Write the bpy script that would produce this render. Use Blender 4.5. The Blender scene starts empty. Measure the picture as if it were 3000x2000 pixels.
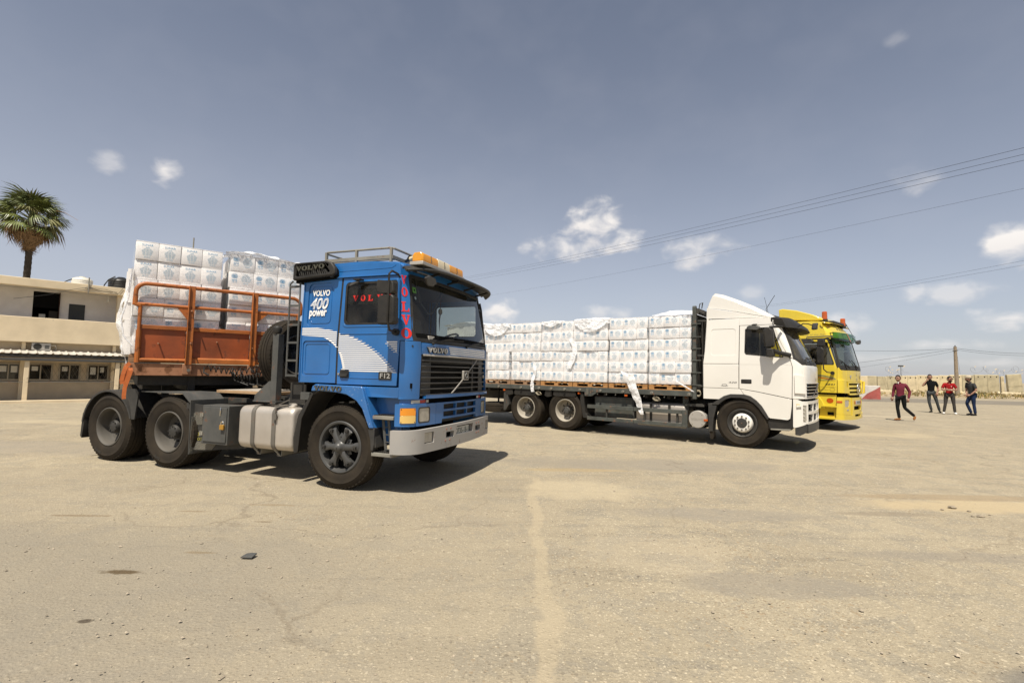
import bpy, bmesh, math, random
from math import sin, cos, pi, radians, sqrt, atan2, asin
from mathutils import Vector, Matrix, Euler
from mathutils.geometry import tessellate_polygon
random.seed(11)
SC = bpy.context.scene
COL = SC.collection
# ------------------------------------------------------------------ camera
PITCH, ROLL, EYE = radians(3.603), radians(1.165), 1.516
cr = Vector((1, 0, 0)); cf = Vector((0, cos(PITCH), sin(PITCH))); cu = cr.cross(cf)
r2 = cr * cos(ROLL) + cu * sin(ROLL); u2 = -cr * sin(ROLL) + cu * cos(ROLL)
cam = bpy.data.cameras.new('camera'); co = bpy.data.objects.new('camera', cam); COL.objects.link(co)
cam.sensor_width = 36; cam.lens = 1449.8 / 3000 * 36; cam.clip_start = .05; cam.clip_end = 6000
M = Matrix((( r2.x, u2.x, -cf.x, 0), (r2.y, u2.y, -cf.y, 0), (r2.z, u2.z, -cf.z, EYE), (0, 0, 0, 1)))
co.matrix_world = M
SC.camera = co
# ------------------------------------------------------------------ light
SC.view_settings.view_transform = 'Standard'; SC.view_settings.look = 'None'
SC.view_settings.exposure = 0.40; SC.view_settings.gamma = 1; SC.view_settings.use_curve_mapping = False
SUN = Vector((-.12, -.50, 1.0)).normalized()
sd = bpy.data.lights.new('sun', 'SUN'); sd.energy = 5.0; sd.angle = radians(.55); sd.color = (1.0, .93, .82)
so = bpy.data.objects.new('sun', sd); COL.objects.link(so)
so.rotation_euler = SUN.to_track_quat('Z', 'Y').to_euler()
W = bpy.data.worlds.new('World'); SC.world = W; W.use_nodes = True
def NN(nt, typ, **k):
    n = nt.nodes.new(typ)
    for a, b in k.items(): setattr(n, a, b)
    return n
def mth(nt, op, a, b=None, c=None, clamp=False):
    n = nt.nodes.new('ShaderNodeMath'); n.operation = op; n.use_clamp = clamp
    for i, v in enumerate((a, b, c)):
        if v is None: continue
        if isinstance(v, (int, float)): n.inputs[i].default_value = v
        else: nt.links.new(v, n.inputs[i])
    return n.outputs[0]
def mixc(nt, f, a, b, blend='MIX'):
    n = nt.nodes.new('ShaderNodeMix'); n.data_type = 'RGBA'; n.blend_type = blend
    for s, v in (('Factor', f), ('A', a), ('B', b)):
        sk = [i for i in n.inputs if i.name == s and i.enabled][0] if s == 'Factor' else [i for i in n.inputs if i.name == s and i.type == 'RGBA'][0]
        if isinstance(v, (int, float)): sk.default_value = v
        elif isinstance(v, tuple): sk.default_value = v if len(v) == 4 else v + (1,)
        else: nt.links.new(v, sk)
    return [o for o in n.outputs if o.type == 'RGBA'][0]
def ramp(nt, f, p0, p1, c0=(0, 0, 0), c1=(1, 1, 1)):
    n = nt.nodes.new('ShaderNodeValToRGB'); e = n.color_ramp.elements
    e[0].position = p0; e[1].position = p1; e[0].color = c0 + (1,); e[1].color = c1 + (1,)
    nt.links.new(f, n.inputs[0]); return n.outputs[0]
def dirvec(px, py):
    return ((px - 1500) / 1449.8 * r2 - (py - 1000) / 1449.8 * u2 + cf).normalized()
def at(px, py, Y):
    d = (px - 1500) / 1449.8 * r2 - (py - 1000) / 1449.8 * u2 + cf
    return Vector((0, 0, EYE)) + d * (Y / d.y)

nt = W.node_tree; nt.nodes.clear()
out = NN(nt, 'ShaderNodeOutputWorld'); bg = NN(nt, 'ShaderNodeBackground')
sky = NN(nt, 'ShaderNodeTexSky'); sky.sky_type = 'NISHITA'; sky.sun_disc = False
sky.sun_elevation = asin(SUN.z); sky.sun_rotation = atan2(SUN.x, SUN.y)
sky.air_density = 1.0; sky.dust_density = .7; sky.ozone_density = 1.2; sky.altitude = 0
tc = NN(nt, 'ShaderNodeTexCoord'); sep = NN(nt, 'ShaderNodeSeparateXYZ'); nt.links.new(tc.outputs['Generated'], sep.inputs[0])
az = mth(nt, 'ARCTAN2', sep.outputs[0], sep.outputs[1]); el = mth(nt, 'ARCSINE', sep.outputs[2])
cmb = NN(nt, 'ShaderNodeCombineXYZ'); nt.links.new(az, cmb.inputs[0]); nt.links.new(mth(nt, 'MULTIPLY', el, 1.5), cmb.inputs[1])
nz = NN(nt, 'ShaderNodeTexNoise'); nz.inputs['Scale'].default_value = 21; nz.inputs['Detail'].default_value = 9; nz.inputs['Roughness'].default_value = .5; nz.inputs['Distortion'].default_value = .25
nt.links.new(cmb.outputs[0], nz.inputs['Vector'])
nz2 = NN(nt, 'ShaderNodeTexNoise'); nz2.inputs['Scale'].default_value = 7; nz2.inputs['Detail'].default_value = 3
nt.links.new(cmb.outputs[0], nz2.inputs['Vector'])
cl = None; clb = None
#         px    py    half-w half-h  strength
CLOUDS = [(318, 478, 66, 34, .32), (500, 506, 58, 44, .85), (1738, 655, 100, 72, 1.05), (1640, 730, 110, 40, .75), (1815, 705, 85, 44, .95),
          (2040, 735, 120, 56, .5), (1462, 912, 66, 42, .95), (1775, 918, 90, 26, .4), (2975, 715, 120, 80, 1.05), (2770, 858, 160, 36, .42),
          (2930, 935, 130, 38, .75), (2480, 950, 80, 48, .5), (2680, 520, 80, 52, .22), (2620, 118, 40, 26, .12), (2790, 1010, 150, 22, .4),
          (2560, 1050, 160, 12, .22), (2900, 1060, 190, 14, .25), (2200, 860, 60, 26, .25), (90, 900, 160, 20, .2), (3160, 560, 140, 60, .6), (3300, 900, 200, 60, .7),
          (-350, 620, 160, 60, .6), (-700, 300, 140, 60, .5)]
for (px, py, hw, hh, st) in CLOUDS:
    d = dirvec(px, py); a0 = atan2(d.x, d.y); e0 = asin(d.z)
    d1 = dirvec(px + hw, py); sa = max(.02, (Vector((atan2(d1.x, d1.y) - a0, asin(d1.z) - e0))).length)
    d2 = dirvec(px, py - hh); se = max(.008, abs(asin(d2.z) - e0))
    x = mth(nt, 'DIVIDE', mth(nt, 'SUBTRACT', az, a0), sa); y = mth(nt, 'DIVIDE', mth(nt, 'SUBTRACT', el, e0), se)
    rr_ = mth(nt, 'ADD', mth(nt, 'MULTIPLY', x, x), mth(nt, 'MULTIPLY', y, y))
    m = mth(nt, 'SUBTRACT', 1.12, rr_)
    m = mth(nt, 'MULTIPLY', mth(nt, 'ADD', mth(nt, 'MULTIPLY', m, .62), mth(nt, 'MULTIPLY', mth(nt, 'SUBTRACT', nz.outputs[0], .5), 2.5)), 1.12, None, True)
    m = mth(nt, 'MULTIPLY', mth(nt, 'SMOOTH_MIN', mth(nt, 'MULTIPLY', m, mth(nt, 'ADD', m, .12)), 1.0, .2), st)
    lo = mth(nt, 'MULTIPLY', m, mth(nt, 'MULTIPLY_ADD', y, -.5, .35, True))
    cl = m if cl is None else mth(nt, 'MAXIMUM', cl, m)
    clb = lo if clb is None else mth(nt, 'MAXIMUM', clb, lo)
hs = NN(nt, 'ShaderNodeHueSaturation'); hs.inputs['Saturation'].default_value = .58; hs.inputs['Value'].default_value = 1.0
nt.links.new(sky.outputs[0], hs.inputs['Color'])
base = mixc(nt, 1.0, hs.outputs[0], (.97, .98, 1.03), 'MULTIPLY')
base = mixc(nt, mth(nt, 'MULTIPLY', ramp(nt, nz2.outputs[0], .45, .75), .05), base, (7.2, 7.0, 7.4))
hz = mth(nt, 'SUBTRACT', 1, mth(nt, 'DIVIDE', mth(nt, 'ABSOLUTE', el), .72), None, True)
hz = mth(nt, 'MULTIPLY', mth(nt, 'MULTIPLY', hz, hz), mth(nt, 'MULTIPLY_ADD', mth(nt, 'SINE', mth(nt, 'SUBTRACT', 0, az)), .16, .52))
base = mixc(nt, hz, base, (6.3, 6.35, 7.1))
c = mixc(nt, mth(nt, 'MULTIPLY', cl, .92, None, True), base, (10.6, 10.1, 9.6))
c = mixc(nt, clb, c, (8.0, 7.6, 7.5))
nt.links.new(c, bg.inputs[0]); bg.inputs[1].default_value = .074
nt.links.new(bg.outputs[0], out.inputs[0])

# ------------------------------------------------------------------ object bookkeeping
def tag(o, label=None, cat=None, group=None, kind=None):
    if label: o['label'] = label
    if cat: o['category'] = cat
    if group: o['group'] = group
    if kind: o['kind'] = kind
    return o
def thing(name, label, cat, loc=(0, 0, 0), rz=0, group=None):
    o = bpy.data.objects.new(name, None); COL.objects.link(o); o.location = loc; o.rotation_euler = (0, 0, rz)
    o.empty_display_size = .2
    return tag(o, label, cat, group)
def link(name, me, parent=None, mat=None, loc=None, rot=None, scale=None):
    o = bpy.data.objects.new(name, me); COL.objects.link(o)
    if parent is not None: o.parent = parent
    if mat is not None and len(me.materials) == 0: me.materials.append(mat)
    if loc is not None: o.location = loc
    if rot is not None: o.rotation_euler = rot
    if scale is not None: o.scale = scale
    return o
KIDS = {}
def children(o): return [c for c in COL.objects if c.parent == o]
def copy_tree(o, parent=None, **k):
    kids = children(o)
    c = o.copy(); COL.objects.link(c)
    if parent is not None: c.parent = parent
    for ch in kids:
        cc = ch.copy(); COL.objects.link(cc); cc.parent = c
        for g in children(ch):
            d = g.copy(); COL.objects.link(d); d.parent = cc
    for a, b in k.items(): setattr(c, a, b)
    return c

# ------------------------------------------------------------------ materials
def newmat(name):
    m = bpy.data.materials.new(name); m.use_nodes = True
    return m, m.node_tree, m.node_tree.nodes['Principled BSDF']
def pm(name, col, rough=.5, metal=0.0, var=.12, vs=3.0, bump=0.0, bs=40.0, dust=0.0, dcol=(.40, .33, .24), ds=2.5, coat=0.0,
       spec=.5, dz=None, rust=0.0, rcol=(.16, .06, .025), rs=6.0, trans=0.0, emit=None, alpha=None):
    KK = .92 if min(col) > .5 else (.50 if max(col) < .14 else .82)
    if max(col) < .14: dust *= .45; spec *= .7
    col = tuple(x * KK for x in col); dcol = tuple(x * (.82 if max(dcol) > .14 else .7) for x in dcol)
    m, nt, b = newmat(name)
    tc = NN(nt, 'ShaderNodeTexCoord'); P = tc.outputs['Object']
    n1 = NN(nt, 'ShaderNodeTexNoise'); n1.inputs['Scale'].default_value = vs; n1.inputs['Detail'].default_value = 6; nt.links.new(P, n1.inputs[0])
    lo = tuple(max(0, x * (1 - var)) for x in col); hi = tuple(min(1, x * (1 + var)) for x in col)
    c = ramp(nt, n1.outputs[0], .3, .7, lo, hi)
    rg = mth(nt, 'MULTIPLY_ADD', n1.outputs[0], .22, rough - .11, True)
    if dust:
        n2 = NN(nt, 'ShaderNodeTexNoise'); n2.inputs['Scale'].default_value = ds; n2.inputs['Detail'].default_value = 9; n2.inputs['Roughness'].default_value = .65; nt.links.new(P, n2.inputs[0])
        f = mth(nt, 'MULTIPLY_ADD', n2.outputs[0], 1.6, -.45, True)
        if dz:
            sp = NN(nt, 'ShaderNodeSeparateXYZ'); nt.links.new(P, sp.inputs[0])
            f = mth(nt, 'MULTIPLY', f, mth(nt, 'ADD', mth(nt, 'DIVIDE', mth(nt, 'SUBTRACT', dz, sp.outputs[2]), dz, None, True), .25, None, True))
        f = mth(nt, 'MULTIPLY', f, dust, None, True)
        c = mixc(nt, f, c, dcol); rg = mth(nt, 'ADD', rg, mth(nt, 'MULTIPLY', f, .5), None, True)
    if rust:
        n3 = NN(nt, 'ShaderNodeTexNoise'); n3.inputs['Scale'].default_value = rs; n3.inputs['Detail'].default_value = 10; n3.inputs['Roughness'].default_value = .7; nt.links.new(P, n3.inputs[0])
        f3 = mth(nt, 'MULTIPLY', mth(nt, 'SUBTRACT', n3.outputs[0], .62 - rust * .2), 14, None, True)
        c = mixc(nt, mth(nt, 'MULTIPLY', f3, .8), c, rcol); rg = mth(nt, 'ADD', rg, mth(nt, 'MULTIPLY', f3, .3), None, True)
    nt.links.new(c, b.inputs['Base Color']); nt.links.new(rg, b.inputs['Roughness'])
    b.inputs['Metallic'].default_value = metal; b.inputs['Specular IOR Level'].default_value = spec
    if coat: b.inputs['Coat Weight'].default_value = coat; b.inputs['Coat Roughness'].default_value = .12
    if trans: b.inputs['Transmission Weight'].default_value = trans
    if alpha is not None: b.inputs['Alpha'].default_value = alpha
    if bump:
        n4 = NN(nt, 'ShaderNodeTexNoise'); n4.inputs['Scale'].default_value = bs; n4.inputs['Detail'].default_value = 5; nt.links.new(P, n4.inputs[0])
        bp = NN(nt, 'ShaderNodeBump'); bp.inputs['Strength'].default_value = bump; bp.inputs['Distance'].default_value = .01
        nt.links.new(n4.outputs[0], bp.inputs['Height']); nt.links.new(bp.outputs[0], b.inputs['Normal'])
    return m
def glassm(name, tint, rmin=.05, rough=.03, dirt=.0):
    m = bpy.data.materials.new(name); m.use_nodes = True; nt = m.node_tree; nt.nodes.clear()
    o = NN(nt, 'ShaderNodeOutputMaterial'); tr = NN(nt, 'ShaderNodeBsdfTransparent'); gl = NN(nt, 'ShaderNodeBsdfGlossy'); mx = NN(nt, 'ShaderNodeMixShader')
    tr.inputs[0].default_value = tint + (1,); gl.inputs['Roughness'].default_value = rough
    fr = NN(nt, 'ShaderNodeLayerWeight'); fr.inputs[0].default_value = .5
    nt.links.new(mth(nt, 'MULTIPLY_ADD', mth(nt, 'POWER', fr.outputs['Facing'], 4.5), .85, rmin, True), mx.inputs[0])
    nt.links.new(tr.outputs[0], mx.inputs[1]); nt.links.new(gl.outputs[0], mx.inputs[2])
    last = mx.outputs[0]
    if dirt:
        df = NN(nt, 'ShaderNodeBsdfDiffuse'); df.inputs[0].default_value = (.5, .45, .36, 1); m2 = NN(nt, 'ShaderNodeMixShader')
        tc = NN(nt, 'ShaderNodeTexCoord'); n = NN(nt, 'ShaderNodeTexNoise'); n.inputs['Scale'].default_value = 2.2; n.inputs['Detail'].default_value = 8; nt.links.new(tc.outputs['Object'], n.inputs[0])
        nt.links.new(mth(nt, 'MULTIPLY', mth(nt, 'MULTIPLY_ADD', n.outputs[0], 1.8, -.5, True), dirt), m2.inputs[0]); nt.links.new(last, m2.inputs[1]); nt.links.new(df.outputs[0], m2.inputs[2]); last = m2.outputs[0]
    nt.links.new(last, o.inputs[0]); return m
MT = {}
MT['blue'] = pm('blue_paint', (.011, .140, .42), .34, var=.22, vs=1.3, coat=.5, dust=.22, dz=2.4, ds=3, dcol=(.22, .24, .24))
MT['blue_chipped'] = pm('chipped_blue_paint', (.012, .135, .40), .36, var=.14, vs=2.2, coat=.4, dust=.16, dz=2.6, ds=4, rust=.12, rcol=(.50, .56, .60), rs=26)
MT['white'] = pm('white_paint', (.78, .75, .68), .32, var=.03, vs=1.5, coat=.5, dust=.12, dz=1.6)
MT['yellow'] = pm('yellow_paint', (.80, .60, .035), .32, var=.05, coat=.5, dust=.18, dz=1.8)
MT['orange'] = pm('orange_paint', (.42, .115, .012), .5, var=.30, vs=3.5, dust=.3, ds=6, dcol=(.30, .13, .05), rust=.36, rs=7, rcol=(.10, .035, .015), bump=.15, bs=14)
MT['orange_panel'] = pm('scuffed_orange_panel', (.30, .060, .010), .5, var=.42, vs=1.8, dust=.4, ds=2.5, dcol=(.22, .075, .025), rust=.34, rs=3.5, rcol=(.09, .028, .012), bump=.25, bs=6)
MT['orange_beam'] = pm('faded_orange_paint', (.36, .15, .07), .7, var=.3, vs=4, dust=.5, ds=4, dcol=(.34, .24, .15), rust=.4, rcol=(.12, .05, .02))
MT['black'] = pm('black_plastic', (.022, .022, .021), .55, var=.2, dust=.22, ds=5, bump=.1, bs=90)
MT['trim'] = pm('grey_trim', (.055, .055, .053), .5, var=.2, dust=.25, ds=6)
MT['grille'] = pm('grey_grille_plastic', (.085, .083, .078), .45, var=.15, dust=.25, ds=6)
MT['dark'] = pm('dark_steel', (.03, .03, .028), .7, var=.3, dust=.3, ds=4)
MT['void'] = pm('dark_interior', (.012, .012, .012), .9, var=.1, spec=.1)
MT['cabin'] = pm('cabin_lining', (.06, .055, .05), .8, var=.2)
MT['chassis'] = pm('chassis_steel', (.055, .058, .055), .6, var=.25, dust=.4, ds=3, rust=.15)
MT['greymetal'] = pm('grey_painted_steel', (.12, .125, .12), .5, var=.2, dust=.3, ds=6, rust=.12)
MT['bed'] = pm('flatbed_steel', (.105, .12, .11), .6, var=.3, vs=5, dust=.35, ds=6, rust=.22, rs=7, rcol=(.19, .10, .06))
MT['rack'] = pm('galvanised_rack', (.27, .26, .22), .55, var=.2, dust=.35, rust=.2, rs=10, metal=.2)
MT['bumper'] = pm('bumper_grey', (.38, .37, .35), .55, var=.07, dust=.45, ds=3, rust=.03, rs=8)
MT['alu'] = pm('tank_aluminium', (.62, .57, .50), .42, metal=.55, var=.1, vs=3, dust=.4, ds=2.4, dcol=(.42, .34, .25), bump=.35, bs=5)
MT['strap'] = pm('steel_strap', (.17, .155, .13), .6, var=.2, rust=.35, metal=.3)
MT['chrome'] = pm('chrome', (.72, .70, .66), .22, metal=1, var=.05, dust=.15)
MT['silver'] = pm('silver_paint', (.50, .47, .42), .45, metal=.3, var=.06, dust=.2)
MT['rubber'] = pm('tyre_rubber', (.036, .030, .024), .85, var=.25, vs=3, dust=.85, ds=3.2, dcol=(.125, .095, .058), spec=.25, bump=.3, bs=60)
MT['tread'] = pm('tyre_tread', (.04, .036, .03), .9, var=.2, dust=.6, dcol=(.14, .11, .08), spec=.2)
MT['rim'] = pm('rim_grey', (.135, .128, .115), .6, var=.12, dust=.6, ds=4, dcol=(.27, .22, .15))
MT['spider'] = pm('cast_hub_grey', (.138, .139, .135), .4, var=.12, dust=.15, metal=.25)
MT['rimwhite'] = pm('rim_white', (.80, .77, .70), .45, var=.05, dust=.15)
MT['cream'] = pm('rim_cream', (.36, .33, .27), .55, var=.12, dust=.4)
MT['amber'] = pm('amber_lens', (.85, .30, .015), .18, var=.06, spec=.7, coat=.4)
MT['ambert'] = pm('amber_beacon', (.78, .33, .02), .2, var=.05, spec=.7)
MT['redorange'] = pm('orange_beacon', (.55, .10, .01), .2, var=.1, spec=.7)
MT['yellowlens'] = pm('pale_yellow_lens', (.80, .52, .15), .2, var=.06, spec=.7, coat=.3)
MT['clearlens'] = pm('headlamp_glass', (.42, .39, .33), .12, var=.15, vs=12, spec=.8, coat=.6)
MT['creamlens'] = pm('cream_lens', (.72, .62, .42), .3, var=.04)
MT['redref'] = pm('red_reflector', (.5, .03, .02), .35, var=.1)
MT['whiteref'] = pm('white_reflector', (.62, .58, .48), .4, var=.1)
MT['decal_white'] = pm('white_vinyl', (.80, .79, .76), .45, var=.03)
MT['decal_red'] = pm('red_vinyl', (.72, .022, .012), .4, var=.03)
MT['decal_grey'] = pm('grey_vinyl', (.13, .125, .09), .5, var=.05)
MT['decal_dark'] = pm('dark_vinyl', (.09, .085, .075), .4, var=.05)
MT['badge'] = pm('badge_grey', (.14, .14, .12), .45, var=.1)
MT['badge_l'] = pm('badge_silver', (.52, .51, .48), .35, metal=.4, var=.05)
MT['glass'] = glassm('cab_glass', (.55, .57, .55), .03, dirt=.10)
MT['glass_clear'] = glassm('clear_glass', (.66, .72, .69), .04, dirt=.06)
MT['glass_dark'] = glassm('dark_glass', (.32, .33, .30), .05, dirt=.16)
MT['visor_green'] = glassm('green_visor', (.10, .34, .10), .05)
MT['screen'] = pm('black_window_screen', (.03, .03, .028), .7, var=.1)
MT['plate'] = pm('plate_white', (.55, .55, .50), .5, var=.06, dust=.25)
MT['plate_ink'] = pm('plate_ink', (.02, .06, .05), .5, var=0)
MT['carton'] = pm('white_carton', (.84, .815, .79), .55, var=.035, vs=4, bump=.25, bs=7, dust=.04, ds=8)
MT['carton_edge'] = pm('carton_seam', (.58, .55, .52), .7, var=.1)
MT['ink'] = pm('pale_blue_ink', (.49, .66, .77), .6, var=.1)
MT['ink2'] = pm('blue_ink', (.16, .43, .68), .6, var=.08)
MT['pallet'] = pm('pallet_wood', (.50, .24, .07), .8, var=.25, vs=8, dust=.2)
MT['pallet_o'] = pm('weathered_pallet_wood', (.36, .20, .10), .8, var=.3, vs=8, dust=.3)
MT['plaster'] = pm('sand_plaster', (.80, .665, .455), .9, var=.11, vs=1.6, dust=.5, ds=1.1, dcol=(.66, .53, .35), bump=.3, bs=7, rust=.03, rcol=(.2, .15, .1), rs=1.7)
MT['wallgrey'] = pm('grey_painted_wall', (.80, .77, .74), .9, var=.06, dust=.2)
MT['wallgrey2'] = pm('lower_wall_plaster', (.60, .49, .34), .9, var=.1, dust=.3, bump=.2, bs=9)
MT['frame'] = pm('window_frame_paint', (.38, .33, .25), .7, var=.1)
MT['paper'] = pm('paper', (.6, .58, .52), .8, var=.1)
MT['door_blue'] = pm('grey_blue_door', (.075, .085, .09), .6, var=.1)
MT['sheetmetal'] = pm('awning_sheet', (.60, .57, .50), .55, var=.1, dust=.3, metal=.1)
MT['gutter'] = pm('gutter_grey', (.13, .125, .115), .6, var=.1)
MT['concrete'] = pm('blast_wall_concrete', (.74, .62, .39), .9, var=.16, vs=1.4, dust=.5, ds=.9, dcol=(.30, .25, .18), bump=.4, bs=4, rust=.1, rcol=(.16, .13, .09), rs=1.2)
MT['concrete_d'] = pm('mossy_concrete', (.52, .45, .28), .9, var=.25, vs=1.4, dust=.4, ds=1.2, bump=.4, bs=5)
MT['barrier_w'] = pm('white_barrier_paint', (.66, .62, .56), .7, var=.06, dust=.4, ds=2)
MT['barrier_r'] = pm('red_barrier_paint', (.42, .07, .055), .7, var=.15, dust=.35, ds=5, dcol=(.5, .35, .28))
MT['barrier_sand'] = pm('sandy_lump', (.30, .25, .18), .95, var=.3, vs=30)
MT['wood'] = pm('pole_wood', (.30, .235, .16), .8, var=.2, vs=6)
MT['tankblack'] = pm('black_polyethylene', (.018, .019, .018), .4, var=.2, dust=.2)
MT['tankwhite'] = pm('white_polyethylene', (.66, .62, .52), .5, var=.06, dust=.2)
MT['skin'] = pm('skin', (.36, .19, .12), .5, var=.06)
MT['hair'] = pm('black_hair', (.012, .010, .009), .6, var=.2)
MT['rope'] = pm('rope', (.40, .35, .25), .9, var=.2)
MT['strap_o'] = pm('orange_webbing', (.60, .15, .03), .6, var=.12, vs=10)
MT['wire'] = pm('cable_black', (.02, .02, .022), .6, var=0)
MT['brass'] = pm('brass_lock', (.62, .34, .06), .35, metal=.6, var=.1)
def cloth(n, c): 
    MT[n] = pm(n, c, .85, var=.18, vs=7, spec=.15, bump=.35, bs=11); return MT[n]
cloth('maroon_cotton', (.17, .026, .045)); cloth('black_cotton', (.014, .014, .015)); cloth('red_cotton', (.32, .010, .012)); cloth('charcoal_cotton', (.085, .085, .085))
cloth('black_denim', (.022, .023, .022)); cloth('grey_denim', (.10, .11, .11)); cloth('brown_grey_denim', (.10, .09, .08)); cloth('blue_denim', (.028, .05, .12))
cloth('tan_leather', (.30, .12, .035)); cloth('black_leather', (.02, .02, .02)); cloth('white_canvas', (.72, .70, .66)); cloth('beige_canvas', (.50, .42, .30))
# stretch film: thin, wrinkled, half clear
def filmm(name, op, rough=.22):
    m = bpy.data.materials.new(name); m.use_nodes = True; nt = m.node_tree; nt.nodes.clear()
    o = NN(nt, 'ShaderNodeOutputMaterial'); tr = NN(nt, 'ShaderNodeBsdfTransparent'); mx = NN(nt, 'ShaderNodeMixShader')
    pb = NN(nt, 'ShaderNodeBsdfPrincipled'); pb.inputs['Base Color'].default_value = (.93, .93, .93, 1); pb.inputs['Roughness'].default_value = rough
    tc = NN(nt, 'ShaderNodeTexCoord')
    mp = NN(nt, 'ShaderNodeMapping'); mp.inputs['Scale'].default_value = (1, 1, 2.2); nt.links.new(tc.outputs['Object'], mp.inputs[0])
    n = NN(nt, 'ShaderNodeTexNoise'); n.inputs['Scale'].default_value = 9; n.inputs['Detail'].default_value = 7; n.inputs['Distortion'].default_value = 1.6; nt.links.new(mp.outputs[0], n.inputs[0])
    rdg = mth(nt, 'SUBTRACT', 1, mth(nt, 'MULTIPLY', mth(nt, 'ABSOLUTE', mth(nt, 'SUBTRACT', n.outputs[0], .5)), 22), None, True)
    bp = NN(nt, 'ShaderNodeBump'); bp.inputs['Strength'].default_value = .9; bp.inputs['Distance'].default_value = .02
    nt.links.new(mth(nt, 'ADD', n.outputs[0], mth(nt, 'MULTIPLY', rdg, .15)), bp.inputs['Height']); nt.links.new(bp.outputs[0], pb.inputs['Normal'])
    big = NN(nt, 'ShaderNodeTexNoise'); big.inputs['Scale'].default_value = 2.3; big.inputs['Detail'].default_value = 2; nt.links.new(tc.outputs['Object'], big.inputs[0])
    f = mth(nt, 'ADD', mth(nt, 'MULTIPLY', rdg, mth(nt, 'MULTIPLY_ADD', big.outputs[0], 1.6, -.52 if op < .3 else 0, True)), mth(nt, 'MULTIPLY_ADD', n.outputs[0], op, op * .3), None, True)
    nt.links.new(f, mx.inputs[0]); nt.links.new(tr.outputs[0], mx.inputs[1]); nt.links.new(pb.outputs[0], mx.inputs[2]); nt.links.new(mx.outputs[0], o.inputs[0]); return m
MT['film'] = filmm('stretch_film', .02); MT['film2'] = filmm('bunched_stretch_film', .8)

# ------------------------------------------------------------------ mesh helpers
def finish(me, smooth=35):
    me.update()
    if smooth:
        me.polygons.foreach_set('use_smooth', [True] * len(me.polygons)); me.set_sharp_from_angle(angle=radians(smooth))
    return me
def frames(pts, closed=False):
    n = len(pts); out = []; prevn = None
    for i in range(n):
        a = pts[i - 1] if (i > 0 or closed) else pts[i]; b = pts[(i + 1) % n] if (i < n - 1 or closed) else pts[i]
        t = (b - a).normalized() if (b - a).length > 1e-9 else Vector((0, 0, 1))
        if prevn is None:
            ref = Vector((0, 0, 1)) if abs(t.z) < .9 else Vector((1, 0, 0))
            nn = (ref - t * ref.dot(t)).normalized()
        else:
            nn = prevn - t * prevn.dot(t)
            nn = nn.normalized() if nn.length > 1e-6 else Vector((1, 0, 0))
        prevn = nn; k = 1.0
        if (0 < i < n - 1) or closed:
            u = (pts[i] - a).normalized(); w = (b - pts[i]).normalized(); cc = max(.35, sqrt(max(0, (1 + u.dot(w)) / 2))); k = 1 / cc
        out.append((t, nn, t.cross(nn), k))
    return out
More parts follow.
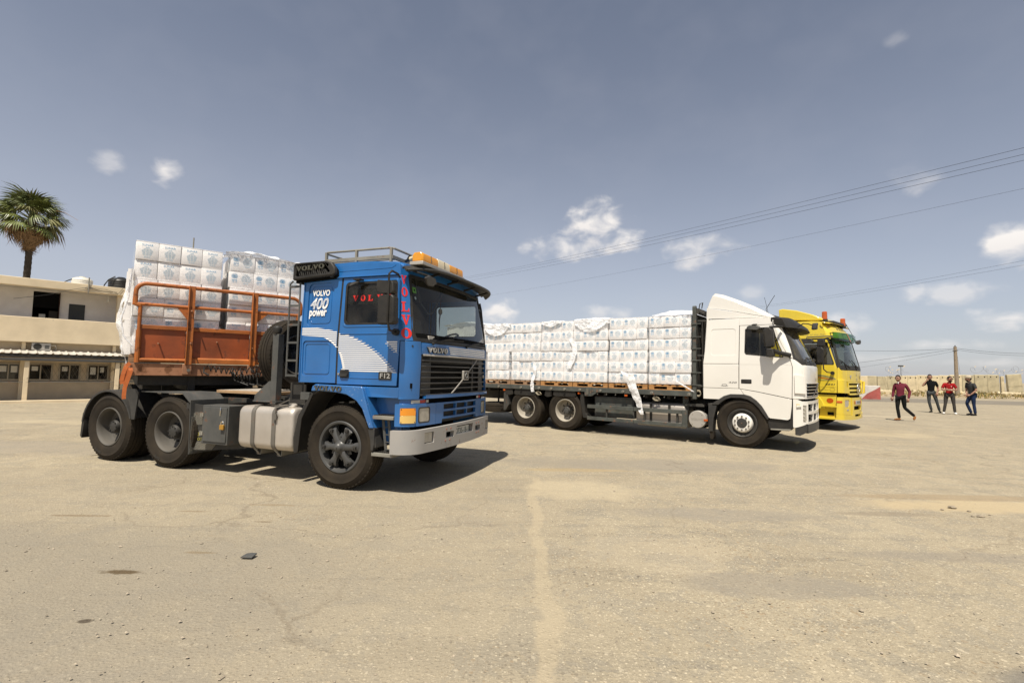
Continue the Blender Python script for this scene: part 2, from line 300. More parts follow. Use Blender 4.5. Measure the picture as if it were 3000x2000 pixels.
class MB:
    def __init__(s): s.v = []; s.f = []
    def add(s, vs, fs):
        o = len(s.v); s.v += [tuple(v) for v in vs]; s.f += [tuple(i + o for i in f) for f in fs]; return s
    def box(s, x0, x1, y0, y1, z0, z1, m=None):
        vs = [Vector(p) for p in ((x0, y0, z0), (x1, y0, z0), (x1, y1, z0), (x0, y1, z0), (x0, y0, z1), (x1, y0, z1), (x1, y1, z1), (x0, y1, z1))]
        if m is not None: vs = [m @ v for v in vs]
        return s.add(vs, [(0, 3, 2, 1), (4, 5, 6, 7), (0, 1, 5, 4), (1, 2, 6, 5), (2, 3, 7, 6), (3, 0, 4, 7)])
    def bar(s, a, b, w, h, up=(0, 0, 1)):
        a = Vector(a); b = Vector(b); t = (b - a).normalized(); up = Vector(up); sd = t.cross(up)
        if sd.length < 1e-4: sd = t.cross(Vector((1, 0, 0)))
        sd.normalize(); up = sd.cross(t)
        vs = [p + sd * (w / 2 * i) + up * (h / 2 * j) for p in (a, b) for i, j in ((-1, -1), (1, -1), (1, 1), (-1, 1))]
        return s.add(vs, [(0, 1, 2, 3), (7, 6, 5, 4), (0, 4, 5, 1), (1, 5, 6, 2), (2, 6, 7, 3), (3, 7, 4, 0)])
    def tube(s, path, r, n=8, closed=False, caps=True):
        pts = [Vector(p) for p in path]; fr = frames(pts, closed); vs = []; fs = []; m = len(pts)
        for i, (t, a, b, k) in enumerate(fr):
            rr = r[i] if isinstance(r, (list, tuple)) else r
            for j in range(n):
                an = 2 * pi * j / n; vs.append(pts[i] + a * (cos(an) * rr * (k if k < 1.6 else 1.6)) + b * (sin(an) * rr))
        for i in range(m if closed else m - 1):
            for j in range(n):
                i2 = (i + 1) % m; fs.append((i * n + j, i * n + (j + 1) % n, i2 * n + (j + 1) % n, i2 * n + j))
        if caps and not closed: fs.append(tuple(range(n - 1, -1, -1))); fs.append(tuple((m - 1) * n + j for j in range(n)))
        return s.add(vs, fs)
    def cyl(s, a, b, r, n=16): return s.tube([a, b], r, n)
    def lathe(s, prof, n=32, m=None, a0=0, a1=2 * pi, cap=False):
        # profile (radius, height) about local z
        full = abs(a1 - a0 - 2 * pi) < 1e-6; k = n if full else n + 1; vs = []; fs = []
        for (r, h) in prof:
            for j in range(k):
                an = a0 + (a1 - a0) * j / n; v = Vector((r * cos(an), r * sin(an), h)); vs.append(m @ v if m is not None else v)
        for i in range(len(prof) - 1):
            for j in range(n):
                j2 = (j + 1) % k; fs.append((i * k + j, i * k + j2, (i + 1) * k + j2, (i + 1) * k + j))
        if cap:
            fs.append(tuple(range(k))[::-1]); fs.append(tuple((len(prof) - 1) * k + j for j in range(k)))
        return s.add(vs, fs)
    def prism(s, pts, off, holes=()):
        loops = [[Vector(p) for p in pts]] + [[Vector(p) for p in h] for h in holes]
        tri = tessellate_polygon(loops); allp = [p for l in loops for p in l]; off = Vector(off); n = len(allp)
        vs = allp + [p + off for p in allp]; fs = [tuple(t) for t in tri] + [tuple(i + n for i in reversed(t)) for t in tri]
        k = 0
        for l in loops:
            m = len(l)
            for i in range(m): fs.append((k + i, k + (i + 1) % m, n + k + (i + 1) % m, n + k + i))
            k += m
        return s.add(vs, fs)
    def mesh(s, name, mat=None, smooth=35):
        me = bpy.data.meshes.new(name); me.from_pydata(s.v, [], s.f)
        bm = bmesh.new(); bm.from_mesh(me); bmesh.ops.recalc_face_normals(bm, faces=bm.faces); bm.to_mesh(me); bm.free()
        if mat is not None: me.materials.append(mat)
        return finish(me, smooth)
    def build(s, name, mat, parent=None, bev=0.0, smooth=35, seg=2, label=None, **k):
        o = link(name, s.mesh(name, mat, smooth), parent, **k)
        if bev: bevel(o, bev, seg)
        if label: o['label'] = label
        return o
def bevel(o, w, seg=2, ang=35):
    b = o.modifiers.new('bevel', 'BEVEL'); b.width = w; b.segments = seg; b.limit_method = 'ANGLE'; b.angle_limit = radians(ang); b.use_clamp_overlap = True
    return o
def arcp(cx, cy, r, a0, a1, n):
    return [(cx + r * cos(radians(a0 + (a1 - a0) * i / n)), cy + r * sin(radians(a0 + (a1 - a0) * i / n))) for i in range(n + 1)]
def rrect(x0, y0, x1, y1, r, n=4):
    p = []
    for cx, cy, a in ((x1 - r, y1 - r, 0), (x0 + r, y1 - r, 90), (x0 + r, y0 + r, 180), (x1 - r, y0 + r, 270)): p += arcp(cx, cy, r, a, a + 90, n)
    return p
# flat outline drawn in (s, z) and laid on a curved body surface with real thickness
class Surf:
    def __init__(s, xs, r, hw, bow, warp=None, zc=(), zo=0):
        s.xs, s.r, s.hw, s.bow, s.warp, s.zc = xs, r, hw, bow, warp, zc; s.arc = pi / 2 * r; s.yf = hw - r
        e = s.xs + s.arc
        s.cuts = [s.xs + s.arc * i / 6 for i in range(7)] + [e + 2 * s.yf * i / 10 for i in range(1, 11)] + [e + 2 * s.yf + s.arc * i / 6 for i in range(1, 7)]
    def sf(s, y): return s.xs + s.arc + y + s.yf
    def base(s, u):
        if u <= s.xs: return u, -s.hw
        if u <= s.xs + s.arc:
            a = (u - s.xs) / s.r; return s.xs + s.r * sin(a), -s.hw + s.r * (1 - cos(a))
        y = u - s.xs - s.arc - s.yf
        if y <= s.yf: return s.xs + s.r + s.bow * max(0, 1 - (y / s.yf) ** 2), y
        a = (y - s.yf) / s.r
        if a <= pi / 2: return s.xs + s.r * cos(a), s.yf + s.r * sin(a)
        return s.xs - (y - s.yf - s.arc), s.hw
    def q(s, u, z):
        x, y = s.base(u); return Vector(s.warp(x, y, z)) if s.warp else Vector((x, y, z))
    def P(s, u, z, off=0.0, mir=1):
        p = s.q(u, z)
        if off:
            t = s.q(u + .004, z) - s.q(u - .004, z); n = Vector((t.y, -t.x, 0)).normalized(); p = p + n * off
        return Vector((p.x, p.y * mir, p.z))
def sheet(name, surf, outer, holes, off, th, mat, parent=None, mir=1, bev=.004, seg=2, smooth=35, cuts=True, build=True, label=None):
    polys = outer if isinstance(outer[0][0], (tuple, list)) else [outer]
    vs_all = []; fs_all = []
    for outer1 in polys:
        loops = [[Vector((p[0], p[1], 0)) for p in outer1]] + [[Vector((p[0], p[1], 0)) for p in h] for h in holes]
        tri = tessellate_polygon(loops); allp = [p for l in loops for p in l]
        bm = bmesh.new(); bv = [bm.verts.new(p) for p in allp]; bm.verts.ensure_lookup_table()
        for t in tri:
            a, b, c = (allp[i] for i in t)
            if abs((b - a).cross(c - a).z) < 1e-10: continue
            try: bm.faces.new([bv[i] for i in t])
            except ValueError: pass
        if cuts:
            xs = [v.co.x for v in bm.verts]; zs = [v.co.y for v in bm.verts]
            for cu_ in surf.cuts:
                if min(xs) < cu_ - .002 and max(xs) > cu_ + .002:
                    bmesh.ops.bisect_plane(bm, geom=bm.verts[:] + bm.edges[:] + bm.faces[:], plane_co=(cu_, 0, 0), plane_no=(1, 0, 0), dist=1e-4)
            for cz in surf.zc:
                if min(zs) < cz - .002 and max(zs) > cz + .002:
                    bmesh.ops.bisect_plane(bm, geom=bm.verts[:] + bm.edges[:] + bm.faces[:], plane_co=(0, cz, 0), plane_no=(0, 1, 0), dist=1e-4)
        bm.verts.index_update(); n = len(bm.verts); o = len(vs_all)
        vs = [surf.P(v.co.x, v.co.y, off, mir) for v in bm.verts]
        fs = [tuple(v.index for v in f.verts) for f in bm.faces]
        if th:
            vs += [surf.P(v.co.x, v.co.y, off - th, mir) for v in bm.verts]
            bd = []
            for e in bm.edges:
                if len(e.link_faces) == 1:
                    f = e.link_faces[0]; vl = [v.index for v in f.verts]; a, b = e.verts[0].index, e.verts[1].index
                    if (vl.index(a) + 1) % len(vl) != vl.index(b): a, b = b, a
                    bd.append((b, a, a + n, b + n))
            fs += [tuple(i + n for i in reversed(f)) for f in fs] + bd
        vs_all += vs; fs_all += [tuple(i + o for i in f) for f in fs]
        bm.free()
    if not build: return vs_all, fs_all
    me = bpy.data.meshes.new(name); me.from_pydata([tuple(v) for v in vs_all], [], fs_all)
    b2 = bmesh.new(); b2.from_mesh(me); bmesh.ops.remove_doubles(b2, verts=b2.verts, dist=1e-5); bmesh.ops.recalc_face_normals(b2, faces=b2.faces)
    b2.to_mesh(me); b2.free()
    me.materials.append(mat); finish(me, smooth); ob = link(name, me, parent)
    if bev and th: bevel(ob, bev, seg)
    if label: ob['label'] = label
    return ob
class Plane3:   # a flat Surf: origin, u axis, v axis, normal
    def __init__(s, o, u, v): s.o, s.u, s.v = Vector(o), Vector(u), Vector(v); s.n = s.u.cross(s.v).normalized(); s.cuts = []; s.zc = []
    def P(s, a, b, off=0.0, mir=1): return s.o + s.u * a + s.v * b + s.n * off
# lettering
_tx = {}
def text2d(txt, shear=0.0, bold=0.0, space=1.0):
    key = (txt, shear, bold, space)
    if key in _tx: return _tx[key]
    cu_ = bpy.data.curves.new('t', 'FONT'); cu_.body = txt; cu_.resolution_u = 3; cu_.align_x = 'CENTER'; cu_.align_y = 'CENTER'; cu_.shear = shear; cu_.offset = bold; cu_.space_character = space
    ob = bpy.data.objects.new('t', cu_); COL.objects.link(ob); dg = bpy.context.evaluated_depsgraph_get(); dg.update()
    me = bpy.data.meshes.new_from_object(ob.evaluated_get(dg)); vs = [(v.co.x, v.co.y) for v in me.vertices]; fs = [tuple(p.vertices) for p in me.polygons]
    bpy.data.objects.remove(ob); bpy.data.curves.remove(cu_); bpy.data.meshes.remove(me)
    if vs:
        x0 = min(v[0] for v in vs); x1 = max(v[0] for v in vs); y0 = min(v[1] for v in vs); y1 = max(v[1] for v in vs)
        w = max(1e-6, x1 - x0); h = max(1e-6, y1 - y0); vs = [((x - x0) / w - .5, (y - y0) / h - .5) for x, y in vs]
    _tx[key] = (vs, fs); return vs, fs
def text_on(name, surf, txt, s, z, w, h, mat, parent, off=.003, mir=1, flip=False, shear=0.0, bold=0.0, rot=0.0, th=0.0, label=None, space=1.0):
    vs, fs = text2d(txt, shear, bold, space); c, sn = cos(rot), sin(rot); pts = []
    for x, y in vs:
        X, Y_ = x * w, y * h
        if flip: X = -X
        pts.append(surf.P(s + X * c - Y_ * sn, z + X * sn + Y_ * c, off, mir))
    mb = MB(); mb.add(pts, fs)
    me = bpy.data.meshes.new(name); me.from_pydata(mb.v, [], mb.f); me.materials.append(mat); me.update()
    ob = link(name, me, parent)
    if th:
        so_ = ob.modifiers.new('solid', 'SOLIDIFY'); so_.thickness = th; so_.offset = 0
    if label: ob['label'] = label
    return ob
# slab serif capitals built as polygons in a unit cell
def glyph(ch):
    if ch == 'V':
        return [[(0, 1), (.46, 1), (.46, .9), (.37, .9), (.56, .34), (.74, .9), (.65, .9), (.65, 1), (1, 1), (1, .9), (.92, .9), (.58, 0), (.42, 0), (.09, .9), (0, .9)]]
    if ch == 'L':
        return [[(0, 1), (.62, 1), (.62, .9), (.46, .9), (.46, .12), (.80, .12), (.88, .36), (1, .36), (.97, 0), (0, 0), (0, .1), (.15, .1), (.15, .9), (0, .9)]]
    if ch == 'O':
        o = [(.5 + .5 * cos(a), .5 + .52 * sin(a)) for a in [2 * pi * i / 28 for i in range(28)]]; i_ = [(.5 + .2 * cos(a), .5 + .40 * sin(a)) for a in [2 * pi * i / 28 for i in range(28)]]
        q = []
        for k in range(28): q.append([o[k], o[(k + 1) % 28], i_[(k + 1) % 28], i_[k]])
        return q
def slab_word(name, surf, places, mat, parent, off=.003, th=0.0, mir=1, shear=0.0, bev=0):
    # places: list of (char, s0, z0, w, h)
    o = None
    for ch, s0, z0, w, h in places:
        o = sheet(name, surf, [[(s0 + x * w + y * h * shear, z0 + y * h) for x, y in g] for g in glyph(ch)], (), off, th, mat, parent, mir, bev=bev, smooth=0)
    return o
# ------------------------------------------------------------------ wheels (axis = local y, outer face at y = 0, hub centre at origin)
MY = Matrix.Rotation(radians(90), 4, 'X')     # local z -> -y (outwards)
def LY(pr): return [(r, -y) for r, y in pr]   # (radius, inward depth) -> lathe heights
WM = {}
def tyre_mesh(R=.53, Wd=.28, lug=.55, bead=.30):
    key = ('t', R, Wd, lug, bead)
    if key in WM: return WM[key]
    b = MB(); k = R / .53
    pr = [(bead, .045), (bead + .004, .018), (bead + .03 * k, .006), (.40 * k, -.004), (.445 * k, -.006), (.452 * k, -.010), (.458 * k, -.006), (.485 * k, .004), (.505 * k, .018), (.520 * k, .030)]
    b.lathe(LY(pr), 64, MY)
    t = [(.520 * k, .030)]
    for i in range(4):
        y0 = .045 + i * (Wd - .09) / 4; y1 = y0 + (Wd - .09) / 4
        t += [(R, y0 + .006), (R, y1 - .006), (R - .012, y1 - .004), (R - .012, y1 + .004)]
    t = t[:-2] + [(.520 * k, Wd - .03), (.485 * k, Wd - .005), (.40 * k, Wd), (bead, Wd - .03)]
    b.lathe(LY(t), 64, MY)
    n = 56
    for i in range(n):
        a = 2 * pi * i / n
        m = Matrix.Rotation(a, 4, 'Y')
        for y0, y1, sk in ((.020, .075, .006), (Wd - .075, Wd - .02, -.006)):
            vs = [Vector((sx * .5 * lug * 2 * pi * R / n + (sk if y == y0 else 0), y, z)) for y in (y0, y1) for sx in (-1, 1) for z in (R - .03, R + .004 if y != (y0 if y0 < .1 else y1) else R - .008)]
            b.add([m @ v for v in vs], [(0, 1, 3, 2), (4, 6, 7, 5), (0, 4, 5, 1), (2, 3, 7, 6), (1, 5, 7, 3), (0, 2, 6, 4)])
    WM[key] = b.mesh('tyre', MT['rubber'], 40); return WM[key]
def bolt_ring(b, r, n, y, rad=.014, ln=.02, a0=0, seg=8):
    for i in range(n):
        a = a0 + 2 * pi * i / n; p = Vector((r * cos(a), y, r * sin(a))); b.cyl(p, p + Vector((0, -ln, 0)), rad, seg)
def wheel(parent, loc, kind, side=1, steer=0.0, R=.53, Wd=.28, spin=0.0):
    bead = .325 if kind in ('spider',) else .31
    key = (kind, R)
    if key not in WM:
        rim = MB(); extra = []
        if kind == 'spider':
            rim.lathe(LY([(.325, .04), (.33, .012), (.318, .004), (.296, .010), (.285, .030), (.278, .10), (.29, .2)]), 56, MY)
            hub = MB(); hub.lathe(LY([(.285, .115), (.10, .115)]), 40, MY)
            extra.append(('backing_disc', hub.mesh('backing_disc', MT['void'])))
            sp = MB()
            for i in range(6):
                a = radians(2 + 60 * i); m = Matrix.Rotation(-a, 4, 'Y')
                pr = [(.05, .050), (.12, .038), (.17, .030), (.205, .034), (.235, .058), (.268, .092)]
                for s_ in (-1, 1):
                    vs = []; wds = [.046, .036, .038, .050, .058, .060]
                    for (r_, w_) in pr: pass
                vs = []
                for (r_, w_), y_ in zip(zip([.045, .11, .16, .205, .24, .275], [.044, .036, .034, .046, .060, .058]), [.018, .010, .018, .020, .028, .060]):
                    vs += [(r_, y_, -w_), (r_, y_ - .012, -w_ * .45), (r_, y_ - .012, w_ * .45), (r_, y_, w_), (r_, y_ + .05, w_), (r_, y_ + .05, -w_)]
                fs = []
                for j in range(5):
                    for k in range(6): fs.append((j * 6 + k, j * 6 + (k + 1) % 6, (j + 1) * 6 + (k + 1) % 6, (j + 1) * 6 + k))
                fs += [tuple(range(6)), tuple(30 + k for k in range(6))]
                sp.add([m @ Vector(v) for v in vs], fs)
                m2 = Matrix.Rotation(-a - radians(30), 4, 'Y')   # scalloped web between arms
                sp.add([m2 @ Vector(v) for v in [(.05, .03, -.03), (.13, .05, -.05), (.18, .055, 0), (.13, .05, .05), (.05, .03, .03), (.05, .09, 0), (.13, .09, 0)]],
                       [(0, 1, 2, 3, 4), (0, 5, 6, 1), (4, 3, 6, 5), (1, 6, 2), (3, 2, 6)])
            hb = MB(); hb.lathe(LY([(.088, .06), (.085, .012), (.070, -.004), (.062, -.012), (.055, -.034), (.038, -.052), (.018, -.060), (.0, -.062)]), 28, MY)
            nuts = MB(); bolt_ring(nuts, .238, 6, .010, .027, .030, radians(2), 6); bolt_ring(nuts, .238, 6, .0, .011, .034, radians(2), 8); bolt_ring(nuts, .125, 6, .042, .010, .012, radians(32)); bolt_ring(nuts, .165, 12, .06, .007, .012, radians(17))
            bolt_ring(nuts, .012, 1, -.055, .010, .012)
            extra += [('wheel_spider', sp.mesh('wheel_spider', MT['spider'], 30)), ('hub_cap', hb.mesh('hub_cap', MT['spider'])), ('wheel_nuts', nuts.mesh('wheel_nuts', MT['trim']))]
            matr = MT['spider']
        elif kind in ('drive', 'drive_cream'):
            rim.lathe(LY([(.31, .045), (.305, .012), (.292, .008), (.278, .022), (.268, .06), (.262, .15), (.25, .19), (.20, .215), (.12, .22)]), 56, MY)
            hub = MB(); hub.lathe(LY([(.13, .215), (.125, .17), (.105, .155), (.10, .10), (.085, .075), (.05, .068), (.0, .066)]), 32, MY)
            hub_n = MB(); bolt_ring(hub_n, .078, 8, .076, .011, .014); bolt_ring(hub_n, .165, 10, .215, .014, .028)
            if kind == 'drive_cream':
                for i in range(8):
                    a = 2 * pi * i / 8 + .2; p = Vector((.215 * cos(a), .2085, .215 * sin(a))); hub_n.cyl(p, p + Vector((0, -.004, 0)), .024, 12)
            extra = [('hub', hub.mesh('hub', MT['trim'] if kind == 'drive' else MT['greymetal'])), ('wheel_nuts', hub_n.mesh('wheel_nuts', MT['dark']))]
            matr = MT['rim'] if kind == 'drive' else MT['cream']
        else:
            rim.lathe(LY([(.31, .045), (.305, .012), (.292, .008), (.278, .024), (.255, .06), (.235, .085), (.21, .09)]), 56, MY)
            dsk = MB(); dsk.lathe(LY([(.215, .095), (.205, .045), (.195, .02), (.185, .006), (.172, .0), (.105, .0), (.10, .012)]), 48, MY)
            hub = MB(); hub.lathe(LY([(.11, .03), (.105, .0), (.095, -.012), (.06, -.016), (.0, -.018)]), 32, MY)
            nuts = MB(); bolt_ring(nuts, .145, 10, .0, .018, .022, .3, 8); bolt_ring(nuts, .0, 1, -.016, .014, .012)
            extra = [('wheel_disc', dsk.mesh('wheel_disc', MT['rimwhite'] if kind == 'front_white' else MT['yellow'])), ('hub', hub.mesh('hub', MT['trim'])), ('wheel_nuts', nuts.mesh('wheel_nuts', MT['strap']))]
            matr = MT['trim']
        WM[key] = (rim.mesh('rim', matr), extra)
    rimm, extra = WM[key]
    rz = (0 if side == 1 else pi) + steer
    w = link('wheel', rimm, parent, loc=loc, rot=Euler((0, spin, rz)))
    link('tyre', tyre_mesh(R, Wd, bead=bead), w)
    for n, me in extra:
        oo = link(n, me, w)
        if n == 'wheel_nuts': oo['kind'] = 'stuff'
    return w
def dual(parent, x, y, z, kind, side=1):
    w = wheel(parent, (x, y, z), kind, side, spin=random.uniform(0, 6))
    w2 = wheel(parent, (x, y + .33 * side, z), kind, side)
    return w
def sidewall_text(parent, R, a0, txt, hgt=.035, dirn=1):
    vs, fs = text2d(txt, 0, .02); arc = hgt * .62 * len(txt) / R; pts = []
    for x, y in vs:
        r = R + y * hgt; a = a0 - x * arc * dirn
        pts.append((r * cos(a), -.013, r * sin(a)))
    me = bpy.data.meshes.new('lettering'); me.from_pydata(pts, [], fs); me.materials.append(MT['trim']); link('raised_lettering', me, parent)
# ------------------------------------------------------------------ blue tractor unit
def blue_warp(x, y, z):
    t = max(0, z - 1.88) / .85; w = min(1, max(0, (x - .72) / .3)); w = w * w * (3 - 2 * w)
    return (x - .16 * t * w, y * (1 - .025 * t), z)
BS = Surf(.80, .22, 1.2, .07, blue_warp, zc=(1.88,))
CB = BS.sf(0); SE = BS.sf(.98)          # front centre, far end of the front face
ang = radians(20.58); bo = Vector((-2.167, 6.35, 0)) + Vector((sin(ang), cos(ang), 0)) * 1.22
BT = thing('tractor_unit', 'blue tractor unit with curved white stripes, roof rack and amber light bar', 'truck', bo, -ang)
BS2 = Surf(.80, .22, 1.2, .07, None)
def cab_shell_sides(T):
    for mir in (1, -1):
        # rear side panel with two pressed frames
        h1 = rrect(-.635, 2.075, -.215, 2.655, .07); h2 = rrect(-.675, 1.42, -.205, 1.885, .05)
        rp = sheet('side_panel', BS, [(-.72, 1.335), (-.122, 1.335), (-.122, 1.9), (-.098, 2.715), (-.72, 2.715)], (h1, h2), 0, .03, MT['blue'], T, mir, bev=.008)
        sheet('pressed_panel', BS, rrect(-.640, 2.07, -.21, 2.66, .07), (), -.014, .014, MT['blue'], rp, mir, bev=.006)
        sheet('pressed_panel', BS, rrect(-.680, 1.415, -.20, 1.89, .05), (), -.012, .014, MT['blue'], rp, mir, bev=.006)
        sheet('pressed_rib', BS, rrect(-.595, 2.115, -.255, 2.615, .05), (rrect(-.583, 2.127, -.267, 2.603, .045),), -.008, .008, MT['blue'], rp, mir, bev=.003)
        sheet('pressed_rib', BS, rrect(-.645, 1.45, -.235, 1.855, .04), (rrect(-.633, 1.462, -.247, 1.843, .035),), -.005, .008, MT['blue'], rp, mir, bev=.003)
        sheet('rear_pillar_strip', BS, [(-.715, 1.36), (-.700, 1.36), (-.700, 2.68), (-.715, 2.68)], (), .012, .014, MT['blue'], T, mir)
        # door
        win = rrect(-.018, 2.095, .775, 2.635, .055)
        d = sheet('door', BS, [(-.092, 1.325), (.805, 1.325), (.83, 1.87), (.792, 2.70), (-.068, 2.70), (-.092, 1.9)], (win,), 0, .035, MT['blue'], T, mir, bev=.008)
        sheet('window_rubber', BS, rrect(-.024, 2.089, .781, 2.641, .058), (rrect(.0, 2.113, .757, 2.617, .045),), .004, .02, MT['black'], d, mir)
        sheet('window_surround', BS, rrect(-.052, 2.058, .80, 2.665, .07), (rrect(-.026, 2.084, .785, 2.643, .058),), .007, .01, MT['blue'], d, mir, bev=.005)
        sheet('side_window', BS, rrect(-.012, 2.10, .77, 2.63, .05), (), -.012, 0, MT['glass'], d, mir, bev=0)
        sheet('crease', BS, [(-.07, 1.965), (.80, 1.965), (.80, 1.977), (-.07, 1.977)], (), .008, .01, MT['blue'], d, mir, bev=.004)
        sheet('crease', BS, [(.10, 1.405), (.74, 1.405), (.74, 1.415), (.10, 1.415)], (), .006, .008, MT['blue'], d, mir, bev=.003)
        sheet('door_seal', BS, [(-.122, 1.33), (-.092, 1.33), (-.092, 1.9), (-.068, 2.71), (-.098, 2.71), (-.122, 1.9)], (), -.006, .03, MT['black'], T, mir, bev=0)
        h = sheet('door_handle', BS, rrect(-.045, 1.405, .095, 1.51, .018), (), .012, .02, MT['black'], d, mir, bev=.004)
        sheet('handle_grip', BS, rrect(-.03, 1.425, .082, 1.462, .006), (), .030, .02, MT['trim'], h, mir)
        mb = MB(); c = BS.P(-.066, 1.455, 0, mir); mb.cyl(c, c + Vector((0, -.012 * mir, 0)), .014, 12); mb.build('door_lock', MT['chrome'], d)
        sheet('badge_plate', BS, rrect(.545, 1.395, .735, 1.495, .012), (), .008, .009, MT['black'], d, mir)
        text_on('badge_lettering', BS, 'F12', .642, 1.446, .145, .062, MT['badge_l'], d, .011, mir, flip=(mir < 0), bold=.02)
        # dark film band along the top of the side glass with red letters
        sheet('window_sticker', BS, rrect(.0, 2.35, .76, 2.56, .03), (), -.012, .001, MT['screen'], d, mir, bev=0) if mir == 1 else None
        # A pillar, curving into the windscreen
        pil = [(.812, 1.885), (1.0, 1.885), (1.0, 1.93), (1.012, 2.1), (1.035, 2.5), (1.045, 2.80), (.80, 2.80), (.805, 2.70)]
        sheet('front_pillar', BS, pil, (), .002, .03, MT['blue'], T, mir, bev=.006)
        # corner panel below the belt line
        sheet('corner_panel', BS, [(.838, 1.165), (1.10, 1.165), (1.112, 1.19), (1.125, 1.70), (1.11, 1.878), (.842, 1.878)], (), .006, .035, MT['blue'], T, mir, bev=.010)
        mb = MB(); c = BS.P(.99, 1.82, .006, mir); n = (BS.P(.99, 1.82, .02, mir) - c); mb.cyl(c, c + n * .3, .012, 10); mb.build('plug', MT['black'], T)
        sheet('lower_skirt', BS, [(.36, 1.175), (.832, 1.175), (.832, 1.305), (.33, 1.305), (.345, 1.24)], (), -.008, .03, MT['blue'], T, mir, bev=.008)
        # roof side with gutter and crease
        sheet('roof_side', BS, [(-.72, 2.72), (.80, 2.72), (1.05, 2.72), (1.05, 2.78), (.93, 2.83), (.80, 2.855), (.6, 2.885), (.35, 2.905), (.1, 2.912), (-.72, 2.89)], (), .004, .03, MT['blue'], T, mir, bev=.02, seg=3)
        sheet('gutter', BS, [(-.72, 2.706), (.80, 2.706), (.80, 2.724), (-.72, 2.724)], (), .022, .024, MT['blue'], T, mir, bev=.006)
        sheet('roof_crease', BS, [(-.2, 2.79), (.66, 2.80), (.72, 2.83), (.73, 2.845), (.65, 2.811), (-.2, 2.80)], (), .008, .006, MT['blue'], T, mir, bev=.003)
cab_shell_sides(BT)
# curved white stripes on rear side panel and door
def stripes(T, mir):
    # upper/lower bounding curves of the swoosh in (s, z) sampled from the photograph
    out_ = [(-.72, 2.062), (-.50, 2.062), (-.35, 2.045), (-.20, 2.020), (-.05, 1.985), (.10, 1.935), (.22, 1.885), (.33, 1.83), (.42, 1.775), (.50, 1.72), (.58, 1.655), (.65, 1.59), (.70, 1.545), (.745, 1.505)]
    inn = [(-.72, 1.950), (-.42, 1.950), (-.30, 1.915), (-.22, 1.875), (-.15, 1.82), (-.10, 1.765), (-.06, 1.70), (-.035, 1.63), (-.015, 1.56), (-.005, 1.50)]
    def at_z(cv, z):
        for (a, za), (b, zb) in zip(cv[:-1], cv[1:]):
            if za >= z >= zb and za != zb: return a + (b - a) * (za - z) / (za - zb)
        return cv[-1][0] if z < cv[-1][1] else cv[0][0]
    z = 2.056; pr = []; pd = []; k = 0
    while z > 1.502:
        a = -.70 if z > 1.952 else at_z(inn, z); b = at_z(out_, z); zb = z - .0150
        b2 = at_z(out_, zb); a2 = -.70 if zb > 1.952 else at_z(inn, zb)
        for lst, lo, hi in ((pr, -.70, -.124), (pd, -.090, .80)):
            aa, bb, a3, b3 = max(a, lo), min(b, hi), max(a2, lo), min(b2, hi)
            if bb - aa > .02: lst.append([(a3, zb), (b3, zb), (bb, z), (aa, z)])
            # thin trailing dash of each stripe
            if lo < b < hi - .01 and k > 1: lst.append([(b3 - .01, zb - .005), (min(b3 + .055, hi), zb - .005), (min(b3 + .055, hi), zb + .001), (b3 - .01, zb + .001)])
            # the solid toe at the inner edge
            if lo <= a2 < hi and z < 1.95: lst.append([(a3, zb - .0085), (a3 + .035, zb - .0085), (a3 + .035, zb + .001), (a3, zb + .001)])
        z -= .0262; k += 1
    pd.append([(-.03, 1.512), (.03, 1.512), (.03, 1.520), (-.03, 1.520)])
    for i in range(6):   # second small cluster by the pillar
        z = 1.872 - i * .0262; a = .64 + i * .030
        pd.append([(a + .02, z - .0150), (.80, z - .0150), (.80, z), (a, z)])
        if i: pd.append([(a - .045, z - .004), (a + .01, z - .004), (a + .01, z + .002), (a - .045, z + .002)])
    sheet('stripe_decal', BS, pr, (), .003, 0, MT['decal_white'], T, mir, bev=0, smooth=0)
    sheet('stripe_decal', BS, pd, (), .003, 0, MT['decal_white'], T, mir, bev=0, smooth=0)
for mir in (1, -1): stripes(BT, mir)
# lettering on the sleeper panel
text_on('side_lettering', BS, 'VOLVO', -.428, 2.522, .285, .085, MT['decal_white'], BT, -.004, bold=.035, shear=.05)
text_on('side_lettering', BS, '400', -.448, 2.38, .30, .155, MT['decal_white'], BT, -.004, bold=.03, shear=.25)
text_on('side_lettering', BS, 'power', -.465, 2.235, .29, .115, MT['decal_white'], BT, -.004, bold=.035, shear=.05)
mb = MB()                                           # blue speed lines cut through the lettering
for i in range(6):
    z0 = 2.325 + i * .016
    mb.add([BS.P(-.60, z0 - .03, -.0025), BS.P(-.30, z0 + .055, -.0025), BS.P(-.30, z0 + .0585, -.0025), BS.P(-.60, z0 - .0265, -.0025)], [(0, 1, 2, 3)])
mb.build('speed_lines', MT['blue'], BT, smooth=0)
# red letters down the pillar and on the window film
slab_word('pillar_lettering', BS, [('V', .868, 2.595, .125, .11), ('O', .872, 2.437, .115, .115), ('L', .862, 2.245, .125, .125), ('V', .860, 2.080, .128, .125), ('O', .852, 1.913, .135, .125)], MT['decal_red'], BT, .006)
slab_word('window_lettering', BS, [('V', .085, 2.395, .085, .075), ('O', .205, 2.395, .075, .075), ('L', .318, 2.393, .075, .075), ('V', .455, 2.395, .085, .075), ('O', .60, 2.395, .08, .075)], MT['decal_red'], BT, -.008)
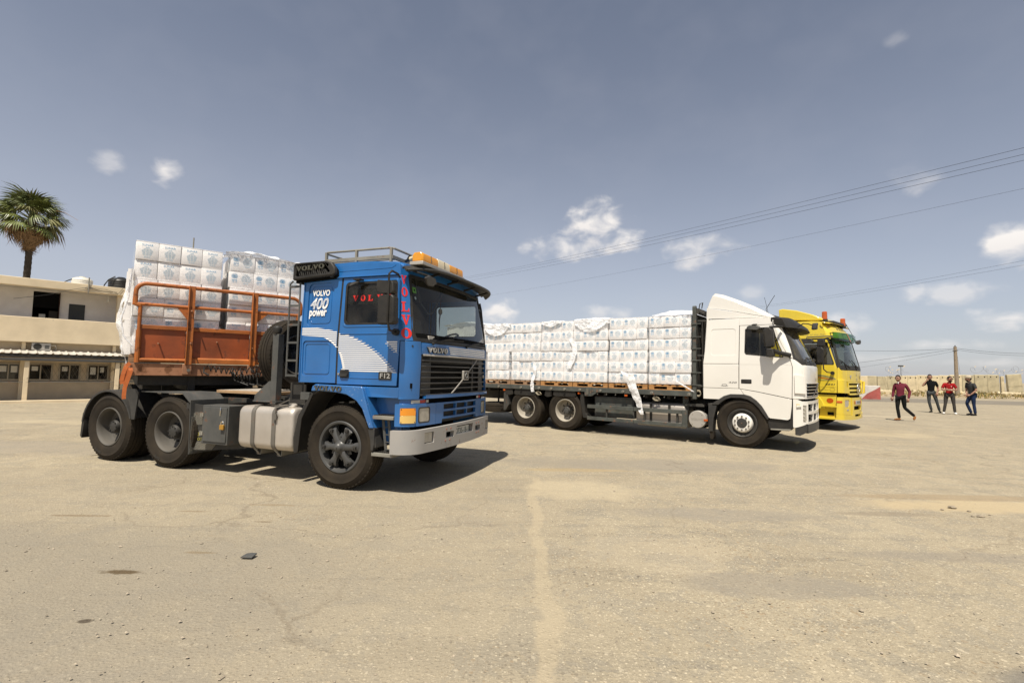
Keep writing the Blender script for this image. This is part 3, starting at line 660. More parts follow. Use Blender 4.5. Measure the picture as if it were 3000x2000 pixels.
# front: windscreen, black border, panel, trim
wsL, wsR = 1.0, SE + (BS.sf(-.98) - 1.0)
g = sheet('windscreen', BS, [(1.02, 1.885), (wsR - .02, 1.885), (wsR + .01, 1.95), (wsR - .04, 2.80), (1.05, 2.80), (1.0, 1.95)], (), -.012, 0, MT['glass_clear'], BT, bev=0)
sheet('windscreen_rubber', BS, [(1.0, 1.875), (wsR, 1.875), (wsR + .03, 1.95), (wsR - .02, 2.735), (1.03, 2.735), (.985, 1.95)],
      ([(1.055, 1.925), (1.025, 1.98), (1.07, 2.69), (wsR - .07, 2.69), (wsR - .025, 1.98), (wsR - .055, 1.925)],), .003, .02, MT['black'], BT, bev=.005)
sheet('dark_lower_band', BS, [(1.055, 1.92), (wsR - .055, 1.92), (wsR - .05, 1.985), (1.05, 1.985)], (), -.004, .004, MT['void'], BT, bev=0)
sheet('front_panel', BS, [(1.128, 1.725), (SE - .022, 1.725), (SE - .012, 1.868), (1.128, 1.868)], (), .006, .03, MT['blue'], BT, bev=.008)
sheet('front_scuttle', BS, [(1.10, 1.62), (SE, 1.62), (SE, 1.874), (1.10, 1.874)], (), -.03, .02, MT['black'], BT, bev=0)
mbp = []
for i in range(4): mbp.append([(1.735 + i * .012, 1.842 - i * .0265), (3.045, 1.842 - i * .0265), (3.05, 1.827 - i * .0265), (1.74 + i * .012, 1.827 - i * .0265)][::-1])
sheet('front_stripe_decal', BS, mbp, (), .010, 0, MT['decal_white'], BT, bev=0, smooth=0)
bd = slab_word('front_lettering', BS, [('V', 1.235, 1.752, .105, .066), ('O', 1.345, 1.752, .078, .066), ('L', 1.430, 1.752, .078, .066), ('V', 1.500, 1.752, .10, .066), ('O', 1.603, 1.752, .078, .066)], MT['badge_l'], BT, .026, .015)
slab_word('front_lettering_backing', BS, [('V', 1.229, 1.745, .117, .076), ('O', 1.339, 1.745, .09, .08), ('L', 1.424, 1.745, .09, .078), ('V', 1.494, 1.745, .112, .078), ('O', 1.597, 1.745, .09, .08)], MT['black'], BT, .014, .010)
sheet('grille_trim', BS, [(1.165, 1.704), (SE - .01, 1.704), (SE - .01, 1.728), (1.165, 1.728)], (), .022, .03, MT['silver'], BT, bev=.004)
# grille: backing, slats, posts, diagonal and badge
gr = sheet('grille', BS, [(1.125, 1.21), (SE, 1.21), (SE, 1.702), (1.125, 1.702)], (), -.085, .02, MT['void'], BT, bev=0)
for i in range(24):
    z = 1.235 + i * .0195
    sheet('radiator_fin', BS, [(1.40, z), (2.9, z), (2.9, z + .007), (1.40, z + .007)], (), -.062, .02, MT['dark'], gr, bev=0, cuts=True)
for i in range(7):
    z = 1.652 - i * .0725
    sheet('grille_slat', BS, [(1.135, z - .012), (SE - .02, z - .012), (SE - .02, z + .006), (1.135, z + .006)], (), .004, .055, MT['grille'], BT, bev=.004)
for a, b in ((1.135, 1.345), (1.345, 1.375), (2.58, 2.62), (2.88, SE - .02)):
    sheet('grille_post', BS, [(a, 1.215), (b, 1.215), (b, 1.70), (a, 1.70)], (), -.030, .02, MT['grille'], BT, bev=.003)
sheet('grille_end', BS, [(1.128, 1.205), (1.150, 1.205), (1.155, 1.70), (1.128, 1.70)], (), .0, .06, MT['black'], BT, bev=.004)
dg = sheet('diagonal_bar', BS, [(1.79, 1.203), (1.825, 1.203), (2.685, 1.70), (2.655, 1.70)], (), .020, .012, MT['silver'], BT, bev=.003)
sheet('diagonal_groove', BS, [(1.815, 1.211), (1.822, 1.211), (2.668, 1.696), (2.660, 1.696)], (), .0215, .0, MT['black'], dg, bev=0)
em = sheet('grille_badge', BS, rrect(2.135, 1.395, 2.295, 1.530, .01), (), .038, .03, MT['silver'], BT, bev=.004)
sheet('badge_face', BS, rrect(2.150, 1.408, 2.280, 1.517, .006), (), .0405, .004, MT['trim'], em, bev=0)
mb = MB(); c = BS.P(2.215, 1.462, .043); a_ = (BS.P(2.26, 1.462, .043) - c).normalized(); 
mb.tube([c + a_ * (.035 * cos(t)) + Vector((0, 0, .032 * sin(t))) for t in [2 * pi * i / 20 for i in range(20)]], .005, 6, True); mb.build('badge_ring', MT['badge_l'], em)
sheet('badge_plate', BS, [(2.965, 1.415), (3.065, 1.415), (3.065, 1.47), (2.965, 1.47)], (), .010, .01, MT['black'], BT)
text_on('badge_lettering', BS, 'F12', 3.015, 1.443, .075, .042, MT['badge_l'], BT, .0125, bold=.02)
sheet('grille_lip', BS, [(1.205, 1.168), (SE + .03, 1.168), (SE + .03, 1.205), (1.205, 1.212)], (), .040, .06, MT['blue'], BT, bev=.006)
sheet('grille_lip_edge', BS, [(1.200, 1.206), (SE + .02, 1.206), (SE + .02, 1.222), (1.200, 1.222)], (), .035, .05, MT['trim'], BT, bev=.003)
# near-black strip painting the shade of the gap, reflectors, lamp panel
sheet('dark_gap_strip', BS, [(.83, 1.09), (SE + .1, 1.09), (SE + .1, 1.20), (.83, 1.20)], (), -.06, .02, MT['void'], BT, bev=0)
sheet('lower_front_band', BS, [(.845, 1.10), (1.30, 1.10), (1.26, 1.165), (.845, 1.165)], (), -.02, .02, MT['blue'], BT)
for a, b, mm in ((1.0, 1.15, 'whiteref'), (1.15, 1.262, 'redref'), (1.275, 1.325, 'whiteref'), (2.76, 2.85, 'whiteref'), (2.85, 2.94, 'redref')):
    sheet('reflector', BS, [(a, 1.112), (b, 1.112), (b, 1.150), (a, 1.150)], (), -.012, .006, MT[mm], BT, bev=.002)
LS = Surf(.80, .22, 1.2, .07, None)
ih = rrect(.870, .872, 1.050, 1.058, .012); hh_ = rrect(1.092, .868, 1.325, 1.064, .03)
lp = sheet('lamp_panel', LS, [(.805, .832), (1.058, .832), (1.058, 1.104), (.805, 1.104)], (ih,), .016, .05, MT['blue'], BT, bev=.008)
lp2 = sheet('lamp_panel', LS, [(1.062, .832), (1.452, .832), (1.452, 1.104), (1.062, 1.104)], (hh_,), .016, .05, MT['blue'], BT, bev=.008)
gh = [rrect(1.63 + i * .345, z0, 1.63 + i * .345 + .325, z0 + .068, .008) for i in range(3) for z0 in (1.012, .915)]
lp3 = sheet('lower_grille', LS, [(1.456, .90), (1.60, .86), (1.60, .895), (2.70, .895), (2.70, .86), (2.856, .832), (2.856, 1.104), (1.456, 1.104), (1.456, .832), (1.458, .832)][:0] or [(1.456, .834), (1.59, .834), (1.60, .885), (2.66, .885), (2.67, .834), (2.856, .834), (2.856, 1.104), (1.456, 1.104)], gh, .016, .04, MT['blue'], BT, bev=.006)
hr = rrect(2.90, .868, 3.09, 1.064, .03)
lp4 = sheet('lamp_panel', LS, [(2.860, .832), (3.46, .832), (3.46, 1.104), (2.860, 1.104)], (hr,), .016, .05, MT['blue'], BT, bev=.008)
sheet('radiator', LS, [(1.58, .84), (2.75, .84), (2.75, 1.10), (1.58, 1.10)], (), -.04, .02, MT['dark'], BT, bev=0)
sheet('indicator_lamp', LS, rrect(.873, .968, 1.047, 1.056, .010), (), .028, .04, MT['amber'], lp, bev=.005)
sheet('indicator_lamp', LS, rrect(.873, .874, 1.047, .967, .010), (), .028, .04, MT['yellowlens'], lp, bev=.005)
mb = MB()
for s_, z_ in ((.886, 1.044), (1.034, 1.044), (.886, .886), (1.034, .886)):
    c = LS.P(s_, z_, .026); n = LS.P(s_, z_, .032); mb.cyl(c, n, .006, 8)
mb.build('lamp_screws', MT['dark'], lp)
for (a, b, par) in ((1.095, 1.322, lp2), (2.903, 3.087, lp4)):
    sheet('headlight', LS, rrect(a, .871, b, 1.061, .03), (), .012, .04, MT['clearlens'], par, bev=.012, seg=3)
    sheet('headlight_rim', LS, rrect(a - .004, .867, b + .004, 1.065, .032), (rrect(a + .012, .883, b - .012, 1.049, .026),), .017, .02, MT['trim'], par)
# bumper
US = Surf(.80, .27, 1.24, .06, None)
k0 = .06
fh = rrect(1.175 + k0, .612, 1.375 + k0, .748, .01); pk = rrect(1.935 + k0, .648, 2.475 + k0, .765, .012); s1_ = rrect(1.655 + k0, .635, 1.865 + k0, .712, .012); s2_ = rrect(2.575 + k0, .640, 2.785 + k0, .715, .012); fh2 = rrect(3.035 + k0, .612, 3.21 + k0, .755, .01)
bu = sheet('bumper', US, [(.775, .500), (1.15, .500), (2.2, .508), (3.2, .530), (3.655, .535), (3.655, .795), (3.2, .815), (2.2, .805), (1.15, .790), (.775, .785)], (fh, pk, s1_, s2_, fh2), .012, .06, MT['bumper'], BT, bev=.012, seg=3)
sheet('bumper_back', US, [(1.1, .56), (3.3, .56), (3.3, .77), (1.1, .77)], (), -.08, .02, MT['void'], BT, bev=0)
for a, b in ((1.175, 1.375), (3.035, 3.21)):
    sheet('fog_lamp', US, rrect(a + k0 - .005, .622, b + k0 - .025, .742, .015), (), -.004, .05, MT['clearlens'], bu, bev=.01, seg=3)
sheet('tow_slot', US, rrect(1.72, .630, 1.80, .718, .01), (), -.03, .03, MT['dark'], bu); sheet('tow_slot', US, rrect(2.64, .636, 2.72, .72, .01), (), -.03, .03, MT['dark'], bu)
mb = MB()
for s_, z_ in ((1.72, .75), (1.83, .752), (1.70, .600), (1.81, .602), (2.66, .750), (2.76, .752), (2.67, .608), (2.76, .610)):
    c = US.P(s_, z_, .012); mb.cyl(c, US.P(s_, z_, .020), .013, 8)
mb.build('bumper_bolts', MT['redorange'] if False else pm('faded_red_bolts', (.34, .17, .13), .7), bu)
pl = sheet('number_plate', US, rrect(2.0, .645, 2.43, .748, .004), (), -.010, .006, MT['plate'], BT, bev=0)
text_on('plate_lettering', US, '0735-18-1', 2.215, .692, .39, .075, MT['plate_ink'], pl, -.0085, bold=.01)
# roof skin, rear wall, floor (closed shell)
mb = MB(); nx = 16; ny = 12; rows = []
for i in range(nx + 1):
    x = -.72 + (1.54 + .05) * i / nx
    zz = 2.905 + .055 * (1 - ((x - .25) / 1.0) ** 2) - max(0, x - .55) ** 2 * .9
    rows.append([(x if x < .8 else x, (1 - .025) * 1.2 * (-1 + 2 * j / ny) * (1 if x < .75 else 1 - (x - .75) * .8), zz - .07 * (abs(-1 + 2 * j / ny) ** 6)) for j in range(ny + 1)])
vs = [p for r in rows for p in r]; fs = [(i * (ny + 1) + j, (i + 1) * (ny + 1) + j, (i + 1) * (ny + 1) + j + 1, i * (ny + 1) + j + 1) for i in range(nx) for j in range(ny)]
mb.add(vs, fs); o = mb.build('roof', MT['blue'], BT, smooth=60); so_ = o.modifiers.new('s', 'SOLIDIFY'); so_.thickness = .02
mb = MB(); mb.prism([(-.72, -1.17, 1.33), (-.72, 1.17, 1.33), (-.72, 1.15, 2.88), (-.72, -1.15, 2.88)], (.03, 0, 0)); mb.build('rear_wall', MT['blue'], BT, bev=.01)
mb = MB(); mb.box(-.68, .98, -1.14, 1.14, 1.30, 1.36); mb.build('cab_floor', MT['void'], BT)
sheet('header', BS, [(1.0, 2.725), (wsR, 2.725), (wsR, 2.86), (1.0, 2.86)], (), .0, .03, MT['blue'], BT, bev=.006)
# interior lining, seats, dashboard, wheel
mb = MB(); mb.box(-.66, .60, -1.12, 1.12, 2.70, 2.78); mb.box(-.69, -.60, -1.12, 1.12, 1.36, 2.78); mb.box(-.60, -.13, -1.14, -1.10, 1.36, 2.72); mb.box(-.60, -.13, 1.10, 1.14, 1.36, 2.72); mb.build('cab_lining', MT['cabin'], BT)
def interior(T, xd, zf, w, ds=1.0):
    mb = MB(); mb.prism([(xd, -w, zf), (xd, -w, zf + .50), (xd - .10, -w, zf + .56), (xd - .28, -w, zf + .50), (xd - .33, -w, zf + .36), (xd - .22, -w, zf)], (0, 2 * w, 0)); mb.build('dashboard', MT['cabin'], T, bev=.02)
    for y in (-.55, .55):
        mb = MB(); mb.box(xd - .98, xd - .50, y - .24, y + .24, zf + .22, zf + .38); mb.prism([(xd - .98, y - .23, zf + .3), (xd - .86, y - .23, zf + .34), (xd - 1.0, y - .23, zf + 1.0), (xd - 1.10, y - .23, zf + 1.02)], (0, .46, 0)); mb.box(xd - .9, xd - .6, y - .1, y + .1, zf, zf + .25); mb.build('seat', MT['cabin'], T, bev=.04, seg=3)
    mb = MB(); c = Vector((xd - .40, .55, zf + .62)); ax = Vector((-.55, 0, .83)); e1 = Vector((.83, 0, .55)); e2 = Vector((0, 1, 0))
    mb.tube([c + (e1 * cos(t) + e2 * sin(t)) * .22 for t in [2 * pi * i / 28 for i in range(28)]], .015, 8, True)
    for t in (.5, 2.6, 4.7): mb.tube([c, c + (e1 * cos(t) + e2 * sin(t)) * .21], .012, 6)
    mb.tube([c, c - ax * .3], .03, 8); mb.build('steering_wheel', MT['black'], T)
interior(BT, .93, 1.36, 1.05)
# pendant, cable and stickers behind the windscreen
mb = MB(); mb.tube([(.72, .02, 2.70), (.71, .02, 2.42)], .006, 6); mb.tube([(.71, .02, 2.36), (.70, .015, 2.25), (.71, .02, 2.10)], [.012, .010, .002], 6); mb.build('pendant_cord', pm('pendant_red', (.12, .02, .02), .7), BT)
mb = MB(); mb.cyl((.72, .02, 2.39), (.70, .02, 2.39), .045, 16); mb.build('pendant_disc', pm('pendant_wood', (.25, .17, .10), .6), BT)
mb = MB(); mb.tube([(.80, -.85, 2.70), (.78, -.66, 2.42), (.77, -.45, 2.30), (.76, -.30, 2.33), (.76, -.12, 2.55), (.78, -.05, 2.70)], .012, 6); mb.build('dash_cable', MT['black'], BT)
sheet('green_sticker', BS, rrect(1.075, 2.50, 1.15, 2.575, .006), (rrect(1.10, 2.525, 1.125, 2.55, .01),), -.006, 0, pm('green_vinyl', (.09, .26, .04), .5), BT, bev=0)
sheet('round_sticker', BS, rrect(1.095, 2.415, 1.135, 2.455, .018), (), -.006, 0, pm('pale_vinyl', (.25, .32, .33), .5), BT, bev=0)
mb = MB(); c = BS.P(1.43, 1.935, -.06); mb.box(-.05, .05, -.16, .16, -.03, .03, Matrix.Translation(c)); mb.build('dash_box', MT['silver'], BT, bev=.005)
mb = MB(); mb.tube([BS.P(wsR + .05, 2.66, .02), BS.P(wsR + .06, 2.55, .03), BS.P(wsR + .07, 1.98, .02)], .018, 8); mb.build('far_pillar_trim', MT['black'], BT)
# wipers
for s0 in (1.35, 2.25):
    mb = MB(); mb.tube([BS.P(s0, 1.875, .02), BS.P(s0 + .25, 1.93, .035), BS.P(s0 + .50, 1.955, .03)], .008, 6); mb.tube([BS.P(s0 + .20, 1.925, .018), BS.P(s0 + .82, 1.95, .018)], .007, 6); mb.cyl(BS.P(s0, 1.87, 0), BS.P(s0, 1.87, .03), .016, 10); mb.build('wiper', MT['black'], BT)
# sun visor with chrome front edge
vz = 2.80
mb = MB(); n = 22; vs = []
for i in range(n + 1):
    t = -1 + 2 * i / n; y = 1.22 * t; bx = .86 + .07 * (1 - t * t); e = (1 - abs(t) ** 6)
    vs += [(bx - .02, y * .985, 2.80 + .07 * e), (bx + .08 * e + .01, y, 2.805 + .05 * e), (bx + .20 * e + .05, y, 2.785 + .022 * e - .03 * (1 - e)), (bx + .19 * e + .04, y, 2.772 + .02 * e - .04 * (1 - e)), (bx + .08 * e, y, 2.79 + .035 * e), (bx - .03, y * .985, 2.775 + .06 * e)]
fs = []
for i in range(n):
    for k in range(6): fs.append((i * 6 + k, i * 6 + (k + 1) % 6, (i + 1) * 6 + (k + 1) % 6, (i + 1) * 6 + k))
fs += [tuple(range(6)), tuple(n * 6 + k for k in range(6))]
vis = mb.add(vs, fs).build('sun_visor', MT['black'], BT, smooth=40)
mb = MB(); mb.tube([(.86 + .07 * (1 - t * t) + .20 * (1 - abs(t) ** 6) + .055, 1.21 * t, 2.785 + .018 * (1 - abs(t) ** 6) - .03 * (abs(t) ** 6)) for t in [-1 + 2 * i / 24 for i in range(25)]], .018, 8); mb.build('visor_tube', MT['trim'], vis)
for t in (-.6, -.15, .3, .72):
    mb = MB(); mb.bar((.86, t * 1.2, 2.735), (1.10, t * 1.2, 2.79), .02, .025); mb.build('visor_bracket', MT['black'], vis)
# amber light bar on the visor
lb = MB(); lb.box(.87, 1.065, -1.10, .08, 2.84, 2.885); lbo = lb.build('light_bar', MT['silver'], BT, bev=.006)
for a, b, mm in ((-1.08, -.68, 'ambert'), (-.678, -.36, 'creamlens'), (-.358, .06, 'ambert')):
    mb = MB(); mb.prism([(.885, a, 2.885), (1.055, a, 2.885), (1.048, a, 2.975), (1.025, a, 3.005), (.915, a, 3.005), (.892, a, 2.975)], (0, b - a, 0)); mb.build('lens', MT[mm], lbo, bev=.022 if mm == 'ambert' else .006, seg=3)
for y in (-.88, -.52, -.15):
    mb = MB(); mb.box(.884, 1.057, y - .003, y + .003, 2.89, 2.985); mb.build('lens_rib', MT['strap'], lbo)
for y in (-1.0, .0):
    mb = MB(); mb.box(.90, 1.03, y - .03, y + .03, 2.80, 2.84); mb.build('bracket', MT['dark'], lbo)
# wide mirror above the windscreen
mb = MB(); mb.tube([(.93, -1.10, 2.76), (1.02, -1.12, 2.73), (1.12, -1.03, 2.70)], .012, 8); mb.build('mirror_arm', MT['black'], BT)
mb = MB(); m = Matrix.Translation((1.12, -1.03, 2.64)) @ Euler((0, radians(25), radians(10))).to_matrix().to_4x4()
mb.prism([m @ Vector(p) for p in ((0, -.20, .01), (0, -.12, -.045), (0, .0, -.065), (0, .12, -.045), (0, .20, .01), (0, .10, .06), (0, -.10, .06))], m.to_3x3() @ Vector((.035, 0, 0))); mb.build('front_mirror', MT['trim'], BT, bev=.014, seg=3)
# roof rack
rk = MB(); zr = 2.972; x0, x1, y0, y1 = -.47, .585, -1.07, .95
rk.tube([(x0, y0, zr + .105), (x0 + .03, y0, zr + .118), (x1 - .05, y0, zr + .118), (x1, y0 + .04, zr + .118), (x1, y1 - .04, zr + .118), (x1 - .04, y1, zr + .118), (x0, y1, zr + .118), (x0, y0, zr + .105)], .014, 8)
rko = rk.build('roof_rack', MT['rack'], BT)
for (a, b) in (((x0, y0), (x1, y0)), ((x0, y1), (x1, y1)), ((x0, y0), (x0, y1)), ((x1, y0), (x1, y1))):
    mb = MB(); mb.bar((a[0], a[1], zr), (b[0], b[1], zr), .028, .045); mb.build('rack_rail', MT['rack'], rko)
for i in range(7):
    y = y0 + .14 + i * (y1 - y0 - .28) / 6; mb = MB(); mb.bar((x0, y, zr), (x1, y, zr), .035, .015); mb.build('rack_slat', MT['rack'], rko)
for (x, y) in ((x0 + .01, y0), (.035, y0), (x1 - .01, y0), (x0, y1), (.035, y1), (x1, y1), (x1, -.35), (x1, .3), (x0, -.1)):
    mb = MB(); mb.bar((x, y, zr - .07 if y in (y0, y1) else zr), (x, y, zr + .118), .032, .03, (1, 0, 0)); mb.build('rack_post', MT['rack'], rko)
# horn / work lamp on the front roof corner
mb = MB(); mb.lathe([(.0, 0), (.018, 0), (.02, .05), (.045, .10), (.045, .115), (.0, .115)], 16, Matrix.Translation((.70, -.93, 2.935)) @ Euler((radians(20), radians(80), 0)).to_matrix().to_4x4()); mb.build('roof_lamp', MT['black'], BT)
mb = MB(); mb.lathe([(.0, .0), (.036, 0), (.030, .075), (.0, .08)], 14, Matrix.Translation((.80, -.965, 2.945)) @ Euler((radians(20), radians(80), 0)).to_matrix().to_4x4()); mb.build('lamp_lens', MT['creamlens'], BT)
# black louvred air deflector on the rear roof corner
for mir in (1, -1):
    out_ = [(-.845, 2.695), (-.19, 2.73), (-.145, 2.75), (-.155, 2.84), (-.21, 2.905), (-.29, 2.935), (-.80, 2.930), (-.845, 2.90)]
    inn = [(-.805, 2.745), (-.27, 2.770), (-.235, 2.79), (-.33, 2.900), (-.78, 2.900)]
    PS = Plane3((0, -1.235 * mir, 0), (1, 0, 0), (0, 0, 1)) if mir == 1 else Plane3((0, 1.235, 0), (1, 0, 0), (0, 0, 1))
    mb = MB(); mb.prism([(x, -1.20 * mir, z) for x, z in out_], (0, -.065 * mir, 0), [[(x, -1.20 * mir, z) for x, z in inn]]); df = mb.build('air_deflector', MT['black'], BT, bev=.018, seg=3)
    mb = MB(); mb.prism([(x, -1.05 * mir, z - .03) for x, z in out_], (0, -.155 * mir, 0)); mb.build('deflector_back', MT['void'], df, bev=.01)
    for i in range(17):
        x = -.79 + i * .035; zt = min(2.898, 2.898 - max(0, x + .06 - (-.34)) * 1.1)
        dx = .045
        mb = MB(); mb.prism([(x, -1.205 * mir, zt), (x + .012, -1.205 * mir, zt), (x + dx + .012, -1.205 * mir, 2.757), (x + dx, -1.205 * mir, 2.757)], (0, -.045 * mir, 0)); mb.build('louvre', MT['trim'], df)
    if mir == 1:
        slab_word('deflector_lettering', PS, [(ch, -.79 + i * .094, 2.815 + i * .005, .092, .060) for i, ch in enumerate('VOLVO')], MT['decal_grey'], BT, .032, .012)
# side mirror cluster: bracket tube, two mirrors
for mir in (1,):
    def m3(x, y, z): return (x, y * mir, z)
    mb = MB(); mb.tube([m3(.80, -1.19, 2.67), m3(.81, -1.26, 2.70), m3(.85, -1.44, 2.70), m3(.86, -1.51, 2.65), m3(.86, -1.515, 2.10), m3(.855, -1.46, 1.99), m3(.80, -1.30, 1.985), m3(.775, -1.18, 1.985)], .013, 8)
    mb.cyl(m3(.785, -1.17, 1.985), m3(.785, -1.25, 1.985), .042, 12); ma = mb.build('mirror_bracket', MT['black'], BT)
    mb = MB(); mb.prism([m3(.675, -1.50, 2.45), m3(.75, -1.50, 2.425), m3(.90, -1.50, 2.42), m3(.92, -1.50, 2.45), m3(.91, -1.50, 2.55), m3(.89, -1.50, 2.565), m3(.69, -1.50, 2.59), m3(.675, -1.50, 2.57)], (0, .10 * mir, 0)); mb.build('wide_mirror', MT['black'], ma, bev=.02, seg=3)
    mb = MB(); mb.prism([m3(.70, -1.50, 2.055), m3(.91, -1.50, 2.055), m3(.935, -1.50, 2.08), m3(.925, -1.50, 2.38), m3(.90, -1.50, 2.405), m3(.73, -1.50, 2.405), m3(.70, -1.50, 2.38)], (0, .11 * mir, 0)); mb.build('main_mirror', MT['black'], ma, bev=.022, seg=3)
    mb = MB(); mb.prism([m3(.10, -1.29, 2.57), m3(.15, -1.30, 2.575), m3(.25, -1.27, 2.63), m3(.22, -1.26, 2.645), m3(.13, -1.27, 2.625)], (0, .02, .0)); mb.build('kerb_mirror', MT['trim'], BT, bev=.006)
    mb = MB(); mb.box(.16, .26, min(-1.19 * mir, -1.28 * mir), max(-1.19 * mir, -1.28 * mir), 2.65, 2.668); mb.build('mirror_mount', MT['black'], BT)
# front wheel arch: blue outer wing, black inner
for mir in (1, -1):
    def m3(x, y, z): return (x, y * mir, z)
    WS_ = Plane3((0, -1.265 * mir, 0), (1, 0, 0), (0, 0, 1))
    o_ = [(-.45, 1.225), (-.43, 1.29), (-.38, 1.318), (.33, 1.306), (.355, 1.29), (.40, 1.15), (.535, .80), (.47, .795), (.435, .87), (.36, 1.03), (.26, 1.13), (.12, 1.195), (-.05, 1.22), (-.30, 1.232)]
    mb = MB(); mb.prism([m3(x, -1.265, z) for x, z in o_], (0, .05 * mir, 0)); wg = mb.build('front_wing', MT['blue_chipped'], BT, bev=.012, seg=3)
    mb = MB(); mb.prism([m3(x, -1.22, z) for x, z in [(-.38, 1.316), (.33, 1.304), (.355, 1.288), (.40, 1.15), (.535, .80), (.52, .80), (.385, 1.14), (.335, 1.275), (-.38, 1.295)]], (0, .5 * mir, 0)); mb.build('wing_top', MT['blue'], wg, bev=.004)
    # inner black arch liner
    pts = [(-.70, .42), (-.715, .60), (-.66, .86), (-.56, 1.03), (-.44, 1.17), (-.33, 1.235), (.0, 1.235), (.20, 1.18), (.36, 1.04), (.45, .88), (.52, .72), (.545, .56)]
    mb = MB(); n_ = len(pts); vs = []
    for x, z in pts:
        c_ = Vector((x, 0, z)) - Vector((-.03, 0, .5)); c_.normalize(); vs += [m3(x, -1.235, z), m3(x + c_.x * .022, -1.235, z + c_.z * .022), m3(x + c_.x * .022, -.80, z + c_.z * .022), m3(x, -.80, z)]
    fs = [(i * 4 + k, i * 4 + (k + 1) % 4, (i + 1) * 4 + (k + 1) % 4, (i + 1) * 4 + k) for i in range(n_ - 1) for k in range(4)] + [(0, 1, 2, 3), tuple((n_ - 1) * 4 + k for k in range(4))]
    mb.add(vs, fs); mb.build('arch_liner', MT['trim'], BT, bev=.006)
    mb = MB(); mb.prism([m3(-.70, -1.245, .40), m3(-.64, -1.245, .42), m3(-.60, -1.245, .86), m3(-.44, -1.245, 1.16), m3(-.40, -1.245, 1.235), m3(-.46, -1.245, 1.20), m3(-.66, -1.245, .90), m3(-.715, -1.245, .60)], (0, .03 * mir, 0)); mb.build('arch_edge', MT['black'], BT, bev=.006)
    mb = MB(); mb.prism([m3(.46, -1.25, .80), m3(.545, -1.25, .80), m3(.545, -1.25, .60), m3(.53, -1.25, .52), m3(.50, -1.25, .53), m3(.49, -1.25, .64), m3(.455, -1.25, .76)], (0, .10 * mir, 0)); mb.build('mud_guard_tip', MT['trim'], BT, bev=.006)
    if mir == 1:
        slab_word('wing_lettering', WS_, [(ch, -.395 + i * .088, 1.236, .086, .062) for i, ch in enumerate('VOLVO')], MT['decal_grey'], BT, .010, .008)
    # steps
    for z, xa in ((.955, .50), (.505, .50)):
        st = MB(); st.box(xa, .80, min(-1.235 * mir, -.98 * mir), max(-1.235 * mir, -.98 * mir), z - .045, z); so2 = st.build('cab_step', MT['rack'], BT, bev=.005)
        mb = MB()
        for i in range(9):
            x = xa + .02 + i * .032; mb.box(x, x + .008, min(-1.225 * mir, -1.0 * mir), max(-1.225 * mir, -1.0 * mir), z, z + .008)
        for j in range(5):
            y = -1.22 + j * .05; mb.box(xa + .01, .79, min(y * mir, (y + .008) * mir), max(y * mir, (y + .008) * mir), z, z + .0075)
        mb.build('step_grating', MT['dark'], so2)
    mb = MB()
    for x in (.60, .68): mb.bar(m3(x, -1.16, .95), m3(x + .05, -1.14, .51), .02, .03)
    for k in range(5): mb.bar(m3(.60 + k * .01, -1.15, .90 - k * .09), m3(.70 + k * .01, -1.15, .90 - k * .09), .015, .01)
    mb.build('step_hanger', MT['greymetal'], BT)
    mb = MB(); mb.box(.42, .80, min(-1.05 * mir, -.85 * mir), max(-1.05 * mir, -.85 * mir), .60, 1.18); mb.build('step_well', MT['blue'], BT)
# chassis
ch = MB()
for y in (-.42, .42): ch.box(-4.95, .85, y - .035, y + .035, .78, 1.02)
for x in (-4.9, -4.5, -3.95, -3.4, -2.6, -1.8, -.9, .2, .75): ch.box(x - .04, x + .04, -.40, .40, .82, .98)
ch.build('chassis_frame', MT['chassis'], BT)
mb = MB(); mb.box(-.45, .80, -.38, .38, .62, 1.32); mb.box(-.9, -.4, -.25, .25, .5, .95); mb.build('engine', MT['void'], BT, bev=.03)
for x in (0, -3.14, -4.51):
    mb = MB(); mb.cyl((x, -1.0, .53), (x, 1.0, .53), .07 if x else .05, 14)
    if x: mb.lathe([(.0, -.2), (.15, -.16), (.2, 0), (.15, .16), (.0, .2)], 20, Matrix.Translation((x, 0, .55)) @ MY)
    mb.build('axle', MT['dark'], BT)
mb = MB(); mb.tube([(-4.3, 0, .55), (-3.14, 0, .56), (-1.0, 0, .68)], .05, 10); mb.build('drive_shaft', MT['dark'], BT)
for y in (-.55, .55):
    mb = MB()
    for k in range(5): mb.box(-4.35 + k * .08, -3.3 - k * .08, y - .04, y + .04, .74 - k * .03, .765 - k * .03)
    mb.build('leaf_spring', MT['dark'], BT)
wf = wheel(BT, (0, -1.22, .53), 'spider', 1, 0); wheel(BT, (0, 1.22, .53), 'spider', -1)
sidewall_text(wf, .43, radians(250), 'STEER')if False else None
for x, tx in ((-3.14, 'APLUS'), (-4.51, 'STRONG')):
    w_ = wheel(BT, (x, -1.22, .53), 'drive', 1); wheel(BT, (x, -.90, .53), 'drive', 1); wheel(BT, (x, 1.22, .53), 'drive', -1); wheel(BT, (x, .90, .53), 'drive', -1)
    sidewall_text(w_, .425, radians(245), tx, .04, -1)
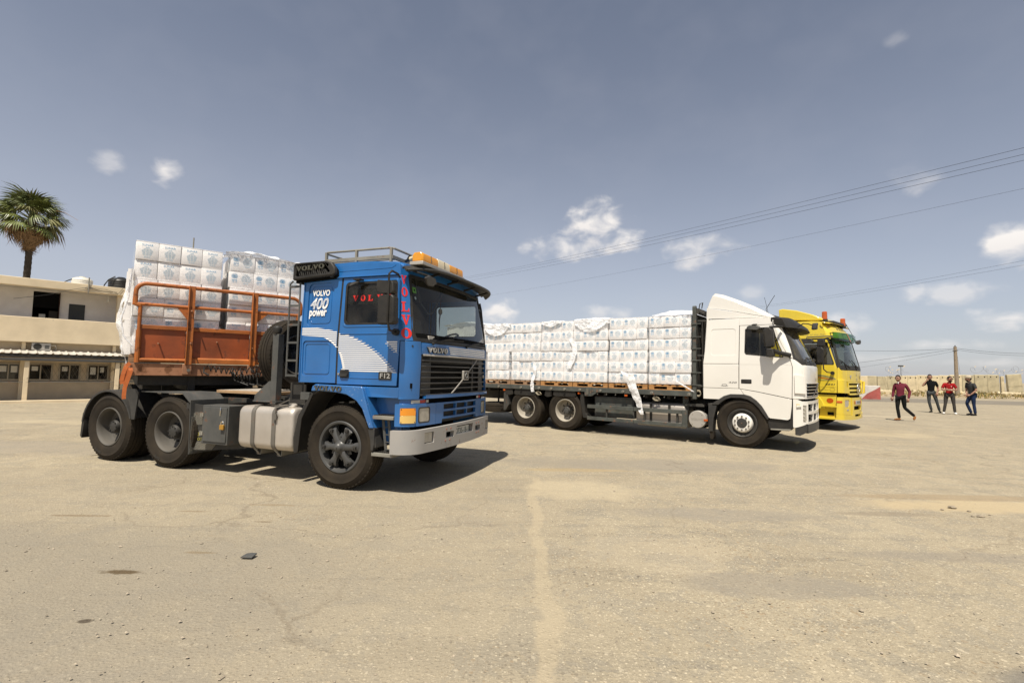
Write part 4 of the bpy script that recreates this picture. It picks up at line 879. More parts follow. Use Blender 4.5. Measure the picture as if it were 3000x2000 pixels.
# fifth wheel and deck plate
mb = MB(); mb.lathe([(.0, 0), (.44, 0), (.45, .03), (.0, .035)], 32, Matrix.Translation((-3.75, 0, 1.16))); mb.box(-3.95, -3.55, -.42, .42, 1.02, 1.16); mb.build('fifth_wheel', MT['dark'], BT, bev=.005)
mb = MB(); mb.box(-2.46, -1.35, -1.0, .62, 1.13, 1.172); mb.build('deck_plate', pm('rusty_deck', (.44, .27, .13), .8, var=.3, dust=.4, rust=.3, bump=.3, bs=60), BT, bev=.004)
mb = MB(); mb.box(-2.44, -1.37, -.98, .60, 1.172, 1.175); mb.build('deck_tread', pm('tread_plate', (.40, .36, .30), .75, var=.3, vs=18, bump=.8, bs=70, dust=.3), BT)
# rear mudguards: arched one behind, flat one ahead, flaps
for mir in (1, -1):
    def m3(x, y, z): return (x, y * mir, z)
    def arch(name, cx, r, a0, a1, z0, wy=.60, lip=.03, mat='trim'):
        mb = MB(); vs = []; n_ = 16
        for i in range(n_ + 1):
            a = radians(a0 + (a1 - a0) * i / n_); x, z = cx + r * cos(a), z0 + r * sin(a); x2, z2 = cx + (r - lip) * cos(a), z0 + (r - lip) * sin(a); x3, z3 = cx + (r - .012) * cos(a), z0 + (r - .012) * sin(a)
            vs += [m3(x2, -1.245, z2), m3(x, -1.245, z), m3(x, -1.245 + wy, z), m3(x3, -1.245 + wy, z3), m3(x3, -1.225, z3), m3(x2, -1.225, z2)]
        fs = [(i * 6 + k, i * 6 + (k + 1) % 6, (i + 1) * 6 + (k + 1) % 6, (i + 1) * 6 + k) for i in range(n_) for k in range(6)] + [tuple(range(6)), tuple(n_ * 6 + k for k in range(6))]
        mb.add(vs, fs); return mb.build(name, MT[mat], BT)
    arch('mudguard', -4.53, .615, 18, 172, .50)
    mb = MB(); mb.prism([m3(-3.93, -1.245, .68), m3(-3.86, -1.245, .68), m3(-3.80, -1.245, 1.10), m3(-3.86, -1.245, 1.15), m3(-4.10, -1.245, 1.14), m3(-4.02, -1.245, .98), m3(-3.96, -1.245, .84)], (0, .02 * mir, 0)); mb.build('mudguard_web', MT['trim'], BT)
    mb = MB(); mb.prism([m3(-5.13, -1.23, .32), m3(-5.09, -1.23, .60), m3(-5.14, -1.23, .72), m3(-5.17, -1.23, .35)], (0, .55 * mir, 0)); mb.build('mud_flap', MT['black'], BT)
    mb = MB(); mb.prism([m3(-3.78, -1.22, 1.12), m3(-2.86, -1.22, 1.12), m3(-2.70, -1.22, .99), m3(-2.72, -1.22, .985), m3(-2.87, -1.22, 1.105), m3(-3.78, -1.22, 1.105)], (0, .58 * mir, 0)); mb.build('mudguard', MT['greymetal'], BT)
    fl = MB(); fl.prism([m3(-2.69, -1.23, 1.02), m3(-2.68, -1.23, 1.02), m3(-2.66, -1.23, .24), m3(-2.67, -1.23, .24)], (0, .62 * mir, 0)); flo = fl.build('mud_flap', MT['greymetal'], BT)
    mb = MB()
    for k in range(46):
        zz_ = .26 + k * .0115
        if zz_ > .80: break
        # diagonal tread ridges of the flap, facing forward
        a_, b_ = .0, .60; mb.bar(m3(-2.652, -1.225, zz_), m3(-2.654, -1.225 + .12, min(.80, zz_ + .10)), .004, .003)
    mb.build('flap_ridges', MT['rack'], flo)
# long diamond-plate flap seen side-on behind the tool box
mb = MB(); mb.prism([(-2.79, -1.205, .27), (-1.95, -.90, .33), (-1.95, -.90, .86), (-2.79, -1.205, .98)], (.01, .02, 0)); fl2 = mb.build('mud_flap', MT['trim'], BT)
mb = MB()
for k in range(62):
    s_ = -0.25 + k * .021
    for z0, z1 in ((.30, .42), (.66, .84)):
        a = s_; b = s_ + (z1 - z0) * .8
        if a < 0 or b > .50: continue
        p = lambda t, z: Vector((-2.79 + .84 * t / .9, -1.205 + .305 * t / .9, z)) + Vector((.001, -.004, 0))
        mb.bar(p(a, z0), p(b, z1), .008, .008)
for k in range(22):
    p = lambda t, z: Vector((-2.79 + .84 * t / .9, -1.205 + .305 * t / .9, z)) + Vector((.001, -.004, 0)); z0 = .28 + k * .024
    if z0 + .06 < .84: mb.bar(p(.01, z0), p(.085, z0 + .06), .008, .008)
mb.build('flap_ridges', MT['rack'], fl2)
FP = Plane3((-2.79, -1.2105, 0), Vector((.84, .305, 0)).normalized(), (0, 0, 1))
text_on('flap_lettering', FP, 'נאת', .255, .525, .12, .045, pm('flap_yellow', (.42, .36, .05), .6), fl2, .004)
text_on('flap_lettering', FP, '059', .255, .455, .12, .045, MT['yellowlens'] if False else pm('flap_yellow_dim', (.36, .32, .06), .6), fl2, .004)
# tool box with padlock
tb = MB(); tb.box(-2.46, -1.95, -1.20, -.50, .41, .96); tbo = tb.build('tool_box', MT['greymetal'], BT, bev=.006)
mb = MB(); mb.box(-2.425, -1.975, -1.215, -1.20, .445, .935); tbd = mb.build('tool_box_door', MT['greymetal'], tbo, bev=.005)
for z in (.80, .53):
    mb = MB(); mb.box(-2.475, -2.415, -1.225, -1.20, z, z + .05); mb.cyl((-2.455, -1.225, z - .01), (-2.455, -1.225, z + .06), .010, 8); mb.build('hinge', MT['rack'], tbo)
mb = MB(); mb.box(-2.06, -1.985, -1.25, -1.222, .63, .70); mb.build('padlock', MT['brass'], tbo, bev=.005)
mb = MB(); mb.tube([(-2.045, -1.236, .70)] + [(-2.022 - .023 * cos(radians(a)), -1.236, .72 + .025 * sin(radians(a))) for a in range(0, 181, 30)] + [(-2.0, -1.236, .70)], .006, 6); mb.tube([(-2.08, -1.225, .94), (-2.07, -1.235, .90), (-2.085, -1.225, .86), (-2.09, -1.22, .82)], .006, 5); mb.build('shackle', MT['chrome'], tbo)
# fuel tank
def rbox_tank(name, x0, x1, y0, y1, z0, z1, r, mat, T, bulge=.03):
    pr = rrect(y0, z0, y1, z1, r, 6); mb = MB(); n_ = len(pr); vs = []
    cy, cz = (y0 + y1) / 2, (z0 + z1) / 2
    st = [(x0 + .0, .86), (x0 + .012, .94), (x0 + .035, .985), (x0 + .07, 1.0), (x1 - .07, 1.0), (x1 - .035, .985), (x1 - .012, .94), (x1, .86)]
    for x, k in st:
        for (y, z) in pr: vs.append((x, cy + (y - cy) * k, cz + (z - cz) * k))
    fs = [(i * n_ + j, i * n_ + (j + 1) % n_, (i + 1) * n_ + (j + 1) % n_, (i + 1) * n_ + j) for i in range(len(st) - 1) for j in range(n_)]
    fs += [tuple(range(n_)), tuple((len(st) - 1) * n_ + j for j in range(n_))]
    mb.add(vs, fs); return mb.build(name, mat, T, smooth=50)
tk = rbox_tank('fuel_tank', -1.76, -.78, -1.21, -.55, .40, .985, .10, MT['alu'], BT)
for x in (-1.47, -1.10):
    pr = rrect(-1.22, .39, -.54, .995, .11, 6); mb = MB(); n_ = len(pr); vs = []
    for xx in (x - .033, x + .033):
        vs += [(xx, y, z) for y, z in pr] + [(xx, -.88 + (y + .88) * .98, .69 + (z - .69) * .98) for y, z in pr]
    fs = []
    for j in range(n_):
        k = (j + 1) % n_; fs += [(j, k, 2 * n_ + k, 2 * n_ + j), (n_ + j, 3 * n_ + j, 3 * n_ + k, n_ + k), (j, n_ + j, n_ + k, k), (2 * n_ + j, 2 * n_ + k, 3 * n_ + k, 3 * n_ + j)]
    mb.add(vs, fs); mb.build('tank_strap', MT['strap'], tk)
    mb = MB(); mb.box(x - .03, x + .05, -1.10, -.45, .315, .325); mb.box(x - .03, x - .022, -1.10, -.45, .315, .40); mb.box(x + .042, x + .05, -1.10, -.45, .315, .40); mb.cyl((x - .03, -1.16, .42), (x + .02, -1.10, .33), .012, 8); mb.build('tank_bracket', MT['rack'], tk)
mb = MB(); mb.lathe([(.0, 0), (.06, 0), (.065, .03), (.055, .045), (.0, .05)], 20, Matrix.Translation((-.93, -1.05, .985)) @ Euler((radians(20), 0, 0)).to_matrix().to_4x4()); mb.build('filler_cap', MT['alu'], tk)
mb = MB(); mb.bar((-1.10, -1.22, .99), (-.93, -1.12, 1.09), .05, .012); mb.tube([(-1.06, -1.225, .98), (-1.05, -1.24, .94), (-1.06, -1.235, .90)], .006, 6); mb.box(-1.085, -1.035, -1.245, -1.225, .82, .90); mb.build('cap_strap', MT['strap'], tk)
# headboard post, spare wheel, ladder behind the cab
mb = MB(); mb.box(-1.245, -1.145, -1.16, -1.06, 1.02, 1.98); mb.prism([(-1.56, -1.14, 1.06), (-1.20, -1.14, 1.06), (-1.20, -1.14, 1.33), (-1.30, -1.14, 1.33), (-1.55, -1.14, 1.13)], (0, .03, 0)); mb.box(-1.56, -1.14, -1.16, -1.0, 1.04, 1.06); mb.box(-1.245, -1.145, -.9, .9, 1.0, 1.10); po = mb.build('spare_wheel_carrier', MT['greymetal'], BT, bev=.004)
mb = MB(); mb.lathe([(.0, -.02), (.05, -.015), (.062, .02), (.058, .06), (.035, .085), (.0, .09)], 20, Matrix.Translation((-1.20, -1.13, 2.01))); mb.build('work_lamp', MT['black'], po)
sw = wheel(BT, (-1.44, -.47, 1.72), 'drive', 1, 0); sw.name = 'spare_wheel'; sw.rotation_euler = (0, 0, radians(90))
ld = MB()
for x in (-.94, -.765): ld.tube([(x, -1.20, 1.40), (x, -1.20, 2.66), (x + (.03 if x < -.9 else 0), -1.18, 2.70)], .012, 6)
ldo = ld.build('ladder', MT['greymetal'], BT)
for z in (1.42, 1.62, 1.86, 2.10, 2.36, 2.62):
    mb = MB(); mb.bar((-.94, -1.20, z), (-.765, -1.20, z), .02, .028); mb.build('rung', MT['greymetal'], ldo)
mb = MB(); mb.box(-1.0, -.72, -1.05, 1.0, 1.03, 1.32); mb.build('cab_mount_crossbeam', MT['dark'], BT); mb = MB(); mb.box(-.70, -.55, -1.18, -1.05, 1.10, 1.20); mb.build('valve_box', MT['greymetal'], BT, bev=.005)
for k in range(3):
    mb = MB(); mb.tube([(-1.0 + .1 * k, -.9, 1.30), (-1.1, -.95 + .05 * k, 1.15), (-.95, -.8 + k * .06, 1.05), (-.6, -.9, 1.02 + .03 * k)], .012, 6); mb.build('hose', MT['black'], BT)
mb = MB(); mb.box(-3.0, -2.0, -.35, .35, .55, .78); mb.build('gearbox', MT['void'], BT, bev=.02)
# ------------------------------------------------------------------ cartons
CM = {}
def carton_meshes(L, Wd, H):
    key = (L, Wd, H)
    if key in CM: return CM[key]
    b = MB(); x, y, z = L / 2 - .002, Wd / 2 - .002, H - .003
    bm = bmesh.new(); bmesh.ops.create_cube(bm, size=1)
    for v in bm.verts: v.co = Vector((v.co.x * 2 * x, v.co.y * 2 * y, (v.co.z + .5) * z))
    bmesh.ops.bevel(bm, geom=bm.edges[:], offset=.006, segments=2, profile=.5, affect='EDGES')
    me = bpy.data.meshes.new('carton'); bm.to_mesh(me); bm.free(); me.materials.append(MT['carton']); finish(me, 50)
    # lid edge, a thin raised flap line near the top
    f = MB(); f.box(-x - .0012, x + .0012, -y - .0012, y + .0012, z - .0105, z - .004); fl = f.mesh('flap_edge', MT['carton_edge'])
    # flat print: long faces carry emblem + text, end faces a heading + text
    pv = []; pf = []; pmi = []
    def addp(vs, fs, face, cx, cz, w, h, mi):
        o = len(pv)
        for a, c in vs:
            u = cx + a * w; zz = cz + c * h; e = .0016
            pv.append({0: (u, -y - e, zz), 1: (-u, y + e, zz), 2: (x + e, u, zz), 3: (-x - e, -u, zz)}[face])
        for q in fs: pf.append(tuple(i + o for i in q)); pmi.append(mi)
    quad = ([(-.5, -.5), (.5, -.5), (.5, .5), (-.5, .5)], [(0, 1, 2, 3)])
    def ring(r0, r1, a0, a1, n=14):
        vs = []; 
        for i in range(n + 1):
            a = a0 + (a1 - a0) * i / n; vs += [(r0 * cos(a), r0 * sin(a)), (r1 * cos(a), r1 * sin(a))]
        return vs, [(2 * i, 2 * i + 1, 2 * i + 3, 2 * i + 2) for i in range(n)]
    rnd = random.Random(5)
    def textlines(face, cx, ctop, w, h, n, mi=0):
        for i in range(n):
            ww = w * (.55 + .45 * sin(pi * (i + .7) / (n + .4))) * rnd.uniform(.78, 1.0); k = rnd.choice((2, 3, 3, 5)); o = cx - ww / 2
            for j in range(k):
                seg = ww / k; addp(*quad, face, o + seg * (j + .47), ctop - h * (i + .5) / n, seg * rnd.uniform(.70, .93), h / n * .42, mi)
    for face, half in ((0, x), (1, x)):
        cx = -half * .56; cz = z * .70; R = z * .155
        vs, fs = ring(.36, .43, 0, 2 * pi, 20); addp(vs, fs, face, cx, cz, 2 * R, 2 * R, 1)
        for r_ in (.14, .25): vs, fs = ring(r_, r_ + .035, 0, 2 * pi, 12); addp(vs, fs, face, cx, cz, 2 * R, 2 * R, 1)
        for a in range(4):
            t = a * pi / 4; vs = [(cos(t + .08) * .38, sin(t + .08) * .38), (cos(t - .08) * .38, sin(t - .08) * .38), (-cos(t + .08) * .38, -sin(t + .08) * .38), (-cos(t - .08) * .38, -sin(t - .08) * .38)]; addp(vs, [(0, 1, 2, 3)], face, cx, cz, 2 * R, 2 * R, 1)
        for s_ in (-1, 1):      # laurel
            for i in range(7):
                a = -pi / 2 + s_ * (.35 + i * .33); c, s2 = cos(a), sin(a)
                vs = [(c * .46, s2 * .46), (cos(a + .12 * s_) * .55, sin(a + .12 * s_) * .55), (cos(a + .26 * s_) * .60, sin(a + .26 * s_) * .60), (cos(a + .20 * s_) * .49, sin(a + .20 * s_) * .49)]; addp(vs, [(0, 1, 2, 3)], face, cx, cz, 2 * R, 2 * R, 1)
        v, f2 = text2d('unrwa', 0, .02); addp(v, f2, face, cx, z * .455, half * .42, z * .085, 1)
        v, f2 = text2d('الأونروا', 0, .02); addp(v, f2, face, cx, z * .355, half * .42, z * .095, 1)
        addp(*quad, face, half * .38, z * .83, half * .30, z * .035, 0); textlines(face, half * .38, z * .78, half * .98, z * .40, 9)
        textlines(face, half * .38, z * .35, half * .6, z * .10, 2)
    for face, half in ((2, y), (3, y)):
        v, f2 = text2d('SUNAR', 0, .0); addp(v, f2, face, 0, z * .80, half * .98, z * .115, 1)
        addp(*quad, face, 0, z * .665, half * .36, z * .04, 0); textlines(face, 0, z * .61, half * 1.15, z * .40, 10); textlines(face, 0, z * .19, half * .7, z * .09, 2)
    pm_ = bpy.data.meshes.new('print'); pm_.from_pydata(pv, [], pf); pm_.materials.append(MT['ink']); pm_.materials.append(MT['ink2'])
    pm_.polygons.foreach_set('material_index', pmi); pm_.update()
    CM[key] = (me, fl, pm_, L, Wd, H); return CM[key]
ORD = ['first', 'second', 'third', 'fourth', 'fifth', 'sixth']
PRND = random.Random(3)
def carton(key, frame, x, y, z, end, label, group):
    me, fl, pr, L, Wd, H = CM[key]
    o = bpy.data.objects.new('carton', me); COL.objects.link(o)
    loc = frame @ Vector((x, y + PRND.uniform(-.006, .006), z)); rz = frame.to_euler().z + (-pi / 2 if end else 0) + PRND.uniform(-.02, .02)
    o.location = loc; o.rotation_euler = (PRND.uniform(-.006, .006), PRND.uniform(-.005, .005), rz)
    tag(o, label, 'carton', group); link('flap_edge', fl, o); link('print', pr, o)
    return o
def stack(key, frame, x0, zb, rows, where, group, y0=0, width=None):
    L, Wd, H = key; nr = len(rows)
    for r, pat in enumerate(rows):
        z = zb + (nr - 1 - r) * H; n = len(pat); tot = sum(Wd if c == 'E' else L for c in pat); x = x0 + ((width or tot) - tot) / 2 + PRND.uniform(-.014, .014)
        names = {4: ['leftmost', 'second from left', 'third from left', 'rightmost'], 3: ['left', 'middle', 'right'], 2: ['left', 'right'], 1: ['single']}[n]
        for i, c in enumerate(pat):
            w = Wd if c == 'E' else L; dp = L if c == 'E' else Wd
            face = 'heading' if c == 'E' else 'emblem'
            carton(key, frame, x + w / 2, y0 + dp / 2 + .012 * sin(r * 1.9 + x0) + PRND.uniform(0, .012), z, c == 'E', 'white carton with %s, %s, %s row down, %s' % (face, names[i], ORD[r], where), group)
            x += w
def core(name, frame, x0, x1, y0, y1, z0, H, nr, dx=.33, dy=.33, jit=.01, label=None):
    mb = MB(); nx = max(1, int(round((x1 - x0) / dx))); ny = max(1, int(round((y1 - y0) / dy))); sx = (x1 - x0) / nx; sy = (y1 - y0) / ny
    for i in range(nx):
        for j in range(ny):
            for k in range(nr):
                a, b = PRND.uniform(-jit, jit), PRND.uniform(-jit, jit)
                mb.box(x0 + i * sx + .003 + a, x0 + (i + 1) * sx - .003 + a, y0 + j * sy + .003 + b, y0 + (j + 1) * sy - .003 + b, z0 + k * H + .002, z0 + (k + 1) * H - .002, frame)
    o = mb.build(name, MT['carton'], None, smooth=0); tag(o, label, 'cartons', None, 'stuff'); return o
def pallet(frame, x0, w, dpt, z, mat, label, group, y0=.01):
    t = thing('pallet', label, 'pallet', frame @ Vector((x0, y0, z)), frame.to_euler().z, group); h = .12
    for i in range(3):
        mb = MB(); mb.box(0, w, i * (dpt - .1) / 2, i * (dpt - .1) / 2 + .1, 0, .018); mb.build('bottom_board', MT[mat], t)
        mb = MB(); mb.box(0, w, i * (dpt - .1) / 2, i * (dpt - .1) / 2 + .1, h - .036, h - .019); mb.build('stringer_board', MT[mat], t)
        for j in range(3):
            mb = MB(); mb.box(j * (w - .12) / 2, j * (w - .12) / 2 + .12, i * (dpt - .1) / 2 + .003, i * (dpt - .1) / 2 + .097, .0185, h - .0365); mb.build('block', MT[mat], t)
    for i in range(6):
        mb = MB(); a = i * (w - .11) / 5; mb.box(a, a + .11, 0, dpt, h - .0185, h - .001); mb.build('top_board', MT[mat], t)
    return t
def crumple(name, frame, fn, nu, nv, amp, mat, label, cat='plastic wrap', seed=0, group=None, freq=4.0):
    # thin crumpled film: fn(u, v) -> point, noise displacement
    from mathutils import noise as nz_
    vs = []
    for i in range(nu + 1):
        for j in range(nv + 1):
            p = Vector(fn(i / nu, j / nv)); q = p * freq + Vector((seed * 3.1, seed, 0))
            d = Vector((nz_.noise(q), nz_.noise(q + Vector((9, 3, 1))), nz_.noise(q + Vector((2, 7, 5))))) * amp + Vector((nz_.noise(q * 3.3), nz_.noise(q * 3.1 + Vector((5, 5, 5))), nz_.noise(q * 3.7))) * amp * .4
            vs.append(frame @ (p + d))
    fs = [(i * (nv + 1) + j, (i + 1) * (nv + 1) + j, (i + 1) * (nv + 1) + j + 1, i * (nv + 1) + j + 1) for i in range(nu) for j in range(nv)]
    mb = MB(); mb.add(vs, fs); o = mb.build(name, mat, None, smooth=60); tag(o, label, cat, group); return o
# ------------------------------------------------------------------ semi-trailer with orange headboard
TA = radians(38.45); TFm = Matrix.Translation((-5.7, 7.5, 0)) @ Matrix.Rotation(TA, 4, 'Z')
TR = thing('semi_trailer', 'long flatbed trailer with rusty orange headboard and rails behind the blue tractor unit', 'trailer', (-5.7, 7.5, 0), TA)
OR = MT['orange']
mb = MB(); mb.tube([(.02, -.03, 2.42)] + [(-.045 + 0, -.03, 2.44), (-.045, -.03, 2.60)] + [(.09 - .135 * cos(radians(a)), -.03, 2.62 + .145 * sin(radians(a))) for a in range(15, 91, 15)] + [(1.2, -.03, 2.768), (2.16, -.03, 2.768)] + [(2.19 + .155 * sin(radians(a)), -.03, 2.62 + .148 * cos(radians(a))) for a in range(10, 91, 16)] + [(2.345, -.03, 2.49), (2.30, -.03, 2.465)], .030, 10); mb.build('top_rail', OR, TR)
mb = MB(); mb.tube([(-.045, -.03, 2.445), (2.34, -.03, 2.465)], .026, 10); mb.build('middle_rail', OR, TR)
mb = MB(); mb.tube([(.022, -.03, 1.555), (.022, -.03, 2.43)], .026, 10); mb.tube([(.022, -.03, 1.555), (.022, -.03, 2.05)], .036, 10); mb.build('corner_post', OR, TR)
mb = MB(); mb.tube([(2.30, -.03, 1.555), (2.30, -.03, 2.46)], .032, 10); mb.build('corner_post', OR, TR)
for x in (.672, 1.585):
    mb = MB(); mb.box(x - .045, x + .045, -.095, -.035, 1.54, 2.79); mb.box(x - .045, x - .033, -.13, -.095, 1.54, 2.79); mb.build('upright', OR, TR, bev=.004)
for (a, b, c) in ((.48, .628, 2.25), (1.80, 1.632, 2.28)):
    mb = MB(); mb.prism([(a, -.045, 2.44), (b, -.045, 2.44), (b, -.045, c)], (0, .012, 0)); mb.build('gusset', OR, TR)
for a, b in ((.05, .625), (.719, 1.538), (1.632, 2.28)):
    mb = MB(); mb.box(a, b, .0, .012, 1.58, 2.07); mb.build('panel', MT['orange_panel'], TR)
    mb = MB(); mb.box(a - .004, b + .004, -.03, .03, 2.072, 2.135); mb.build('panel_cap', OR, TR, bev=.006)
    mb = MB(); 
    if a < .1: mb.tube([(a, -.03, 1.60), (b, -.03, 1.60)], .026, 8)
    else: mb.prism([(a, -.05, 1.56), (a, -.05, 1.625), (a, -.02, 1.65), (a, .03, 1.65), (a, .03, 1.56)], (b - a, 0, 0))
    mb.build('bottom_rail', OR, TR)
for x, z in ((.29, 1.84), (1.07, 1.90), (.70, 1.86), (1.58, 1.82), (.69, 2.37)):
    mb = MB(); y_ = -.0 if x in (.29, 1.07) else -.09; mb.cyl((x, y_, z), (x - .025, y_ - .10, z + .015), .011, 8); mb.build('rope_hook', MT['orange_beam'], TR)
mb = MB(); mb.box(-.05, 2.38, -.02, .10, 1.36, 1.545); mb.build('front_beam', MT['orange_beam'], TR, bev=.006)
for x in (.66, 1.58):
    mb = MB(); mb.box(x - .06, x + .06, -.085, -.02, 1.385, 1.545); mb.build('post_foot', MT['orange_beam'], TR, bev=.004)
    mb = MB(); mb.cyl((x + .02, -.085, 1.45), (x + .02, -.11, 1.45), .025, 10); mb.build('bolt', MT['strap'], TR)
mb = MB(); mb.box(-.06, -.02, 0, 9.2, 1.36, 1.545); mb.box(2.36, 2.40, 0, 9.2, 1.36, 1.545); mb.box(-.05, 2.39, 9.15, 9.25, 1.36, 1.545); mb.build('side_rail', MT['orange_beam'], TR, bev=.004)
mb = MB(); mb.box(-.02, 2.36, .10, 9.15, 1.50, 1.54); mb.build('deck', pm('trailer_deck', (.16, .11, .07), .85, var=.3), TR)
mb = MB()
for x in (.75, 1.60): mb.box(x - .05, x + .05, .1, 9.1, 1.10, 1.50)
for y in [.15 + i * 1.0 for i in range(10)]: mb.box(.02, 2.3, y, y + .06, 1.38, 1.499)
mb.box(.05, 2.3, .12, 2.6, 1.21, 1.36); mb.box(.2, 2.15, 2.7, 9.0, 1.0, 1.36); mb.build('trailer_frame_with_dark_fill', MT['dark'], TR)  # two solid dark boxes added below the deck to darken the underside
for x in (.55, 1.8):
    mb = MB(); mb.box(x - .06, x + .06, 2.3, 2.42, .35, 1.2); mb.box(x - .12, x + .12, 2.22, 2.5, .32, .36); mb.build('landing_leg', MT['dark'], TR)
# trailer axles: wheel axis is local x
for y in (6.2, 7.5):
    mb = MB(); mb.cyl((.1, y, .5), (2.25, y, .5), .06, 12); mb.build('trailer_axle', MT['dark'], TR)
    for x, r_ in ((-.02, -pi / 2), (.32, -pi / 2), (2.36, pi / 2), (2.02, pi / 2)):
        w_ = wheel(TR, (x, y, .5), 'drive', 1, r_, .50)
# coiled air hoses
mb = MB()
for k, (x0, z0) in enumerate(((.92, 1.50), (1.25, 1.42))):
    pts = []
    for i in range(90):
        t = i / 90; pts.append((x0 + t * (1.72 - x0), -.16 - .10 * k * t + .045 * cos(i * .75), z0 - .06 * sin(pi * t) + .045 * sin(i * .75) - .02 * k))
    mb.tube(pts, .0085, 5)
mb.tube([(.9, -.05, 1.50), (.88, -.15, 1.42), (.95, -.2, 1.38)], .012, 6); mb.build('air_hose', MT['black'], TR)
for k in range(4):
    mb = MB(); mb.tube([(1.3 + k * .12, -.05, 1.5), (1.32 + k * .12, -.12, 1.30 - .03 * k), (1.5 + k * .1, -.3, 1.22)], .010, 5); mb.build('air_hose', MT['black'], TR)
# dangling orange strap
sw_ = MB(); pts = [(-.055, -.03, 1.545), (-.10, -.03, 1.50), (-.13, -.04, 1.38), (-.145, -.04, 1.27), (-.13, -.04, 1.235), (-.105, -.035, 1.27), (-.09, -.03, 1.36), (-.075, -.03, 1.44), (-.05, -.04, 1.47), (-.04, -.05, 1.43), (-.07, -.05, 1.30), (-.10, -.05, 1.18), (-.105, -.05, 1.05), (-.10, -.05, 1.01)]
for a, b in zip(pts[:-1], pts[1:]): sw_.bar(a, b, .05, .004, (0, 1, 0))
so3 = sw_.build('lashing_strap', MT['strap_o'], None, bev=0); so3.location = (-5.7, 7.5, 0); so3.rotation_euler = (0, 0, TA); tag(so3, 'orange webbing strap dangling from the left corner of the orange headboard', 'strap')
# load
KT = (.388, .292, .291); carton_meshes(*KT)
zb = 1.69
GT = 'cartons stacked behind the orange headboard'
stack(KT, TFm, -.075, zb, ['EEEE', 'EEEE', 'EEEE', 'UUU', 'UUU', 'UUU'], 'tall left stack on orange trailer', GT, .05, 1.17)
KT2 = (.378, .283, .288); carton_meshes(*KT2)
stack(KT2, TFm, 1.205, zb + .02, ['UUU', 'UUU', 'UUU', 'UUU', 'EEEE', 'EEEE'], 'right stack on orange trailer', GT, .05, 1.13)
pallet(TFm, -.07, 1.16, .95, 1.56, 'pallet_o', 'wooden pallet under the tall left stack behind the orange headboard', 'pallets on the orange trailer', .05)
pallet(TFm, 1.21, 1.12, .95, 1.56, 'pallet_o', 'wooden pallet under the right stack behind the orange headboard', 'pallets on the orange trailer', .05)
core('carton_mass', TFm, -.07, 1.09, .46, 1.06, zb, .291, 6, .39, .30, label='white cartons massed behind the front rows of the left trailer stack')
core('carton_mass', TFm, 1.22, 2.32, .46, 1.06, zb, .288, 6, .37, .30, label='white cartons massed behind the front rows of the right trailer stack')
core('carton_mass', TFm, -.16, 1.06, 1.12, 3.4, zb, .291, 5, .39, .38, .02, label='lower white cartons further back on the orange trailer')
core('carton_mass', TFm, 1.18, 2.28, 1.12, 3.4, zb, .288, 5, .37, .38, .02, label='lower white cartons on the far side of the orange trailer')
# films
crumple('plastic_wrap', TFm, lambda u, v: (-.085 + 1.19 * u, .030, zb + 1.74 * v), 60, 60, .010, MT['film'], 'clear stretch film wrapped over the tall left carton stack', seed=1, freq=3)
crumple('plastic_wrap', TFm, lambda u, v: (1.20 + 1.13 * u, .030, zb + 1.74 * v), 60, 60, .010, MT['film'], 'clear stretch film wrapped over the right carton stack behind the headboard', seed=2, freq=3)
crumple('plastic_wrap', TFm, lambda u, v: (1.13 + 1.28 * u, .02 + .75 * v, zb + 1.745 + .12 * sin(pi * min(1, (u * 1.15 + .05))) * (1 - .2 * v) * (.35 + .65 * min(1, v * 3.)) * (1.25 - u * .6)), 46, 30, .035, MT['film2'], 'crumpled film heaped over the top of the right carton stack', seed=4, freq=5)
crumple('plastic_wrap', TFm, lambda u, v: (-.10 - .05 * sin(pi * v) - .10 * (sin(pi * v) ** 2) * (.4 + .6 * u), .04 + .25 * (u - .2), 1.45 + 1.55 * v), 14, 60, .028, MT['film2'], 'bunched loose film hanging down the left edge of the tall stack', seed=7, freq=6)
crumple('plastic_wrap', TFm, lambda u, v: (-.095, .05 + 1.0 * u, zb + 1.72 * v), 30, 40, .014, MT['film'], 'clear film over the narrow left side of the tall stack', seed=8)
mb = MB(); mb.tube([(-.11, .03, 2.9), (-.13, .0, 2.55), (-.20, -.02, 2.2), (-.16, -.02, 1.95), (-.04, -.03, 1.80)], .012, 6); o = mb.build('twisted_film', MT['film2'], None); o.location = (-5.7, 7.5, 0); o.rotation_euler = (0, 0, TA); tag(o, 'twisted rope of white film sagging beside the tall carton stack', 'plastic wrap')
